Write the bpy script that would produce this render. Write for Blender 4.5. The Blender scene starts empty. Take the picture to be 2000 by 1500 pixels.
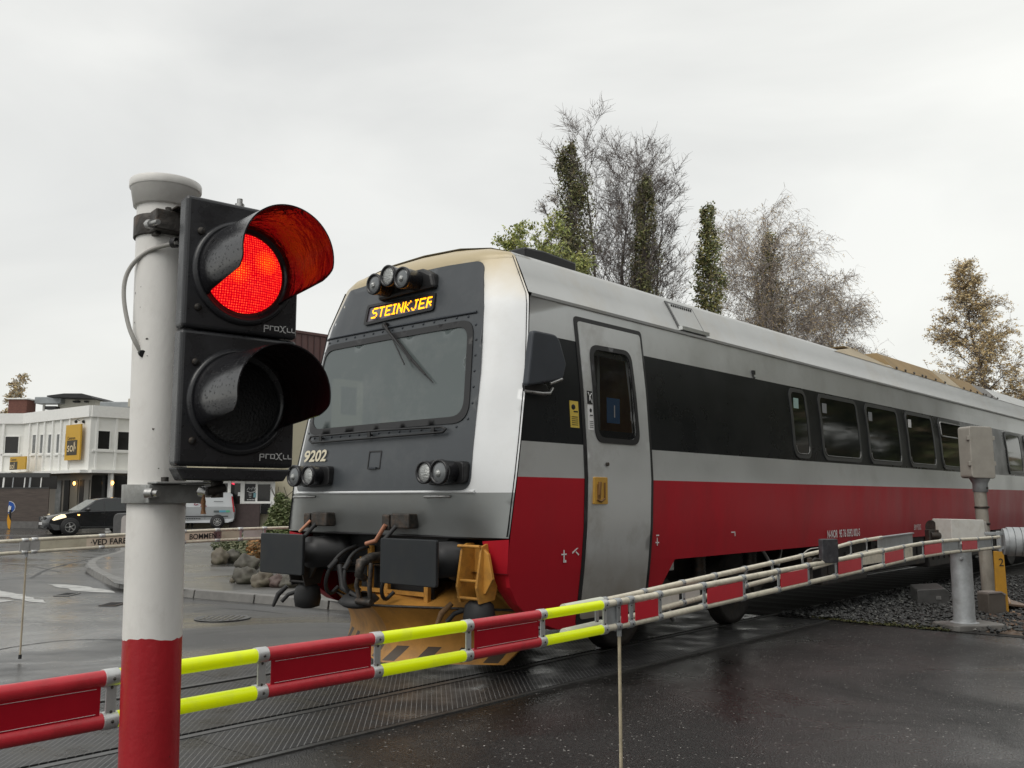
import bpy, bmesh, math, random
from math import sin, cos, pi, radians, atan2, sqrt
from mathutils import Vector, Matrix, noise
from mathutils.geometry import delaunay_2d_cdt
random.seed(7)
SC = bpy.context.scene; COL = SC.collection
# ------------------------------------------------------------------ camera
FPX, CH, PIT = 1800.0, 1.57, math.atan(224/1800.0)
cam = bpy.data.cameras.new('camera'); cam.sensor_width = 36; cam.lens = 36*FPX/2000
cam.clip_start = .05; cam.clip_end = 2000
co = bpy.data.objects.new('camera', cam); COL.objects.link(co)
co.location = (0, 0, CH); co.rotation_euler = (pi/2+PIT, 0, 0); SC.camera = co
# ------------------------------------------------------------------ sky + sun (overcast)
W = bpy.data.worlds.new('World'); SC.world = W; W.use_nodes = True
nt = W.node_tree; nt.nodes.clear(); N = nt.nodes.new; L = nt.links.new
SUN_AZ, SUN_EL = radians(222), radians(48)      # weak sun behind the cloud, over the viewer's left shoulder
wo = N('ShaderNodeOutputWorld'); bg = N('ShaderNodeBackground'); tc = N('ShaderNodeTexCoord')
mp = N('ShaderNodeMapping'); mp.inputs['Scale'].default_value = (1, 1, 2.6)
ns = N('ShaderNodeTexNoise'); ns.inputs['Scale'].default_value = 1.7; ns.inputs['Detail'].default_value = 6; ns.inputs['Roughness'].default_value = .48
ns.inputs['Distortion'].default_value = .5
cr = N('ShaderNodeValToRGB'); e = cr.color_ramp.elements
e[0].position = .32; e[0].color = (.65, .655, .65, 1); e[1].position = .66; e[1].color = (.84, .84, .82, 1)
sep = N('ShaderNodeSeparateXYZ'); gr = N('ShaderNodeValToRGB'); g = gr.color_ramp.elements
g[0].position = 0; g[0].color = (.93, .925, .89, 1); g[1].position = .62; g[1].color = (.97, .97, .96, 1)
m_ = g.new(.28); m_.color = (.90, .905, .90, 1)
mul = N('ShaderNodeMixRGB'); mul.blend_type = 'MULTIPLY'; mul.inputs[0].default_value = 1
# thinner, brighter cloud low on the right
dt = N('ShaderNodeVectorMath'); dt.operation = 'DOT_PRODUCT'
dt.inputs[1].default_value = (sin(radians(48))*cos(radians(14)), cos(radians(48))*cos(radians(14)), sin(radians(14)))
pw = N('ShaderNodeMath'); pw.operation = 'POWER'; pw.inputs[1].default_value = 5
mx0 = N('ShaderNodeMath'); mx0.operation = 'MAXIMUM'; mx0.inputs[1].default_value = 0
ad = N('ShaderNodeMixRGB'); ad.blend_type = 'ADD'; ad.inputs[2].default_value = (.12, .12, .10, 1)
sky = N('ShaderNodeTexSky'); sky.sky_type = 'NISHITA'; sky.sun_disc = False; sky.sun_elevation = SUN_EL; sky.sun_rotation = SUN_AZ
mixs = N('ShaderNodeMixRGB'); mixs.blend_type = 'ADD'; mixs.inputs[0].default_value = .006
L(tc.outputs['Generated'], mp.inputs[0]); L(mp.outputs[0], ns.inputs[0]); L(ns.outputs[0], cr.inputs[0])
L(tc.outputs['Generated'], sep.inputs[0]); L(sep.outputs[2], gr.inputs[0])
L(cr.outputs[0], mul.inputs[1]); L(gr.outputs[0], mul.inputs[2])
L(tc.outputs['Generated'], dt.inputs[0]); L(dt.outputs['Value'], mx0.inputs[0]); L(mx0.outputs[0], pw.inputs[0]); L(pw.outputs[0], ad.inputs[0]); L(mul.outputs[0], ad.inputs[1])
L(ad.outputs[0], mixs.inputs[1]); L(sky.outputs[0], mixs.inputs[2]); L(mixs.outputs[0], bg.inputs[0]); L(bg.outputs[0], wo.inputs[0])
bg.inputs[1].default_value = 1.0
sl = bpy.data.lights.new('sun', 'SUN'); sl.energy = 1.1; sl.angle = radians(40); sl.color = (1, .96, .9)
so = bpy.data.objects.new('sun', sl); COL.objects.link(so)
so.rotation_euler = (pi/2-SUN_EL, 0, pi-SUN_AZ)
SC.view_settings.view_transform = 'Standard'; SC.view_settings.look = 'None'; SC.view_settings.exposure = .16; SC.view_settings.gamma = 1
SC.cycles.max_bounces = 8; SC.cycles.transparent_max_bounces = 12

# ------------------------------------------------------------------ helpers
def ray(px, py):
    a = (px-1000)/FPX; b = (750-py)/FPX
    return Vector((a, cos(PIT)-b*sin(PIT), sin(PIT)+b*cos(PIT)))
def at(px, py, Y):                       # the point at real depth Y (metres) seen at pixel px,py of the photograph
    d = ray(px, py); return Vector((0, 0, CH)) + d*(Y/d.y)
def ground(px, py, z=0):
    d = ray(px, py); return Vector((0, 0, CH)) + d*((z-CH)/d.z)
def tag(o, label=None, cat=None, group=None, kind=None):
    if label: o['label'] = label
    if cat: o['category'] = cat
    if group: o['group'] = group
    if kind: o['kind'] = kind
    return o
def thing(name, label, cat, loc=(0, 0, 0), rz=0, group=None):
    o = bpy.data.objects.new(name, None); COL.objects.link(o); o.location = loc; o.rotation_euler = (0, 0, rz)
    o.empty_display_size = .1
    return tag(o, label, cat, group)
def copy_tree(o, parent=None):
    c = o.copy(); COL.objects.link(c); c.parent = parent
    for ch in [x for x in SC.objects if x.parent == o]: copy_tree(ch, c)
    return c
SPLIT = {'seam_strip', 'clamp_bolt', 'pipe_joint', 'bracket_bolt', 'cock_lever', 'windscreen_bolt', 'vent', 'spotlight', 'top_bolt', 'door_gap', 'hatch_vents', 'porch_post', 'pilaster', 'rivet', 'fairing_bolt', 'latch', 'fork', 'small_lettering', 'decal', 'under_pipe', 'side_skirt', 'door_handle'}
class MB:
    def __init__(s, org=(0, 0, 0)): s.v = []; s.f = []; s.m = []; s.s = []; s.o = Vector(org)
    def add(s, vs, fs, m=0, sm=False):
        b = len(s.v); s.v += [tuple(Vector(p)-s.o) for p in vs]
        for f in fs: s.f.append([i+b for i in f]); s.m.append(m); s.s.append(sm)
    def box(s, c, d, R=None, m=0):
        c = Vector(c); h = [x/2 for x in d]; vs = []
        for x in (-1, 1):
            for y in (-1, 1):
                for z in (-1, 1):
                    p = Vector((x*h[0], y*h[1], z*h[2])); vs.append(c + (R @ p if R else p))
        s.add(vs, [(0, 1, 3, 2), (4, 6, 7, 5), (0, 4, 5, 1), (2, 3, 7, 6), (0, 2, 6, 4), (1, 5, 7, 3)], m); return s
    def tube(s, pts, r, n=8, m=0, caps=True, sm=True):
        pts = [Vector(p) for p in pts]; k = len(pts)
        if not isinstance(r, (list, tuple)): r = [r]*k
        t0 = (pts[1]-pts[0]).normalized(); a = t0.cross(Vector((0, 0, 1)))
        if a.length < .05: a = t0.cross(Vector((1, 0, 0)))
        a.normalize(); vs = []
        for i, p in enumerate(pts):
            t = (pts[min(i+1, k-1)]-pts[max(i-1, 0)])
            if t.length < 1e-9: t = t0
            t.normalize(); a = (a - t*a.dot(t))
            if a.length < 1e-6: a = t.orthogonal()
            a.normalize(); b = t.cross(a)
            for j in range(n):
                q = 2*pi*j/n; vs.append(p + (a*cos(q)+b*sin(q))*r[i])
        fs = [(i*n+j, i*n+(j+1) % n, (i+1)*n+(j+1) % n, (i+1)*n+j) for i in range(k-1) for j in range(n)]
        s.add(vs, fs, m, sm)
        if caps: 
            s.add(vs[:n], [tuple(reversed(range(n)))], m); s.add(vs[-n:], [tuple(range(n))], m)
        return s
    def cyl(s, p0, p1, r0, r1=None, n=20, m=0, caps=True): return s.tube([p0, p1], [r0, r0 if r1 is None else r1], n, m, caps)
    def lathe(s, prof, o, ax, n=28, m=0, a0=0, a1=2*pi, sm=True):       # prof: (radius, distance along ax)
        o = Vector(o); ax = Vector(ax).normalized(); u = ax.orthogonal().normalized(); w = ax.cross(u); full = a1-a0 > 6.28
        c = n if full else n+1; vs = []
        for r, h in prof:
            for j in range(c):
                q = a0+(a1-a0)*j/n; vs.append(o+ax*h+(u*cos(q)+w*sin(q))*r)
        fs = [(i*c+j, i*c+(j+1) % c, (i+1)*c+(j+1) % c, (i+1)*c+j) for i in range(len(prof)-1) for j in range(n)]
        s.add(vs, fs, m, sm); return s
    def prism(s, poly, o, ax, ay, d, m=0):                              # poly in the ax,ay plane, extruded by vector d
        o, ax, ay, d = map(Vector, (o, ax, ay, d)); n = len(poly)
        a = [o+ax*x+ay*y for x, y in poly]; b = [p+d for p in a]
        s.add(a+b, [tuple(range(n)), tuple(reversed(range(n, 2*n)))]+[(i, n+i, n+(i+1) % n, (i+1) % n) for i in range(n)], m); return s
    def ball(s, c, r, nu=14, nv=8, m=0, fn=None):
        c = Vector(c); vs = []
        if not isinstance(r, (list, tuple)): r = (r, r, r)
        for i in range(nv+1):
            t = pi*i/nv
            for j in range(nu):
                q = 2*pi*j/nu; d = Vector((sin(t)*cos(q), sin(t)*sin(q), cos(t))); k = fn(d) if fn else 1
                vs.append(c+Vector((d.x*r[0], d.y*r[1], d.z*r[2]))*k)
        s.add(vs, [(i*nu+j, (i+1)*nu+j, (i+1)*nu+(j+1) % nu, i*nu+(j+1) % nu) for i in range(nv) for j in range(nu)], m, True); return s
    def build(s, name, mats, parent=None, bevel=0, seg=2, weld=False, label=None):
        if name in SPLIT and parent:
            par = list(range(len(s.v)))
            def find(a):
                while par[a] != a: par[a] = par[par[a]]; a = par[a]
                return a
            for f in s.f:
                for a in f[1:]:
                    x, y = find(f[0]), find(a)
                    if x != y: par[x] = y
            # tube caps repeat their end vertices: join vertices that coincide
            seen = {}
            for i, v in enumerate(s.v):
                k = tuple(round(c, 5) for c in v)
                if k in seen: par[find(i)] = find(seen[k])
                else: seen[k] = i
            gr = {}
            for n, f in enumerate(s.f): gr.setdefault(find(f[0]), []).append(n)
            if len(gr) > 1:
                o = None
                for k, fl in gr.items():
                    b = MB(); mp_ = {}
                    for n in fl:
                        f2 = []
                        for a in s.f[n]:
                            if a not in mp_: mp_[a] = len(b.v); b.v.append(s.v[a])
                            f2.append(mp_[a])
                        b.f.append(f2); b.m.append(s.m[n]); b.s.append(s.s[n])
                    o = b._build(name, mats, parent, bevel, seg, weld, label)
                return o
        return s._build(name, mats, parent, bevel, seg, weld, label)
    def _build(s, name, mats, parent=None, bevel=0, seg=2, weld=False, label=None):
        me = bpy.data.meshes.new(name); me.from_pydata(s.v, [], s.f)
        if not isinstance(mats, (list, tuple)): mats = [mats]
        for x in mats: me.materials.append(x)
        me.polygons.foreach_set('material_index', s.m); me.polygons.foreach_set('use_smooth', s.s)
        bm = bmesh.new(); bm.from_mesh(me)
        if weld: bmesh.ops.remove_doubles(bm, verts=bm.verts, dist=.0004)
        bmesh.ops.recalc_face_normals(bm, faces=bm.faces); bm.to_mesh(me); bm.free(); me.update()
        o = bpy.data.objects.new(name, me); COL.objects.link(o)
        if parent: o.parent = parent
        if bevel:
            b = o.modifiers.new('bevel', 'BEVEL'); b.width = bevel; b.segments = seg; b.limit_method = 'ANGLE'; b.angle_limit = radians(40)
        if label: o['label'] = label
        return o
def smooth(pts, k=2):
    pts = [Vector(p) for p in pts]
    for _ in range(k):
        o = [pts[0]]
        for a, b in zip(pts, pts[1:]): o += [a*.75+b*.25, a*.25+b*.75]
        pts = o+[pts[-1]]
    return pts
def RZ(a): return Matrix.Rotation(a, 3, 'Z')
def frame(x, y, z): return Matrix((Vector(x), Vector(y), Vector(z))).transposed()
def text_into(mb, txt, size, o, ax, ay, depth=.002, m=0, sx=1.0, align='LEFT', bold=0, shear=0, mapf=None):
    cu = bpy.data.curves.new('t', 'FONT'); cu.body = txt; cu.size = size; cu.extrude = 0; cu.align_x = align; cu.offset = bold; cu.shear = shear
    cu.resolution_u = 3
    ob = bpy.data.objects.new('t', cu); COL.objects.link(ob); dg = bpy.context.evaluated_depsgraph_get(); dg.update()
    me = bpy.data.meshes.new_from_object(ob.evaluated_get(dg)); o, ax, ay = map(Vector, (o, ax, ay)); nz = ax.cross(ay).normalized()
    vs = [(mapf(v.co.x*sx, v.co.y) if mapf else o+ax*(v.co.x*sx)+ay*v.co.y+nz*depth) for v in me.vertices]
    mb.add(vs, [tuple(p.vertices) for p in me.polygons], m)
    bpy.data.objects.remove(ob); bpy.data.meshes.remove(me); bpy.data.curves.remove(cu); return mb
# ---------------- materials
def mat(name, col, rough=.5, metal=0, var=.0, vs=6, bump=0, bs=60, rv=0, spec=.5, emit=None, es=1, dirt=None, dirts=3, dirtamt=.5, coat=0, alpha=1, stretch=None, detail=5, drops=0):
    m = bpy.data.materials.new(name); m.use_nodes = True; t = m.node_tree; p = t.nodes['Principled BSDF']; NN = t.nodes.new; LL = t.links.new
    p.inputs['Base Color'].default_value = (*col, 1); p.inputs['Roughness'].default_value = rough; p.inputs['Metallic'].default_value = metal
    p.inputs['Specular IOR Level'].default_value = spec; p.inputs['Coat Weight'].default_value = coat; p.inputs['Coat Roughness'].default_value = .08
    if emit: p.inputs['Emission Color'].default_value = (*emit, 1); p.inputs['Emission Strength'].default_value = es
    if alpha < 1: p.inputs['Alpha'].default_value = alpha
    tc = NN('ShaderNodeTexCoord'); vec = tc.outputs['Object']
    if stretch:
        mp = NN('ShaderNodeMapping'); mp.inputs['Scale'].default_value = stretch; LL(vec, mp.inputs[0]); vec = mp.outputs[0]
    csock = None
    if var or rv or dirt:
        n = NN('ShaderNodeTexNoise'); n.inputs['Scale'].default_value = vs; n.inputs['Detail'].default_value = detail; n.inputs['Roughness'].default_value = .62; LL(vec, n.inputs[0])
        if var:
            r = NN('ShaderNodeMapRange'); r.inputs[1].default_value = .3; r.inputs[2].default_value = .7; r.inputs[3].default_value = 1-var; r.inputs[4].default_value = 1+var; LL(n.outputs[0], r.inputs[0])
            mm = NN('ShaderNodeMixRGB'); mm.blend_type = 'MULTIPLY'; mm.inputs[0].default_value = 1; mm.inputs[1].default_value = (*col, 1); LL(r.outputs[0], mm.inputs[2]); csock = mm.outputs[0]
        if rv:
            r = NN('ShaderNodeMapRange'); r.inputs[1].default_value = .35; r.inputs[2].default_value = .65; r.inputs[3].default_value = max(.02, rough-rv); r.inputs[4].default_value = rough+rv; LL(n.outputs[0], r.inputs[0]); LL(r.outputs[0], p.inputs['Roughness'])
        if dirt:
            n2 = NN('ShaderNodeTexNoise'); n2.inputs['Scale'].default_value = dirts; n2.inputs['Detail'].default_value = 8; n2.inputs['Roughness'].default_value = .7; LL(vec, n2.inputs[0])
            r = NN('ShaderNodeMapRange'); r.inputs[1].default_value = .5; r.inputs[2].default_value = .72; r.inputs[3].default_value = 0; r.inputs[4].default_value = dirtamt; LL(n2.outputs[0], r.inputs[0])
            mm = NN('ShaderNodeMixRGB'); LL(r.outputs[0], mm.inputs[0]); mm.inputs[2].default_value = (*dirt, 1)
            if csock: LL(csock, mm.inputs[1])
            else: mm.inputs[1].default_value = (*col, 1)
            csock = mm.outputs[0]
    if csock: LL(csock, p.inputs['Base Color'])
    if bump or drops:
        n = NN('ShaderNodeTexNoise'); n.inputs['Scale'].default_value = bs; n.inputs['Detail'].default_value = 4; LL(vec, n.inputs[0])
        b = NN('ShaderNodeBump'); b.inputs['Strength'].default_value = bump; b.inputs['Distance'].default_value = .01; LL(n.outputs[0], b.inputs['Height']); LL(b.outputs[0], p.inputs['Normal'])
        if drops:
            v = NN('ShaderNodeTexVoronoi'); v.inputs['Scale'].default_value = drops; LL(vec, v.inputs[0])
            r = NN('ShaderNodeMapRange'); r.inputs[1].default_value = .12; r.inputs[2].default_value = .3; r.inputs[3].default_value = 1; r.inputs[4].default_value = 0; LL(v.outputs['Distance'], r.inputs[0])
            b2 = NN('ShaderNodeBump'); b2.inputs['Strength'].default_value = .3; b2.inputs['Distance'].default_value = .002; LL(r.outputs[0], b2.inputs['Height']); LL(b.outputs[0], b2.inputs['Normal']); LL(b2.outputs[0], p.inputs['Normal'])
    m['nodes'] = 1
    return m
M = {}
M['white_pole'] = mat('white_pole', (.80, .785, .75), .42, var=.06, vs=5, rv=.1, dirt=(.42, .39, .34), dirts=9, dirtamt=.35, bump=.08, bs=90, stretch=(1, 1, .6))
M['red_pole'] = mat('red_pole', (.40, .016, .024), .33, var=.08, vs=7, bump=.12, bs=70, dirt=(.25, .02, .02), dirts=12, dirtamt=.3)
M['black_head'] = mat('black_head', (.026, .027, .030), .3, var=.25, vs=9, rv=.1, bump=.04, bs=120)
M['black_visor'] = mat('black_visor', (.012, .012, .014), .2, rv=.05, vs=12, bump=.03, bs=60, drops=110)
M['visor_in'] = mat('visor_in', (.014, .002, .003), .16, spec=.9, bump=.5, bs=34, stretch=(1, 1, .3))
M['rubber'] = mat('rubber', (.02, .02, .021), .6, bump=.1, bs=80)
M['steel'] = mat('steel', (.42, .42, .41), .38, .85, var=.25, vs=18, rv=.12, bump=.1, bs=90)
M['galv'] = mat('galv', (.40, .42, .43), .5, .35, var=.16, vs=14, rv=.1, bump=.08, bs=60, dirt=(.2, .19, .17), dirts=6, dirtamt=.4)
M['dark_steel'] = mat('dark_steel', (.055, .05, .045), .5, .5, var=.5, vs=20, bump=.3, bs=60, dirt=(.16, .09, .05), dirts=12, dirtamt=.6)
M['cable'] = mat('cable', (.42, .41, .38), .5, var=.08)
M['white_mark'] = mat('white_mark', (.75, .75, .74), .5)
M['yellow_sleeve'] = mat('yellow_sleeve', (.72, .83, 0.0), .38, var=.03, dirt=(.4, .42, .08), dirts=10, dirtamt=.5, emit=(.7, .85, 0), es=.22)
M['red_sleeve'] = mat('red_sleeve', (.60, .035, .05), .36, var=.08, vs=20, rv=.08, dirt=(.25, .03, .03), dirts=14, dirtamt=.5, bump=.05, bs=200)
M['red_panel'] = mat('red_panel', (.40, .006, .018), .45, spec=.3, var=.06, vs=9)
M['red_panel2'] = mat('red_panel2', (.62, .012, .03), .4, var=.06, vs=9)
M['cream_tube'] = mat('cream_tube', (.72, .67, .54), .42, var=.12, vs=14, dirt=(.22, .19, .13), dirts=12, dirtamt=.45)
M['plate_alu'] = mat('plate_alu', (.60, .61, .60), .35, .5, var=.1, vs=30)
M['off_white'] = mat('off_white', (.62, .61, .57), .5, var=.06, dirt=(.4, .36, .28), dirts=8, dirtamt=.5)
# train
M['t_silver'] = mat('t_silver', (.62, .635, .63), .34, .6, var=.05, vs=1.2, rv=.05, dirt=(.30, .29, .26), dirts=1.6, dirtamt=.25, bump=.02, bs=3)
M['t_front'] = mat('t_front', (.74, .755, .76), .36, .1, var=.05, vs=2, dirt=(.45, .44, .41), dirts=2, dirtamt=.25, bump=.03, bs=4)
M['t_low'] = mat('t_low', (.27, .28, .275), .32, .6, var=.08, vs=2, dirt=(.2, .19, .17), dirts=2, dirtamt=.4)
M['t_roof'] = mat('t_roof', (.50, .51, .50), .42, .1, var=.05, vs=1.5, dirt=(.42, .37, .28), dirts=1.3, dirtamt=.4)
M['t_red'] = mat('t_red', (.45, .012, .024), .42, .0, var=.07, vs=1.6, rv=.05, spec=.28, dirt=(.19, .014, .016), dirts=1.1, dirtamt=.4, stretch=(1, 1, .4))
M['t_black'] = mat('t_black', (.008, .0095, .011), .3, 0, rv=.06, vs=1.5, spec=.22, dirt=(.02, .021, .022), dirts=2.5, dirtamt=.5)
M['t_slate'] = mat('t_slate', (.058, .065, .072), .36, 0, var=.08, vs=2.5, rv=.06, dirt=(.12, .125, .125), dirts=2.4, dirtamt=.35, bump=.03, bs=8)
M['t_slate2'] = mat('t_slate2', (.05, .056, .066), .45, 0, spec=.3, var=.08, vs=4)
M['t_cream'] = mat('t_cream', (.62, .55, .42), .45, 0, var=.1, vs=3)
M['t_glass'] = mat('t_glass', (.13, .155, .155), .09, 0, alpha=.80, dirt=(.22, .24, .235), dirts=1.6, dirtamt=.5, coat=.2)
M['side_glass'] = mat('side_glass', (.008, .010, .009), .07, 0, spec=.35, rv=.02, vs=3, bump=.02, bs=1.5)
M['door_glass'] = mat('door_glass', (.02, .02, .02), .06, 0, alpha=.45)
M['gasket'] = mat('gasket', (.012, .012, .013), .45)
M['frame_grey'] = mat('frame_grey', (.05, .052, .052), .35)
M['orange'] = mat('orange', (.52, .25, .05), .5, var=.2, vs=5, dirt=(.2, .12, .06), dirts=3, dirtamt=.7, bump=.1, bs=30)
M['orange2'] = mat('orange2', (.55, .27, .05), .5, var=.15, vs=8, dirt=(.2, .10, .04), dirts=9, dirtamt=.7)
M['sticker_y'] = mat('sticker_y', (.68, .50, .08), .5)
M['led'] = mat('led', (.9, .5, 0), .5, emit=(1, .33, .0), es=2.6)
M['disp_bg'] = mat('disp_bg', (.13, .115, .135), .15, coat=.5)
M['lens'] = mat('lens', (.42, .43, .42), .12, .55, bump=.9, bs=28, stretch=(1, 1, 5))
M['lens2'] = mat('lens2', (.20, .21, .215), .08, .4, bump=.05, bs=20)
M['wood_in'] = mat('wood_in', (.30, .16, .06), .5, var=.3, vs=5, stretch=(1, 1, .2))
M['hivis'] = mat('hivis', (.5, .75, .12), .6, emit=(.4, .6, .1), es=.05)
M['num'] = mat('num', (.68, .62, .46), .4)
M['skin'] = mat('skin', (.55, .34, .25), .5); M['hair'] = mat('hair', (.05, .035, .025), .7)
M['blackcloth'] = mat('blackcloth', (.012, .012, .014), .8, bump=.2, bs=30)
M['bogie'] = mat('bogie', (.035, .032, .03), .6, .2, var=.4, vs=6, bump=.3, bs=25, dirt=(.10, .075, .05), dirts=4, dirtamt=.6)
# ------------------------------------------------------------------ track frame
PHI = math.atan2(1600, 1813.9)
TO = Vector((-1.5058, 8.1602, 0)); TS = Vector((cos(PHI), -sin(PHI), 0)); TU = Vector((sin(PHI), cos(PHI), 0))
def tw(x, y, z=0): return TO+TS*x+TU*y+Vector((0, 0, z))
def in_track(o): o.location = TO; o.rotation_euler = (0, 0, -PHI); return o
# ------------------------------------------------------------------ ground
def asphalt(name, base, r0, r1, wetscale=.35, speck=.5, tint=None, grain=0):
    m = bpy.data.materials.new(name); m.use_nodes = True; t = m.node_tree; p = t.nodes['Principled BSDF']; NN = t.nodes.new; LL = t.links.new
    tc = NN('ShaderNodeTexCoord'); ob = tc.outputs['Object']
    mp = NN('ShaderNodeMapping'); mp.inputs['Scale'].default_value = (.8, 1.25, 1); LL(ob, mp.inputs[0])
    big = NN('ShaderNodeTexNoise'); big.inputs['Scale'].default_value = wetscale; big.inputs['Detail'].default_value = 9; big.inputs['Roughness'].default_value = .62; big.inputs['Distortion'].default_value = .8; LL(mp.outputs[0], big.inputs[0])
    rr = NN('ShaderNodeMapRange'); rr.inputs[1].default_value = .40; rr.inputs[2].default_value = .62; rr.inputs[3].default_value = r0; rr.inputs[4].default_value = r1; LL(big.outputs[0], rr.inputs[0]); LL(rr.outputs[0], p.inputs['Roughness'])
    fine = NN('ShaderNodeTexVoronoi'); fine.inputs['Scale'].default_value = 110; LL(ob, fine.inputs[0])
    cr = NN('ShaderNodeValToRGB'); e = cr.color_ramp.elements; e[0].position = .0; e[0].color = tuple(c*.55 for c in base)+(1,); e[1].position = .94; e[1].color = tuple(c*1.5 for c in base)+(1,)
    x = e.new(.965); x.color = (.42, .40, .38, 1)
    LL(fine.outputs['Color'], cr.inputs[0])
    med = NN('ShaderNodeTexNoise'); med.inputs['Scale'].default_value = 1.3; med.inputs['Detail'].default_value = 6; LL(ob, med.inputs[0])
    r2 = NN('ShaderNodeMapRange'); r2.inputs[1].default_value = .3; r2.inputs[2].default_value = .7; r2.inputs[3].default_value = .7; r2.inputs[4].default_value = 1.3; LL(med.outputs[0], r2.inputs[0])
    mm = NN('ShaderNodeMixRGB'); mm.blend_type = 'MULTIPLY'; mm.inputs[0].default_value = 1; LL(cr.outputs[0], mm.inputs[1]); LL(r2.outputs[0], mm.inputs[2]); LL(mm.outputs[0], p.inputs['Base Color'])
    n2 = NN('ShaderNodeTexNoise'); n2.inputs['Scale'].default_value = 130; n2.inputs['Detail'].default_value = 2; LL(ob, n2.inputs[0])
    ml = NN('ShaderNodeMath'); ml.operation = 'MULTIPLY'; LL(n2.outputs[0], ml.inputs[0]); LL(rr.outputs[0], ml.inputs[1])
    if grain:
        fine.inputs['Scale'].default_value = 85; LL(fine.outputs['Distance'], ml.inputs[0]); mp.inputs['Scale'].default_value = (1, 1, 1); e[0].color = tuple(c*.3 for c in base)+(1,); e[1].color = tuple(c*2.6 for c in base)+(1,); e[1].position = .9; x.color = (.5, .48, .45, 1)
    b = NN('ShaderNodeBump'); b.inputs['Strength'].default_value = speck; b.inputs['Distance'].default_value = .012 if grain else .006; LL(ml.outputs[0], b.inputs['Height'])
    n3 = NN('ShaderNodeTexNoise'); n3.inputs['Scale'].default_value = 2.2; n3.inputs['Detail'].default_value = 3; LL(ob, n3.inputs[0])
    b3 = NN('ShaderNodeBump'); b3.inputs['Strength'].default_value = .05; b3.inputs['Distance'].default_value = .02; LL(n3.outputs[0], b3.inputs['Height']); LL(b.outputs[0], b3.inputs['Normal']); LL(b3.outputs[0], p.inputs['Normal'])
    wf = NN('ShaderNodeMapRange'); wf.inputs[1].default_value = .42; wf.inputs[2].default_value = .60; wf.inputs[1].default_value = .44; wf.inputs[2].default_value = .56; wf.inputs[3].default_value = .42 if grain else .6; wf.inputs[4].default_value = 0 if grain else .04; LL(big.outputs[0], wf.inputs[0])
    LL(wf.outputs[0], p.inputs['Coat Weight']); p.inputs['Coat Roughness'].default_value = .16 if grain else .10; LL(b3.outputs[0], p.inputs['Coat Normal'])
    p.inputs['Specular IOR Level'].default_value = .45 if grain else .5
    return m
M['asphalt'] = asphalt('wet_asphalt', (.038, .038, .037), .16, .46, .3, .6)
M['pave'] = asphalt('wet_pavement', (.10, .098, .093), .25, .5, .5, .25)
M['kerb'] = mat('kerb', (.17, .165, .155), .45, var=.25, vs=4, rv=.15, bump=.3, bs=40)
M['paint'] = mat('paint', (.45, .45, .43), .4, var=.15, vs=5, dirt=(.06, .06, .06), dirts=2.2, dirtamt=.95)
M['gravel'] = mat('gravel', (.025, .024, .022), .8, var=.5, vs=50, bump=1, bs=45)
M['stone'] = mat('stone', (.042, .043, .042), .5, var=.75, vs=9, rv=.2, bump=.4, bs=50)
M['rust'] = mat('rust', (.20, .10, .06), .7, var=.4, vs=12, bump=.3, bs=40)
M['rail'] = mat('rail', (.10, .10, .098), .4, .6, var=.2, vs=12)
mb = MB()
R = 700
mb.add([(-R, -R, 0), (R, -R, 0), (R, R, 0), (-R, R, 0)], [(0, 1, 2, 3)])
tag(mb.build('ground', M['asphalt']), kind='structure')
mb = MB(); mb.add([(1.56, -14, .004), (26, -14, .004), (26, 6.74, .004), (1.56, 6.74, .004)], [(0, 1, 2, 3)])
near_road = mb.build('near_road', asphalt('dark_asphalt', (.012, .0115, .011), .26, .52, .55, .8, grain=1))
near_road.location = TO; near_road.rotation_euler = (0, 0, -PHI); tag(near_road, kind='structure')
# rubber crossing deck
m = mat('crossing_rubber', (.022, .022, .022), .42)
t = m.node_tree; p = t.nodes['Principled BSDF']; NN = t.nodes.new; LL = t.links.new
tc = NN('ShaderNodeTexCoord'); sp = NN('ShaderNodeSeparateXYZ'); LL(tc.outputs['Object'], sp.inputs[0])
def mth(op, a, b):
    n = NN('ShaderNodeMath'); n.operation = op
    for i, q in enumerate((a, b)):
        if isinstance(q, (int, float)): n.inputs[i].default_value = q
        else: LL(q, n.inputs[i])
    return n.outputs[0]
def ridges(sgn, pitch, w):
    s = mth('ADD', sp.outputs[0], mth('MULTIPLY', sp.outputs[1], sgn)); f = mth('FRACT', mth('DIVIDE', s, pitch), 0); return mth('LESS_THAN', f, w)
ra = ridges(1.05, .056, .16); rb = mth('FRACT', mth('DIVIDE', mth('SUBTRACT', sp.outputs[0], sp.outputs[1]), .026), 0)
mx = NN('ShaderNodeMixRGB'); mx.inputs[1].default_value = (.020, .020, .021, 1); mx.inputs[2].default_value = (.26, .26, .255, 1)
nz = NN('ShaderNodeTexNoise'); nz.inputs['Scale'].default_value = 2.5; nz.inputs['Detail'].default_value = 6; LL(tc.outputs['Object'], nz.inputs[0])
LL(mth('MULTIPLY', ra, nz.outputs[0]), mx.inputs[0]); LL(mx.outputs[0], p.inputs['Base Color'])
bp = NN('ShaderNodeBump'); bp.inputs['Strength'].default_value = .8; bp.inputs['Distance'].default_value = .006
LL(mth('ADD', ra, mth('MULTIPLY', rb, .45)), bp.inputs['Height']); LL(bp.outputs[0], p.inputs['Normal'])
r3 = NN('ShaderNodeMapRange'); r3.inputs[1].default_value = .35; r3.inputs[2].default_value = .65; r3.inputs[3].default_value = .25; r3.inputs[4].default_value = .55; LL(nz.outputs[0], r3.inputs[0]); LL(r3.outputs[0], p.inputs['Roughness'])
Y0, Y1 = -9, 6.7
mb = MB()
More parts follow.
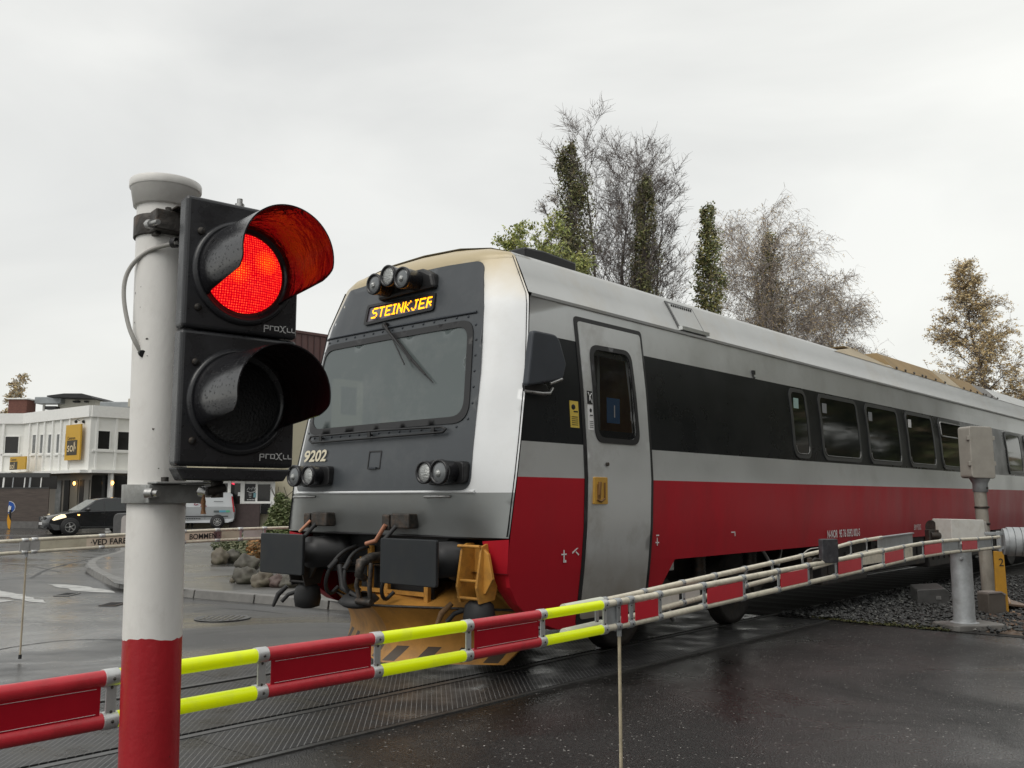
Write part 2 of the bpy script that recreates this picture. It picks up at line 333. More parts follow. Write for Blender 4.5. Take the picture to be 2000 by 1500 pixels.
for x0, x1 in ((-1.5, -.80), (-.665, .665), (.80, 1.5)):
    y = Y0
    while y < Y1-.1:
        y2 = min(Y1, y+1.2); mb.box(((x0+x1)/2, (y+y2)/2, .008), (x1-x0, y2-y-.005, .016)); y = y2
tag(in_track(mb.build('crossing_deck', m)), kind='structure')
mb = MB(); mb.box((1.53, (Y0+Y1)/2, .006), (.05, Y1-Y0, .018)); mb.box((-1.53, (Y0+Y1)/2, .006), (.05, Y1-Y0, .018))
tag(in_track(mb.build('deck_edge', M['rail'])), kind='structure')
mb = MB()
for s in (-1, 1):
    mb.box((s*.7325, -1, .003), (.14, 16, .004))
tag(in_track(mb.build('flangeway', M['rubber'])), kind='structure')
for s in (-1, 1):
    mb = MB()
    mb.box((s*.755, 20, .012), (.066, 62, .016)); mb.box((s*.755, 20, .0), (.15, 62, .006))
    tag(in_track(mb.build('rail', M['rail'], bevel=.004)), kind='structure')
# ballast
mb = MB(); n = 40
vs = [(-3.2, 6.72, .009), (4.9, 6.72, .009), (6, 45, .009), (-3.2, 45, .009)]
mb.add(vs, [(0, 1, 2, 3)])
tag(in_track(mb.build('track_bed', M['gravel'])), kind='structure')
mb = MB()
for i in range(52):
    mb.box((0, 7.0+i*.6, .006), (2.5, .25, .014))
tag(in_track(mb.build('sleepers', mat('sleeper', (.03, .028, .026), .7, var=.3))), kind='structure')
rs = random.Random(3); mb = MB()
def pebble(mb, c, r, rs, m=0):
    a = rs.random()*6.28; vs = []
    for dx, dy, dz in ((0, 0, .75), (1, 0, .1), (.3, .9, .25), (-.8, .6, 0), (-.8, -.6, .3), (.3, -.9, 0), (0, 0, -.6)):
        j = [rs.uniform(.7, 1.25) for _ in range(3)]; X = dx*j[0]; Y = dy*j[1]
        vs.append((c[0]+r*(X*cos(a)-Y*sin(a)), c[1]+r*(X*sin(a)+Y*cos(a)), c[2]+r*dz*j[2]))
    mb.add(vs, [(0, 1, 2), (0, 2, 3), (0, 3, 4), (0, 4, 5), (0, 5, 1), (6, 2, 1), (6, 3, 2), (6, 4, 3), (6, 5, 4), (6, 1, 5)], m)
for i in range(9000):
    y = 6.75+9*rs.random()**1.4; x = rs.uniform(.82, 4.9)
    edge = (x-.82)*.06+rs.uniform(0, .5)
    if y < 6.75+edge*.4 and rs.random() < .6: continue
    if x > 3.0 and y < 7.3 and rs.random() < .75: continue
    pebble(mb, (x, y, .02+rs.random()*.03), rs.uniform(.016, .036), rs, 0 if rs.random() < .93 else 1)
in_track(tag(mb.build('ballast', [M['stone'], mat('stone_pale', (.14, .14, .13), .5, var=.3)]), 'grey crushed stone ballast between the asphalt and the rails', 'ballast', kind='stuff'))
# moss and leaf litter
def leaflitter(name, label, cat, pts, n, size, cols, zmax, seed, flat=.6):
    rs = random.Random(seed); mb = MB(); xs_ = [p[0] for p in pts]; ys_ = [p[1] for p in pts]
    def inside(x, y):
        c = False; j = len(pts)-1
        for i in range(len(pts)):
            if (pts[i][1] > y) != (pts[j][1] > y) and x < (pts[j][0]-pts[i][0])*(y-pts[i][1])/(pts[j][1]-pts[i][1])+pts[i][0]: c = not c
            j = i
        return c
    k = 0
    while k < n:
        x = rs.uniform(min(xs_), max(xs_)); y = rs.uniform(min(ys_), max(ys_))
        if not inside(x, y): continue
        k += 1; a = rs.random()*6.28; tl = rs.uniform(-flat, flat); s = size*rs.uniform(.5, 1.4)
        d = Vector((cos(a), sin(a), tl))*s; e = Vector((-sin(a), cos(a), rs.uniform(-flat, flat)))*s*.6; c = Vector((x, y, .012+rs.random()*zmax))
        mb.add([c-d, c+e, c+d, c-e], [(0, 1, 2, 3)], rs.randrange(len(cols)))
    return tag(mb.build(name, cols), label, cat, kind='stuff')
LM = lambda n, c: mat(n, c, .6, var=.3, vs=3)
moss = [LM('moss_a', (.07, .075, .02)), LM('moss_b', (.045, .055, .018)), LM('moss_c', (.10, .09, .03))]
in_track(leaflitter('moss', 'yellow green moss along the asphalt edge beside the ballast', 'moss', [(1.7, 6.72), (3.0, 6.68), (3.1, 7.1), (2.0, 7.15), (1.2, 6.85)], 2600, .016, moss, .02, 5))
brown = [LM('litter_a', (.16, .09, .05)), LM('litter_b', (.09, .055, .035)), LM('litter_c', (.22, .13, .06)), LM('litter_d', (.06, .05, .04))]
in_track(leaflitter('leaf_litter', 'brown wet fallen leaves on the ballast beside the yellow marker', 'leaf litter', [(3.0, 7.6), (4.9, 7.0), (6, 12), (3.0, 14)], 2600, .03, brown, .05, 6))
mb = MB(); mb.add([(3.35, 6.9, .012), (6, 6.8, .012), (6.6, 8.2, .012), (3.2, 8.1, .012)], [(0, 1, 2, 3)])
in_track(tag(mb.build('soil', mat('soil', (.12, .075, .045), .45, var=.4, vs=8, bump=.4, bs=25)), kind='structure'))
rs = random.Random(77); mb = MB()
for i in range(900):
    y = rs.uniform(-7.5, 6.6); x = 1.6+7*rs.random(); pebble(mb, (x, y, .0055), rs.uniform(.0015, .0042), rs, 0)
in_track(tag(mb.build('grit', mat('grit', (.42, .41, .38), .5, var=.4, vs=40)), 'pale grit scattered over the dark wet asphalt in front', 'grit', kind='stuff'))
def ribbon(pts, w, z=.003):
    mb = MB(); P2 = smooth([ground(*p) for p in pts], 2); rs = random.Random(len(pts)); vs = []
    for i, p in enumerate(P2):
        t_ = (P2[min(i+1, len(P2)-1)]-P2[max(0, i-1)]).normalized(); n_ = Vector((-t_.y, t_.x, 0))*w*rs.uniform(.5, 1.4); vs += [Vector((p.x, p.y, z))-n_, Vector((p.x, p.y, z))+n_]
    mb.add(vs, [(2*i, 2*i+2, 2*i+3, 2*i+1) for i in range(len(P2)-1)]); return mb
tarm = mat('tar', (.012, .012, .012), .5)
for pts, w in (([(-60, 1283), (0, 1268), (50, 1260), (110, 1252), (165, 1249), (240, 1250)], .012), ([(60, 1130), (90, 1112), (140, 1100), (200, 1086), (235, 1078)], .03), ([(380, 1195), (430, 1188), (500, 1192), (560, 1200)], .012), ([(0, 1100), (60, 1105), (120, 1118)], .015)):
    tag(ribbon(pts, w).build('road_crack', tarm), kind='structure')
# traffic-side pavement with kerb (left, beyond the track)
kp = [(-34, 33.5), (-20, 31.5), (-12.2, 28.8), (-10.95, 26.6), (-10.36, 22.97), (-9.2, 20.2), (-7.86, 18.02), (-6.9, 16.3), (-6.1, 15.5), (-5.2, 15.1), (-4.0, 14.45), (-2.64, 13.5), (-1.2, 12.3), (.9, 13.2), (4, 17)]
pp = kp[2:]+[(12, 26), (22, 40), (8, 60), (-10, 60)]
mb = MB(); cpt = [(x, y) for x, y in pp]
tess = [Vector((x, y, .12)) for x, y in cpt]
from mathutils.geometry import tessellate_polygon
tri = tessellate_polygon([tess]); mb.add(tess, [tuple(f) for f in tri])
# far side of the island: road resumes beyond; cut by far edge polygon
tag(mb.build('pavement', M['pave']), kind='structure')
def kerbline(pts, w=.16, h=.125, name='kerb'):
    mb = MB(); P2 = [Vector((x, y, 0)) for x, y in pts]; sm = [P2[0]]
    for a, b in zip(P2, P2[1:]):
        n = max(1, int((b-a).length/1.0))
        for i in range(1, n+1): sm.append(a.lerp(b, i/n))
    for _ in range(2):
        sm = [sm[0]]+[(sm[i-1]+sm[i]*2+sm[i+1])/4 for i in range(1, len(sm)-1)]+[sm[-1]]
    L_ = []
    for i, q in enumerate(sm):
        t = (sm[min(i+1, len(sm)-1)]-sm[max(0, i-1)]).normalized(); nrm = Vector((-t.y, t.x, 0)); L_.append((q, nrm))
    for (a, na), (b, nb) in zip(L_, L_[1:]):
        g = (b-a)*.01; a = a+g; b = b-g
        vs = []
        for q, nn in ((a, na), (b, nb)):
            vs += [q-nn*.02, q+Vector((0, 0, h))-nn*0, q+nn*w+Vector((0, 0, h)), q+nn*w]
        mb.add(vs, [(0, 4, 5, 1), (1, 5, 6, 2), (2, 6, 7, 3), (0, 1, 2, 3), (4, 7, 6, 5)])
    return tag(mb.build(name, M['kerb'], bevel=.012), kind='structure')
kerbline(kp[2:], .17)
# white road paint
def patch_ground(pts, z=.004):
    mb = MB(); v = [Vector((p[0], p[1], z)) for p in pts]; mb.add(v, [tuple(f) for f in tessellate_polygon([v])]); return mb
rs = random.Random(9)
def worn(px):   # worn irregular paint outline from an outline on the road
    out = []
    g = [ground(*q) for q in px]
    for a, b in zip(g, g[1:]+g[:1]):
        n = max(1, int((b-a).length/.25))
        for i in range(n): q = a.lerp(b, i/n); out.append((q.x+rs.uniform(-.05, .05), q.y+rs.uniform(-.06, .06)))
    return out
for px in ([(92, 1141), (150, 1143), (228, 1155), (222, 1159), (160, 1156), (130, 1150)], [(-40, 1150), (0, 1153), (70, 1167), (100, 1181), (40, 1172), (-40, 1160)], [(-40, 1170), (0, 1170), (30, 1173), (0, 1177), (-40, 1178)]):
    tag(patch_ground(worn(px)).build('road_marking', M['paint']), kind='structure')
# manhole and drain covers in the road
def disc_cover(name, label, px, r, mt):
    c = ground(*px); t = thing(name, label, 'manhole cover', c); mb = MB(); mb.lathe([(r*.9, .004), (r, .004), (r, .012), (r*.94, .012), (r*.92, .008), (0, .009)], (0, 0, 0), (0, 0, 1), 40); mb.build('rim', M['rail'], t)
    mb = MB()
    for i in range(-3, 4): mb.box((i*r*.22, 0, .011), (r*.09, 1.4*r*sqrt(max(0, 1-(i*.25)**2)), .004))
    mb.build('tread', mt, t)
disc_cover('manhole_cover', 'round iron manhole cover in the wet road beyond the track', (435, 1208), .36, M['asphalt'])
for px, lab, mt in (((131, 1162), 'pale rectangular valve cover set in the wet road', M['sticker_y']), ((221, 1181), 'dark rectangular drain cover set in the wet road', M['dark_steel'])):
    c = ground(*px); t = thing('drain_cover', lab, 'drain cover', c); mb = MB(); mb.box((0, 0, .008), (.26, .42, .012)); mb.build('cover', M['kerb'] if mt is M['sticker_y'] else M['dark_steel'], t, bevel=.004)
    mb = MB()
    for i in range(5): mb.box((0, -.15+i*.075, .016), (.2, .02, .006))
    mb.build('grate', M['rubber'], t)
# ------------------------------------------------------------------ the train (local frame: x to the camera side, y backwards, z up)
def lerpt(tab, x):
    if x <= tab[0][0]: return tab[0][1]
    for (a, b), (c, d) in zip(tab, tab[1:]):
        if x <= c: return b+(d-b)*(x-a)/(c-a)
    return tab[-1][1]
XS = [(.4, 1.39), (.6, 1.42), (.97, 1.475), (1.3, 1.51), (1.75, 1.53), (2.05, 1.52), (2.6, 1.49), (3.0, 1.45), (3.33, 1.415), (3.74, 1.2), (3.87, .9)]
SEAM = [(1.25, .53), (1.75, .6), (2.24, .7), (2.78, .81), (3.35, .9), (3.73, .95)]
YC = [(1.25, .50), (1.45, .44), (1.65, .41), (1.9, .43), (2.25, .49), (3.08, .64), (3.37, .70), (3.55, .75), (3.72, .80)]
wid = lambda z: lerpt(XS, z)
seam = lambda z: lerpt(SEAM, z)
def sm_yc(z): return (lerpt(YC, z-.06)+lerpt(YC, z)+lerpt(YC, z+.06))/3
def FY(x, z):
    t = min(1, abs(x)/wid(z)); g = .10*(t/.76)**2 if t < .76 else .10+.90*((t-.76)/.24)**1.12
    return sm_yc(z)+(seam(z)-sm_yc(z))*g
def fsurf(x, z, off): return Vector((x+(off*.5 if x > 1.1 else (-off*.5 if x < -1.1 else 0)), FY(x, z)-off, z))
def ssurf(y, z, off, s=1): return Vector((s*(wid(z)+off), y, z))
def rpoly(pts, r, n=6):                     # polygon with rounded corners
    out = []; k = len(pts)
    for i in range(k):
        a, b, c = Vector(pts[i-1]), Vector(pts[i]), Vector(pts[(i+1) % k]); ri = r[i] if isinstance(r, (list, tuple)) else r
        if ri <= 0: out.append((b.x, b.y)); continue
        d1 = (a-b).normalized(); d2 = (c-b).normalized(); ang = d1.angle(d2); tl = min(ri/math.tan(ang/2), (a-b).length*.49, (c-b).length*.49)
        p0 = b+d1*tl; p1 = b+d2*tl
        for j in range(n+1):
            q = j/n; p = p0*(1-q)**2+b*2*q*(1-q)+p1*q*q; out.append((p.x, p.y))
    return out
def inpoly(p, poly):
    c = False; j = len(poly)-1
    for i in range(len(poly)):
        if (poly[i][1] > p[1]) != (poly[j][1] > p[1]) and p[0] < (poly[j][0]-poly[i][0])*(p[1]-poly[i][1])/(poly[j][1]-poly[i][1])+poly[i][0]: c = not c
        j = i
    return c
def sheet(mb, outer, holes, fn, off, res=.08, base=None, m=0, resx=None):   # curved sheet cut to an outline, with real edges down to `base`
    vs = []; es = []
    for loop in [outer]+holes:
        dens = []
        for a, b in zip(loop, loop[1:]+loop[:1]):
            n = max(1, int(math.hypot(b[0]-a[0], b[1]-a[1])/res))
            dens += [(a[0]+(b[0]-a[0])*i/n, a[1]+(b[1]-a[1])*i/n) for i in range(n)]
        b0 = len(vs); vs += dens; es += [(b0+i, b0+(i+1) % len(dens)) for i in range(len(dens))]
    x0 = min(v[0] for v in vs); x1 = max(v[0] for v in vs); z0 = min(v[1] for v in vs); z1 = max(v[1] for v in vs)
    rx = resx or res; nx = int((x1-x0)/rx)+1; nz = int((z1-z0)/res)+1
    for i in range(1, nx):
        for j in range(1, nz):
            p = (x0+(x1-x0)*i/nx, z0+(z1-z0)*j/nz)
            if inpoly(p, outer) and not any(inpoly(p, h) for h in holes): vs.append(p)
    r = delaunay_2d_cdt([Vector(v) for v in vs], es, [], 0, 1e-6)
    V2 = [(v.x, v.y) for v in r[0]]; T = []
    for f in r[2]:
        c = (sum(V2[i][0] for i in f)/len(f), sum(V2[i][1] for i in f)/len(f))
        if inpoly(c, outer) and not any(inpoly(c, h) for h in holes): T.append(tuple(f))
    mb.add([fn(x, z, off) for x, z in V2], T, m, True)
    if base is not None:
        cnt = {}
        for f in T:
            for a, b in zip(f, f[1:]+f[:1]): cnt.setdefault((min(a, b), max(a, b)), []).append((a, b))
        for k, e in cnt.items():
            if len(e) == 1:
                a, b = V2[e[0][0]], V2[e[0][1]]
                mb.add([fn(*a, off), fn(*b, off), fn(*b, base), fn(*a, base)], [(0, 1, 2, 3)], m)
    return mb
TR = thing('passenger_train', 'grey, black and red passenger train rolling over the wet level crossing', 'train', TO, -PHI)
LEN = 24.4
WS = rpoly([(-1.13, 2.26), (1.01, 2.275), (.92, 3.09), (-1.12, 3.075)], .14)       # windscreen glass
WSo = rpoly([(-1.19, 2.20), (1.08, 2.215), (.98, 3.15), (-1.18, 3.135)], .17)
DW = rpoly([(1.74, 2.13), (2.37, 2.13), (2.33, 2.965), (1.74, 2.955)], .1)         # door window
def body_car(y0f, y1, hole, name='body'):
    zs = [.96, 1.15, 1.3, 1.45, 1.6, 1.75, 1.9, 2.05, 2.2, 2.4, 2.6, 2.8, 2.9, 3.0, 3.15, 3.33]
    roof = [(1.43, 3.335), (1.435, 3.36), (1.395, 3.375), (1.3, 3.56), (1.2, 3.74), (1.14, 3.79), (.9, 3.87), (.5, 3.935), (0, 3.955)]
    mb = MB()
    for s in (1, -1):
        rows = []
        for z in zs:
            a = y0f(z); ys = [a, 1.5, 1.78, 2.33, 2.65, 6, 12, y1] if hole else [a, a+3, y1]
            rows.append([Vector((s*wid(z), y, z)) for y in ys])
        for i in range(len(zs)-1):
            zc = (zs[i]+zs[i+1])/2; m = 0 if zc < 1.75 else 1 if zc < 2.05 else 2 if zc < 3.0 else 1
            for j in range(len(rows[0])-1):
                if hole and s == 1 and j == 2 and 2.2 < zc < 2.9: continue
                mb.add([rows[i][j], rows[i][j+1], rows[i+1][j+1], rows[i+1][j]], [(0, 1, 2, 3)], m, True)
        pr = [(wid(3.33), 3.33)]+roof; yy = [(y0f(z), ) for x, z in pr]
        for (a, za), (b, zb) in zip(pr, pr[1:]):
            mb.add([(s*a, y0f(za), za), (s*a, y1, za), (s*b, y1, zb), (s*b, y0f(zb), zb)], [(0, 1, 2, 3)], 3, za > 3.37)
    # rear bulkhead and floor
    prof = [(wid(z), z) for z in zs]+roof; back = [(x, z) for x, z in prof]+[(-x, z) for x, z in reversed(prof)]
    mb.add([(x, y1, z) for x, z in back], [tuple(range(len(back)))], 1)
    a = y0f(.96); mb.add([(-1.47, a, .96), (1.47, a, .96), (1.47, y1, .96), (-1.47, y1, .96)], [(0, 1, 2, 3)], 4)
    return mb.build(name, [M['t_red'], M['t_silver'], M['t_black'], M['t_roof'], M['gasket']], TR, weld=True)
body_car(lambda z: seam(z)+.012, LEN, True)
# dark recess of the seam between cab front and body
mb = MB()
zz = [1.26+i*.1 for i in range(25)]
zz = [z for z in zz if z < 3.74]+[3.74]
for s in (1, -1):
    for a, b in zip(zz, zz[1:]):
        mb.add([(s*(wid(a)-.012), seam(a)-.02, a), (s*(wid(a)-.012), seam(a)+.05, a), (s*(wid(b)-.012), seam(b)+.05, b), (s*(wid(b)-.012), seam(b)-.02, b)], [(0, 1, 2, 3)])
mb.build('seam_strip', M['gasket'], TR)
# cab front shell
mb = MB()
out = [(-wid(1.25), 1.25)]+[(x, 1.25) for x in (-1, -.5, 0, .5, 1)]+[(wid(1.25), 1.25)]+[(wid(z)*.9995, z) for z in [1.35+.08*i for i in range(30)] if z < 3.7]+[(wid(3.72), 3.72)]
out += [(x, 3.72) for x in (.8, .4, 0, -.4, -.8)]+[(-x, z) for x, z in reversed(out[7:]) if x > 1.1]
def split(z0, z1):
    zl = [z0]+[z for z in [1.3+.06*i for i in range(42)] if z0+.01 < z < z1-.01]+[z1]
    return [(wid(z)*.9995, z) for z in zl], [(-wid(z)*.9995, z) for z in reversed(zl)]
r_, l_ = split(1.25, 1.62); sheet(mb, r_+l_, [], fsurf, 0, .09, m=1)
r_, l_ = split(1.62, 3.72); sheet(mb, r_+l_, [WS], fsurf, 0, .09, m=0)
# roof cap: front edge z 3.72 up to the roof line at the seam
zr = lambda x: lerpt([(0, 3.955), (.5, 3.935), (.9, 3.87), (1.14, 3.79), (1.2, 3.74), (1.211, 3.72)], abs(x))
xx = [-1.211, -1.19, -1.14, -1.05]+[-.9+.15*i for i in range(13)]+[1.05, 1.14, 1.19, 1.211]; rows = []
for k in range(9):
    q = k/8*pi/2; rows.append([Vector((x, FY(x, 3.72)+(max(seam(3.72)+.0, FY(x, 3.72))+.14*(1-(x/1.211)**4)-FY(x, 3.72))*(1-cos(q)), 3.72+(zr(x)-3.72)*sin(q))) for x in xx])
rows.append([Vector((x, 1.2, zr(x))) for x in xx])
nx = len(xx); mb.add([p for r in rows for p in r], [(i*nx+j, i*nx+j+1, (i+1)*nx+j+1, (i+1)*nx+j) for i in range(len(rows)-1) for j in range(nx-1)], 2, True)
# material with exhaust-brown cream staining near the roof edge and the corner
mf = M['t_front'].copy(); mf.name = 't_front_stained'; t = mf.node_tree; p = t.nodes['Principled BSDF']; NN = t.nodes.new; LL = t.links.new
src = p.inputs['Base Color'].links[0].from_socket; tc = NN('ShaderNodeTexCoord'); sp = NN('ShaderNodeSeparateXYZ'); LL(tc.outputs['Object'], sp.inputs[0])
nz = NN('ShaderNodeTexNoise'); nz.inputs['Scale'].default_value = 2.2; nz.inputs['Detail'].default_value = 4; LL(tc.outputs['Object'], nz.inputs[0])
q = mth('ADD', sp.outputs[2], mth('MULTIPLY', nz.outputs[0], .55)); r = NN('ShaderNodeMapRange'); r.inputs[1].default_value = 3.55; r.inputs[2].default_value = 4.05; r.inputs[3].default_value = 0; r.inputs[4].default_value = .9; LL(q, r.inputs[0])
mm = NN('ShaderNodeMixRGB'); LL(r.outputs[0], mm.inputs[0]); LL(src, mm.inputs[1]); mm.inputs[2].default_value = (.50, .40, .22, 1); LL(mm.outputs[0], p.inputs['Base Color'])
mb.build('cab_front', [mf, M['t_low'], mf], TR, weld=True)
# slate mask around the windscreen
mask = rpoly([(-1.36, 1.64), (1.17, 1.64), (1.165, 1.9), (1.13, 2.66), (1.07, 3.25), (.955, 3.71), (.5, 3.735), (0, 3.742), (-.5, 3.735), (-1.0, 3.71), (-1.16, 3.25), (-1.29, 2.66), (-1.36, 1.9)], [.2, .2, 0, 0, 0, .12, 0, 0, 0, .12, 0, 0, 0])
mask = [(x, min(z, 3.718) if False else z) for x, z in mask]
def fs2(x, z, off):                       # follows the cap above the front edge
    if z <= 3.72: return fsurf(x, z, off)
    y = FY(x, 3.72); return Vector((x, y-off+.004*(z-3.72)/.03+((z-3.72)*.35)*.4, z+.0))
mb = MB(); sheet(mb, mask, [WSo], fs2, .006, .09, base=-.004); mb.build('front_mask', M['t_slate'], TR)
mb = MB(); sheet(mb, WSo, [WS], fsurf, .016, .06, base=-.03)
mb.build('windscreen_seal', M['gasket'], TR)
mb = MB()
for i in range(46):                      # bolts round the windscreen
    per = rpoly([(-1.225, 2.165), (1.115, 2.18), (1.01, 3.185), (-1.215, 3.17)], .19, 5); L_ = [0]
    break
per = [(a, b) for a, b in per]; seg = []
for a, b in zip(per, per[1:]+per[:1]): seg.append(math.hypot(b[0]-a[0], b[1]-a[1]))
tot = sum(seg)
for i in range(44):
    d = tot*i/44; k = 0
    while d > seg[k]: d -= seg[k]; k += 1
    a, b = per[k], per[(k+1) % len(per)]; x = a[0]+(b[0]-a[0])*d/seg[k]; z = a[1]+(b[1]-a[1])*d/seg[k]
    mb.ball(fsurf(x, z, .008), (.013, .008, .013), 6, 4)
mb.build('windscreen_bolt', M['t_slate2'], TR)
mb = MB(); sheet(mb, WS, [], fsurf, .006, .1); mb.build('windscreen', M['t_glass'], TR)
mb = MB()      # raised moulding above the windscreen
mb.tube([fsurf(-1.2+.1*i, 3.21+.0*i, .012) for i in range(23)], .012, 6); mb.build('trim_strip', M['t_slate2'], TR)
# lower bar (grab rail) below the windscreen
mb = MB(); pts = [fsurf(x, z, .045) for x, z in [(-1.07, 2.185), (-.5, 2.19), (0, 2.195), (.5, 2.19), (.8, 2.185), (.86, 2.165), (.83, 2.14), (.5, 2.135), (0, 2.13), (-.5, 2.125), (-1.03, 2.12), (-1.09, 2.15), (-1.07, 2.185)]]
mb.tube(pts, .011, 6); 
for x in (-.9, -.15, .7): mb.cyl(fsurf(x, 2.16, 0), fsurf(x, 2.16, .05), .01, n=6); mb.box(fsurf(x, 2.16, .045), (.04, .012, .05))
mb.build('grab_rail', M['gasket'], TR)
# wiper
t = MB(); a = fsurf(-.19, 3.23, .05); b = fsurf(.30, 2.83, .06)
t.cyl(fsurf(-.19, 3.23, 0), a, .03, n=12); t.tube([a, b], [.016, .010], 8); t.tube([fsurf(-.15, 3.22, .05), fsurf(.22, 2.80, .065)], .007, 6)
w = t.build('wiper_arm', M['gasket'], TR)
t = MB(); t.tube([fsurf(.02, 3.07, .03), fsurf(.30, 2.83, .045), fsurf(.60, 2.60, .03)], [.006, .016, .005], 6); t.tube([fsurf(.03, 3.06, .05), fsurf(.3, 2.83, .075), fsurf(.5, 2.68, .05)], .006, 5); t.build('wiper_blade', M['rubber'], w)
# destination display
mb = MB(); D0 = rpoly([(-.54, 3.275), (.455, 3.30), (.44, 3.475), (-.545, 3.49)], .03); D1 = rpoly([(-.505, 3.305), (.42, 3.33), (.41, 3.45), (-.51, 3.462)], .015)
sheet(mb, D0, [D1], fsurf, .03, .1, base=-.01); dd = mb.build('display_frame', M['gasket'], TR)
mb = MB(); sheet(mb, D1, [], fsurf, .016, .12, base=-.004); mb.build('display', M['disp_bg'], dd)
FONT = {'S': ('01111', '10000', '10000', '01110', '00001', '00001', '11110'), 'T': ('11111', '00100', '00100', '00100', '00100', '00100', '00100'), 'E': ('11111', '10000', '10000', '11110', '10000', '10000', '11111'),
        'I': ('111', '010', '010', '010', '010', '010', '111'), 'N': ('10001', '11001', '11001', '10101', '10011', '10011', '10001'), 'K': ('10001', '10010', '10100', '11000', '10100', '10010', '10001'),
        'J': ('00111', '00010', '00010', '00010', '00010', '10010', '01100'), 'R': ('11110', '10001', '10001', '11110', '10100', '10010', '10001')}
mb = MB(); x = -.445; pit = .0170
for ch in 'STEINKJER':
    g_ = FONT[ch]
    for r in range(7):
        for c in range(len(g_[0])):
            if g_[r][c] == '1': p = fsurf(x+c*pit, 3.436-r*.0155+.004*c*0, .0175); mb.box(p, (.0135, .003, .0145))
    x += (len(g_[0])+1.05)*pit
mb.build('display_text', M['led'], dd)
# lamps
def lamp(name, x, z, y0, y1, r, clear, parent=TR):
    o = MB(); o.lathe([(r*.8, y1), (r*.93, y1-.05), (r, y0+.03), (r*1.06, y0+.02), (r*1.06, y0-.012), (r*.9, y0-.016), (r*.84, y0+.0), (r*.8, y0+.006)], (x, 0, z), (0, 1, 0), 26)
    h = o.build(name, M['black_visor'], parent)
    o = MB(); o.lathe([(r*.84, y0+.004), (r*.62, y0-.006), (r*.3, y0-.012), (0, y0-.014)], (x, 0, z), (0, 1, 0), 24); o.build('lens', M['lens'] if clear else M['lens2'], h)
    if not clear: o = MB(); o.ball((x, y0-.004, z-.01), r*.33, 12, 6); o.build('bulb', M['lens'], h)
    return h
for x, z, c in ((-.2, 3.615, 0), (0, 3.665, 1), (.2, 3.615, 0)): lamp('roof_lamp', x, z, .50, .84, .098, c)
mb = MB(); mb.prism([(-.36, 3.5), (.44, 3.52), (.4, 3.66), (.26, 3.73), (-.26, 3.73), (-.38, 3.62)], (0, .68, 0), (1, 0, 0), (0, 0, 1), (0, .16, 0)); mb.build('lamp_housing', M['gasket'], TR, bevel=.03)
for s in (-1, 1):
    lamp('marker_lamp', s*.81, 1.79, .24, .46, .092, 1); lamp('headlight', s*1.01, 1.79, .22, .48, .1, 0)
    mb = MB(); mb.prism(rpoly([(-.13, 1.68), (.3, 1.70), (.3, 1.88), (-.13, 1.9)], .05, 3), (s*.9-.05, .36, 0), (1, 0, 0), (0, 0, 1), (0, .14, 0)); mb.build('lamp_base', M['gasket'], TR, bevel=.01)
# fleet number on the nose, small hatch, grab handles, sockets
mb = MB(); text_into(mb, '9202', .155, (0, 0, 0), (1, 0, 0), (0, 0, 1), sx=.98, bold=.004, shear=.12, mapf=lambda x, y: fsurf(-1.165+x*1.22, 1.937+y, .02)); mb.build('fleet_number', M['num'], TR)
mb = MB(); hb = rpoly([(-.15, 1.84), (.03, 1.84), (.03, 2.01), (-.15, 2.01)], .012, 3); hi = rpoly([(-.138, 1.852), (.018, 1.852), (.018, 1.998), (-.138, 1.998)], .01, 3); sheet(mb, hb, [hi], fsurf, .012, .1, base=.002); mb.build('hatch', M['gasket'], TR)
mb = MB(); mb.box(fsurf(-.06, 1.85, .02), (.1, .02, .015)); mb.build('latch', M['t_slate2'], TR)
for x0, x1 in ((-1.28, -.95), (.65, .93)):
    mb = MB(); z = 1.585; mb.tube([fsurf(x0, z, 0), fsurf(x0+.02, z, .05), fsurf(x1-.02, z+.005, .05), fsurf(x1, z+.005, 0)], .012, 8); mb.build('front_handle', M['steel'], TR)
mb = MB(); mb.tube([fsurf(-1.3+.1*i, 1.628, .008) for i in range(26)], .014, 6); mb.build('white_line', M['t_front'], TR)
for x in (-.78, .38):
    mb = MB(); mb.box((x, .41, 1.375), (.24, .12, .13)); mb.box((x-.19, .40, 1.36), (.1, .1, .14)); b0 = mb.build('jumper_socket', M['dark_steel'], TR, bevel=.012)
    mb = MB(); mb.tube([(x-.05, .36, 1.33), (x-.12, .27, 1.2), (x-.1, .25, 1.15)], .02, 8); mb.build('jumper_cable', M['rubber'], b0)
mb = MB(); mb.tube([(.22, .33, 1.34), (.13, .3, 1.2), (.02, .28, 1.17)], .02, 8); mb.tube([(-.9, .35, 1.36), (-.98, .28, 1.25)], .016, 8); mb.build('cock_lever', mat('copper_lever', (.45, .2, .12), .4, .2, var=.2), TR)
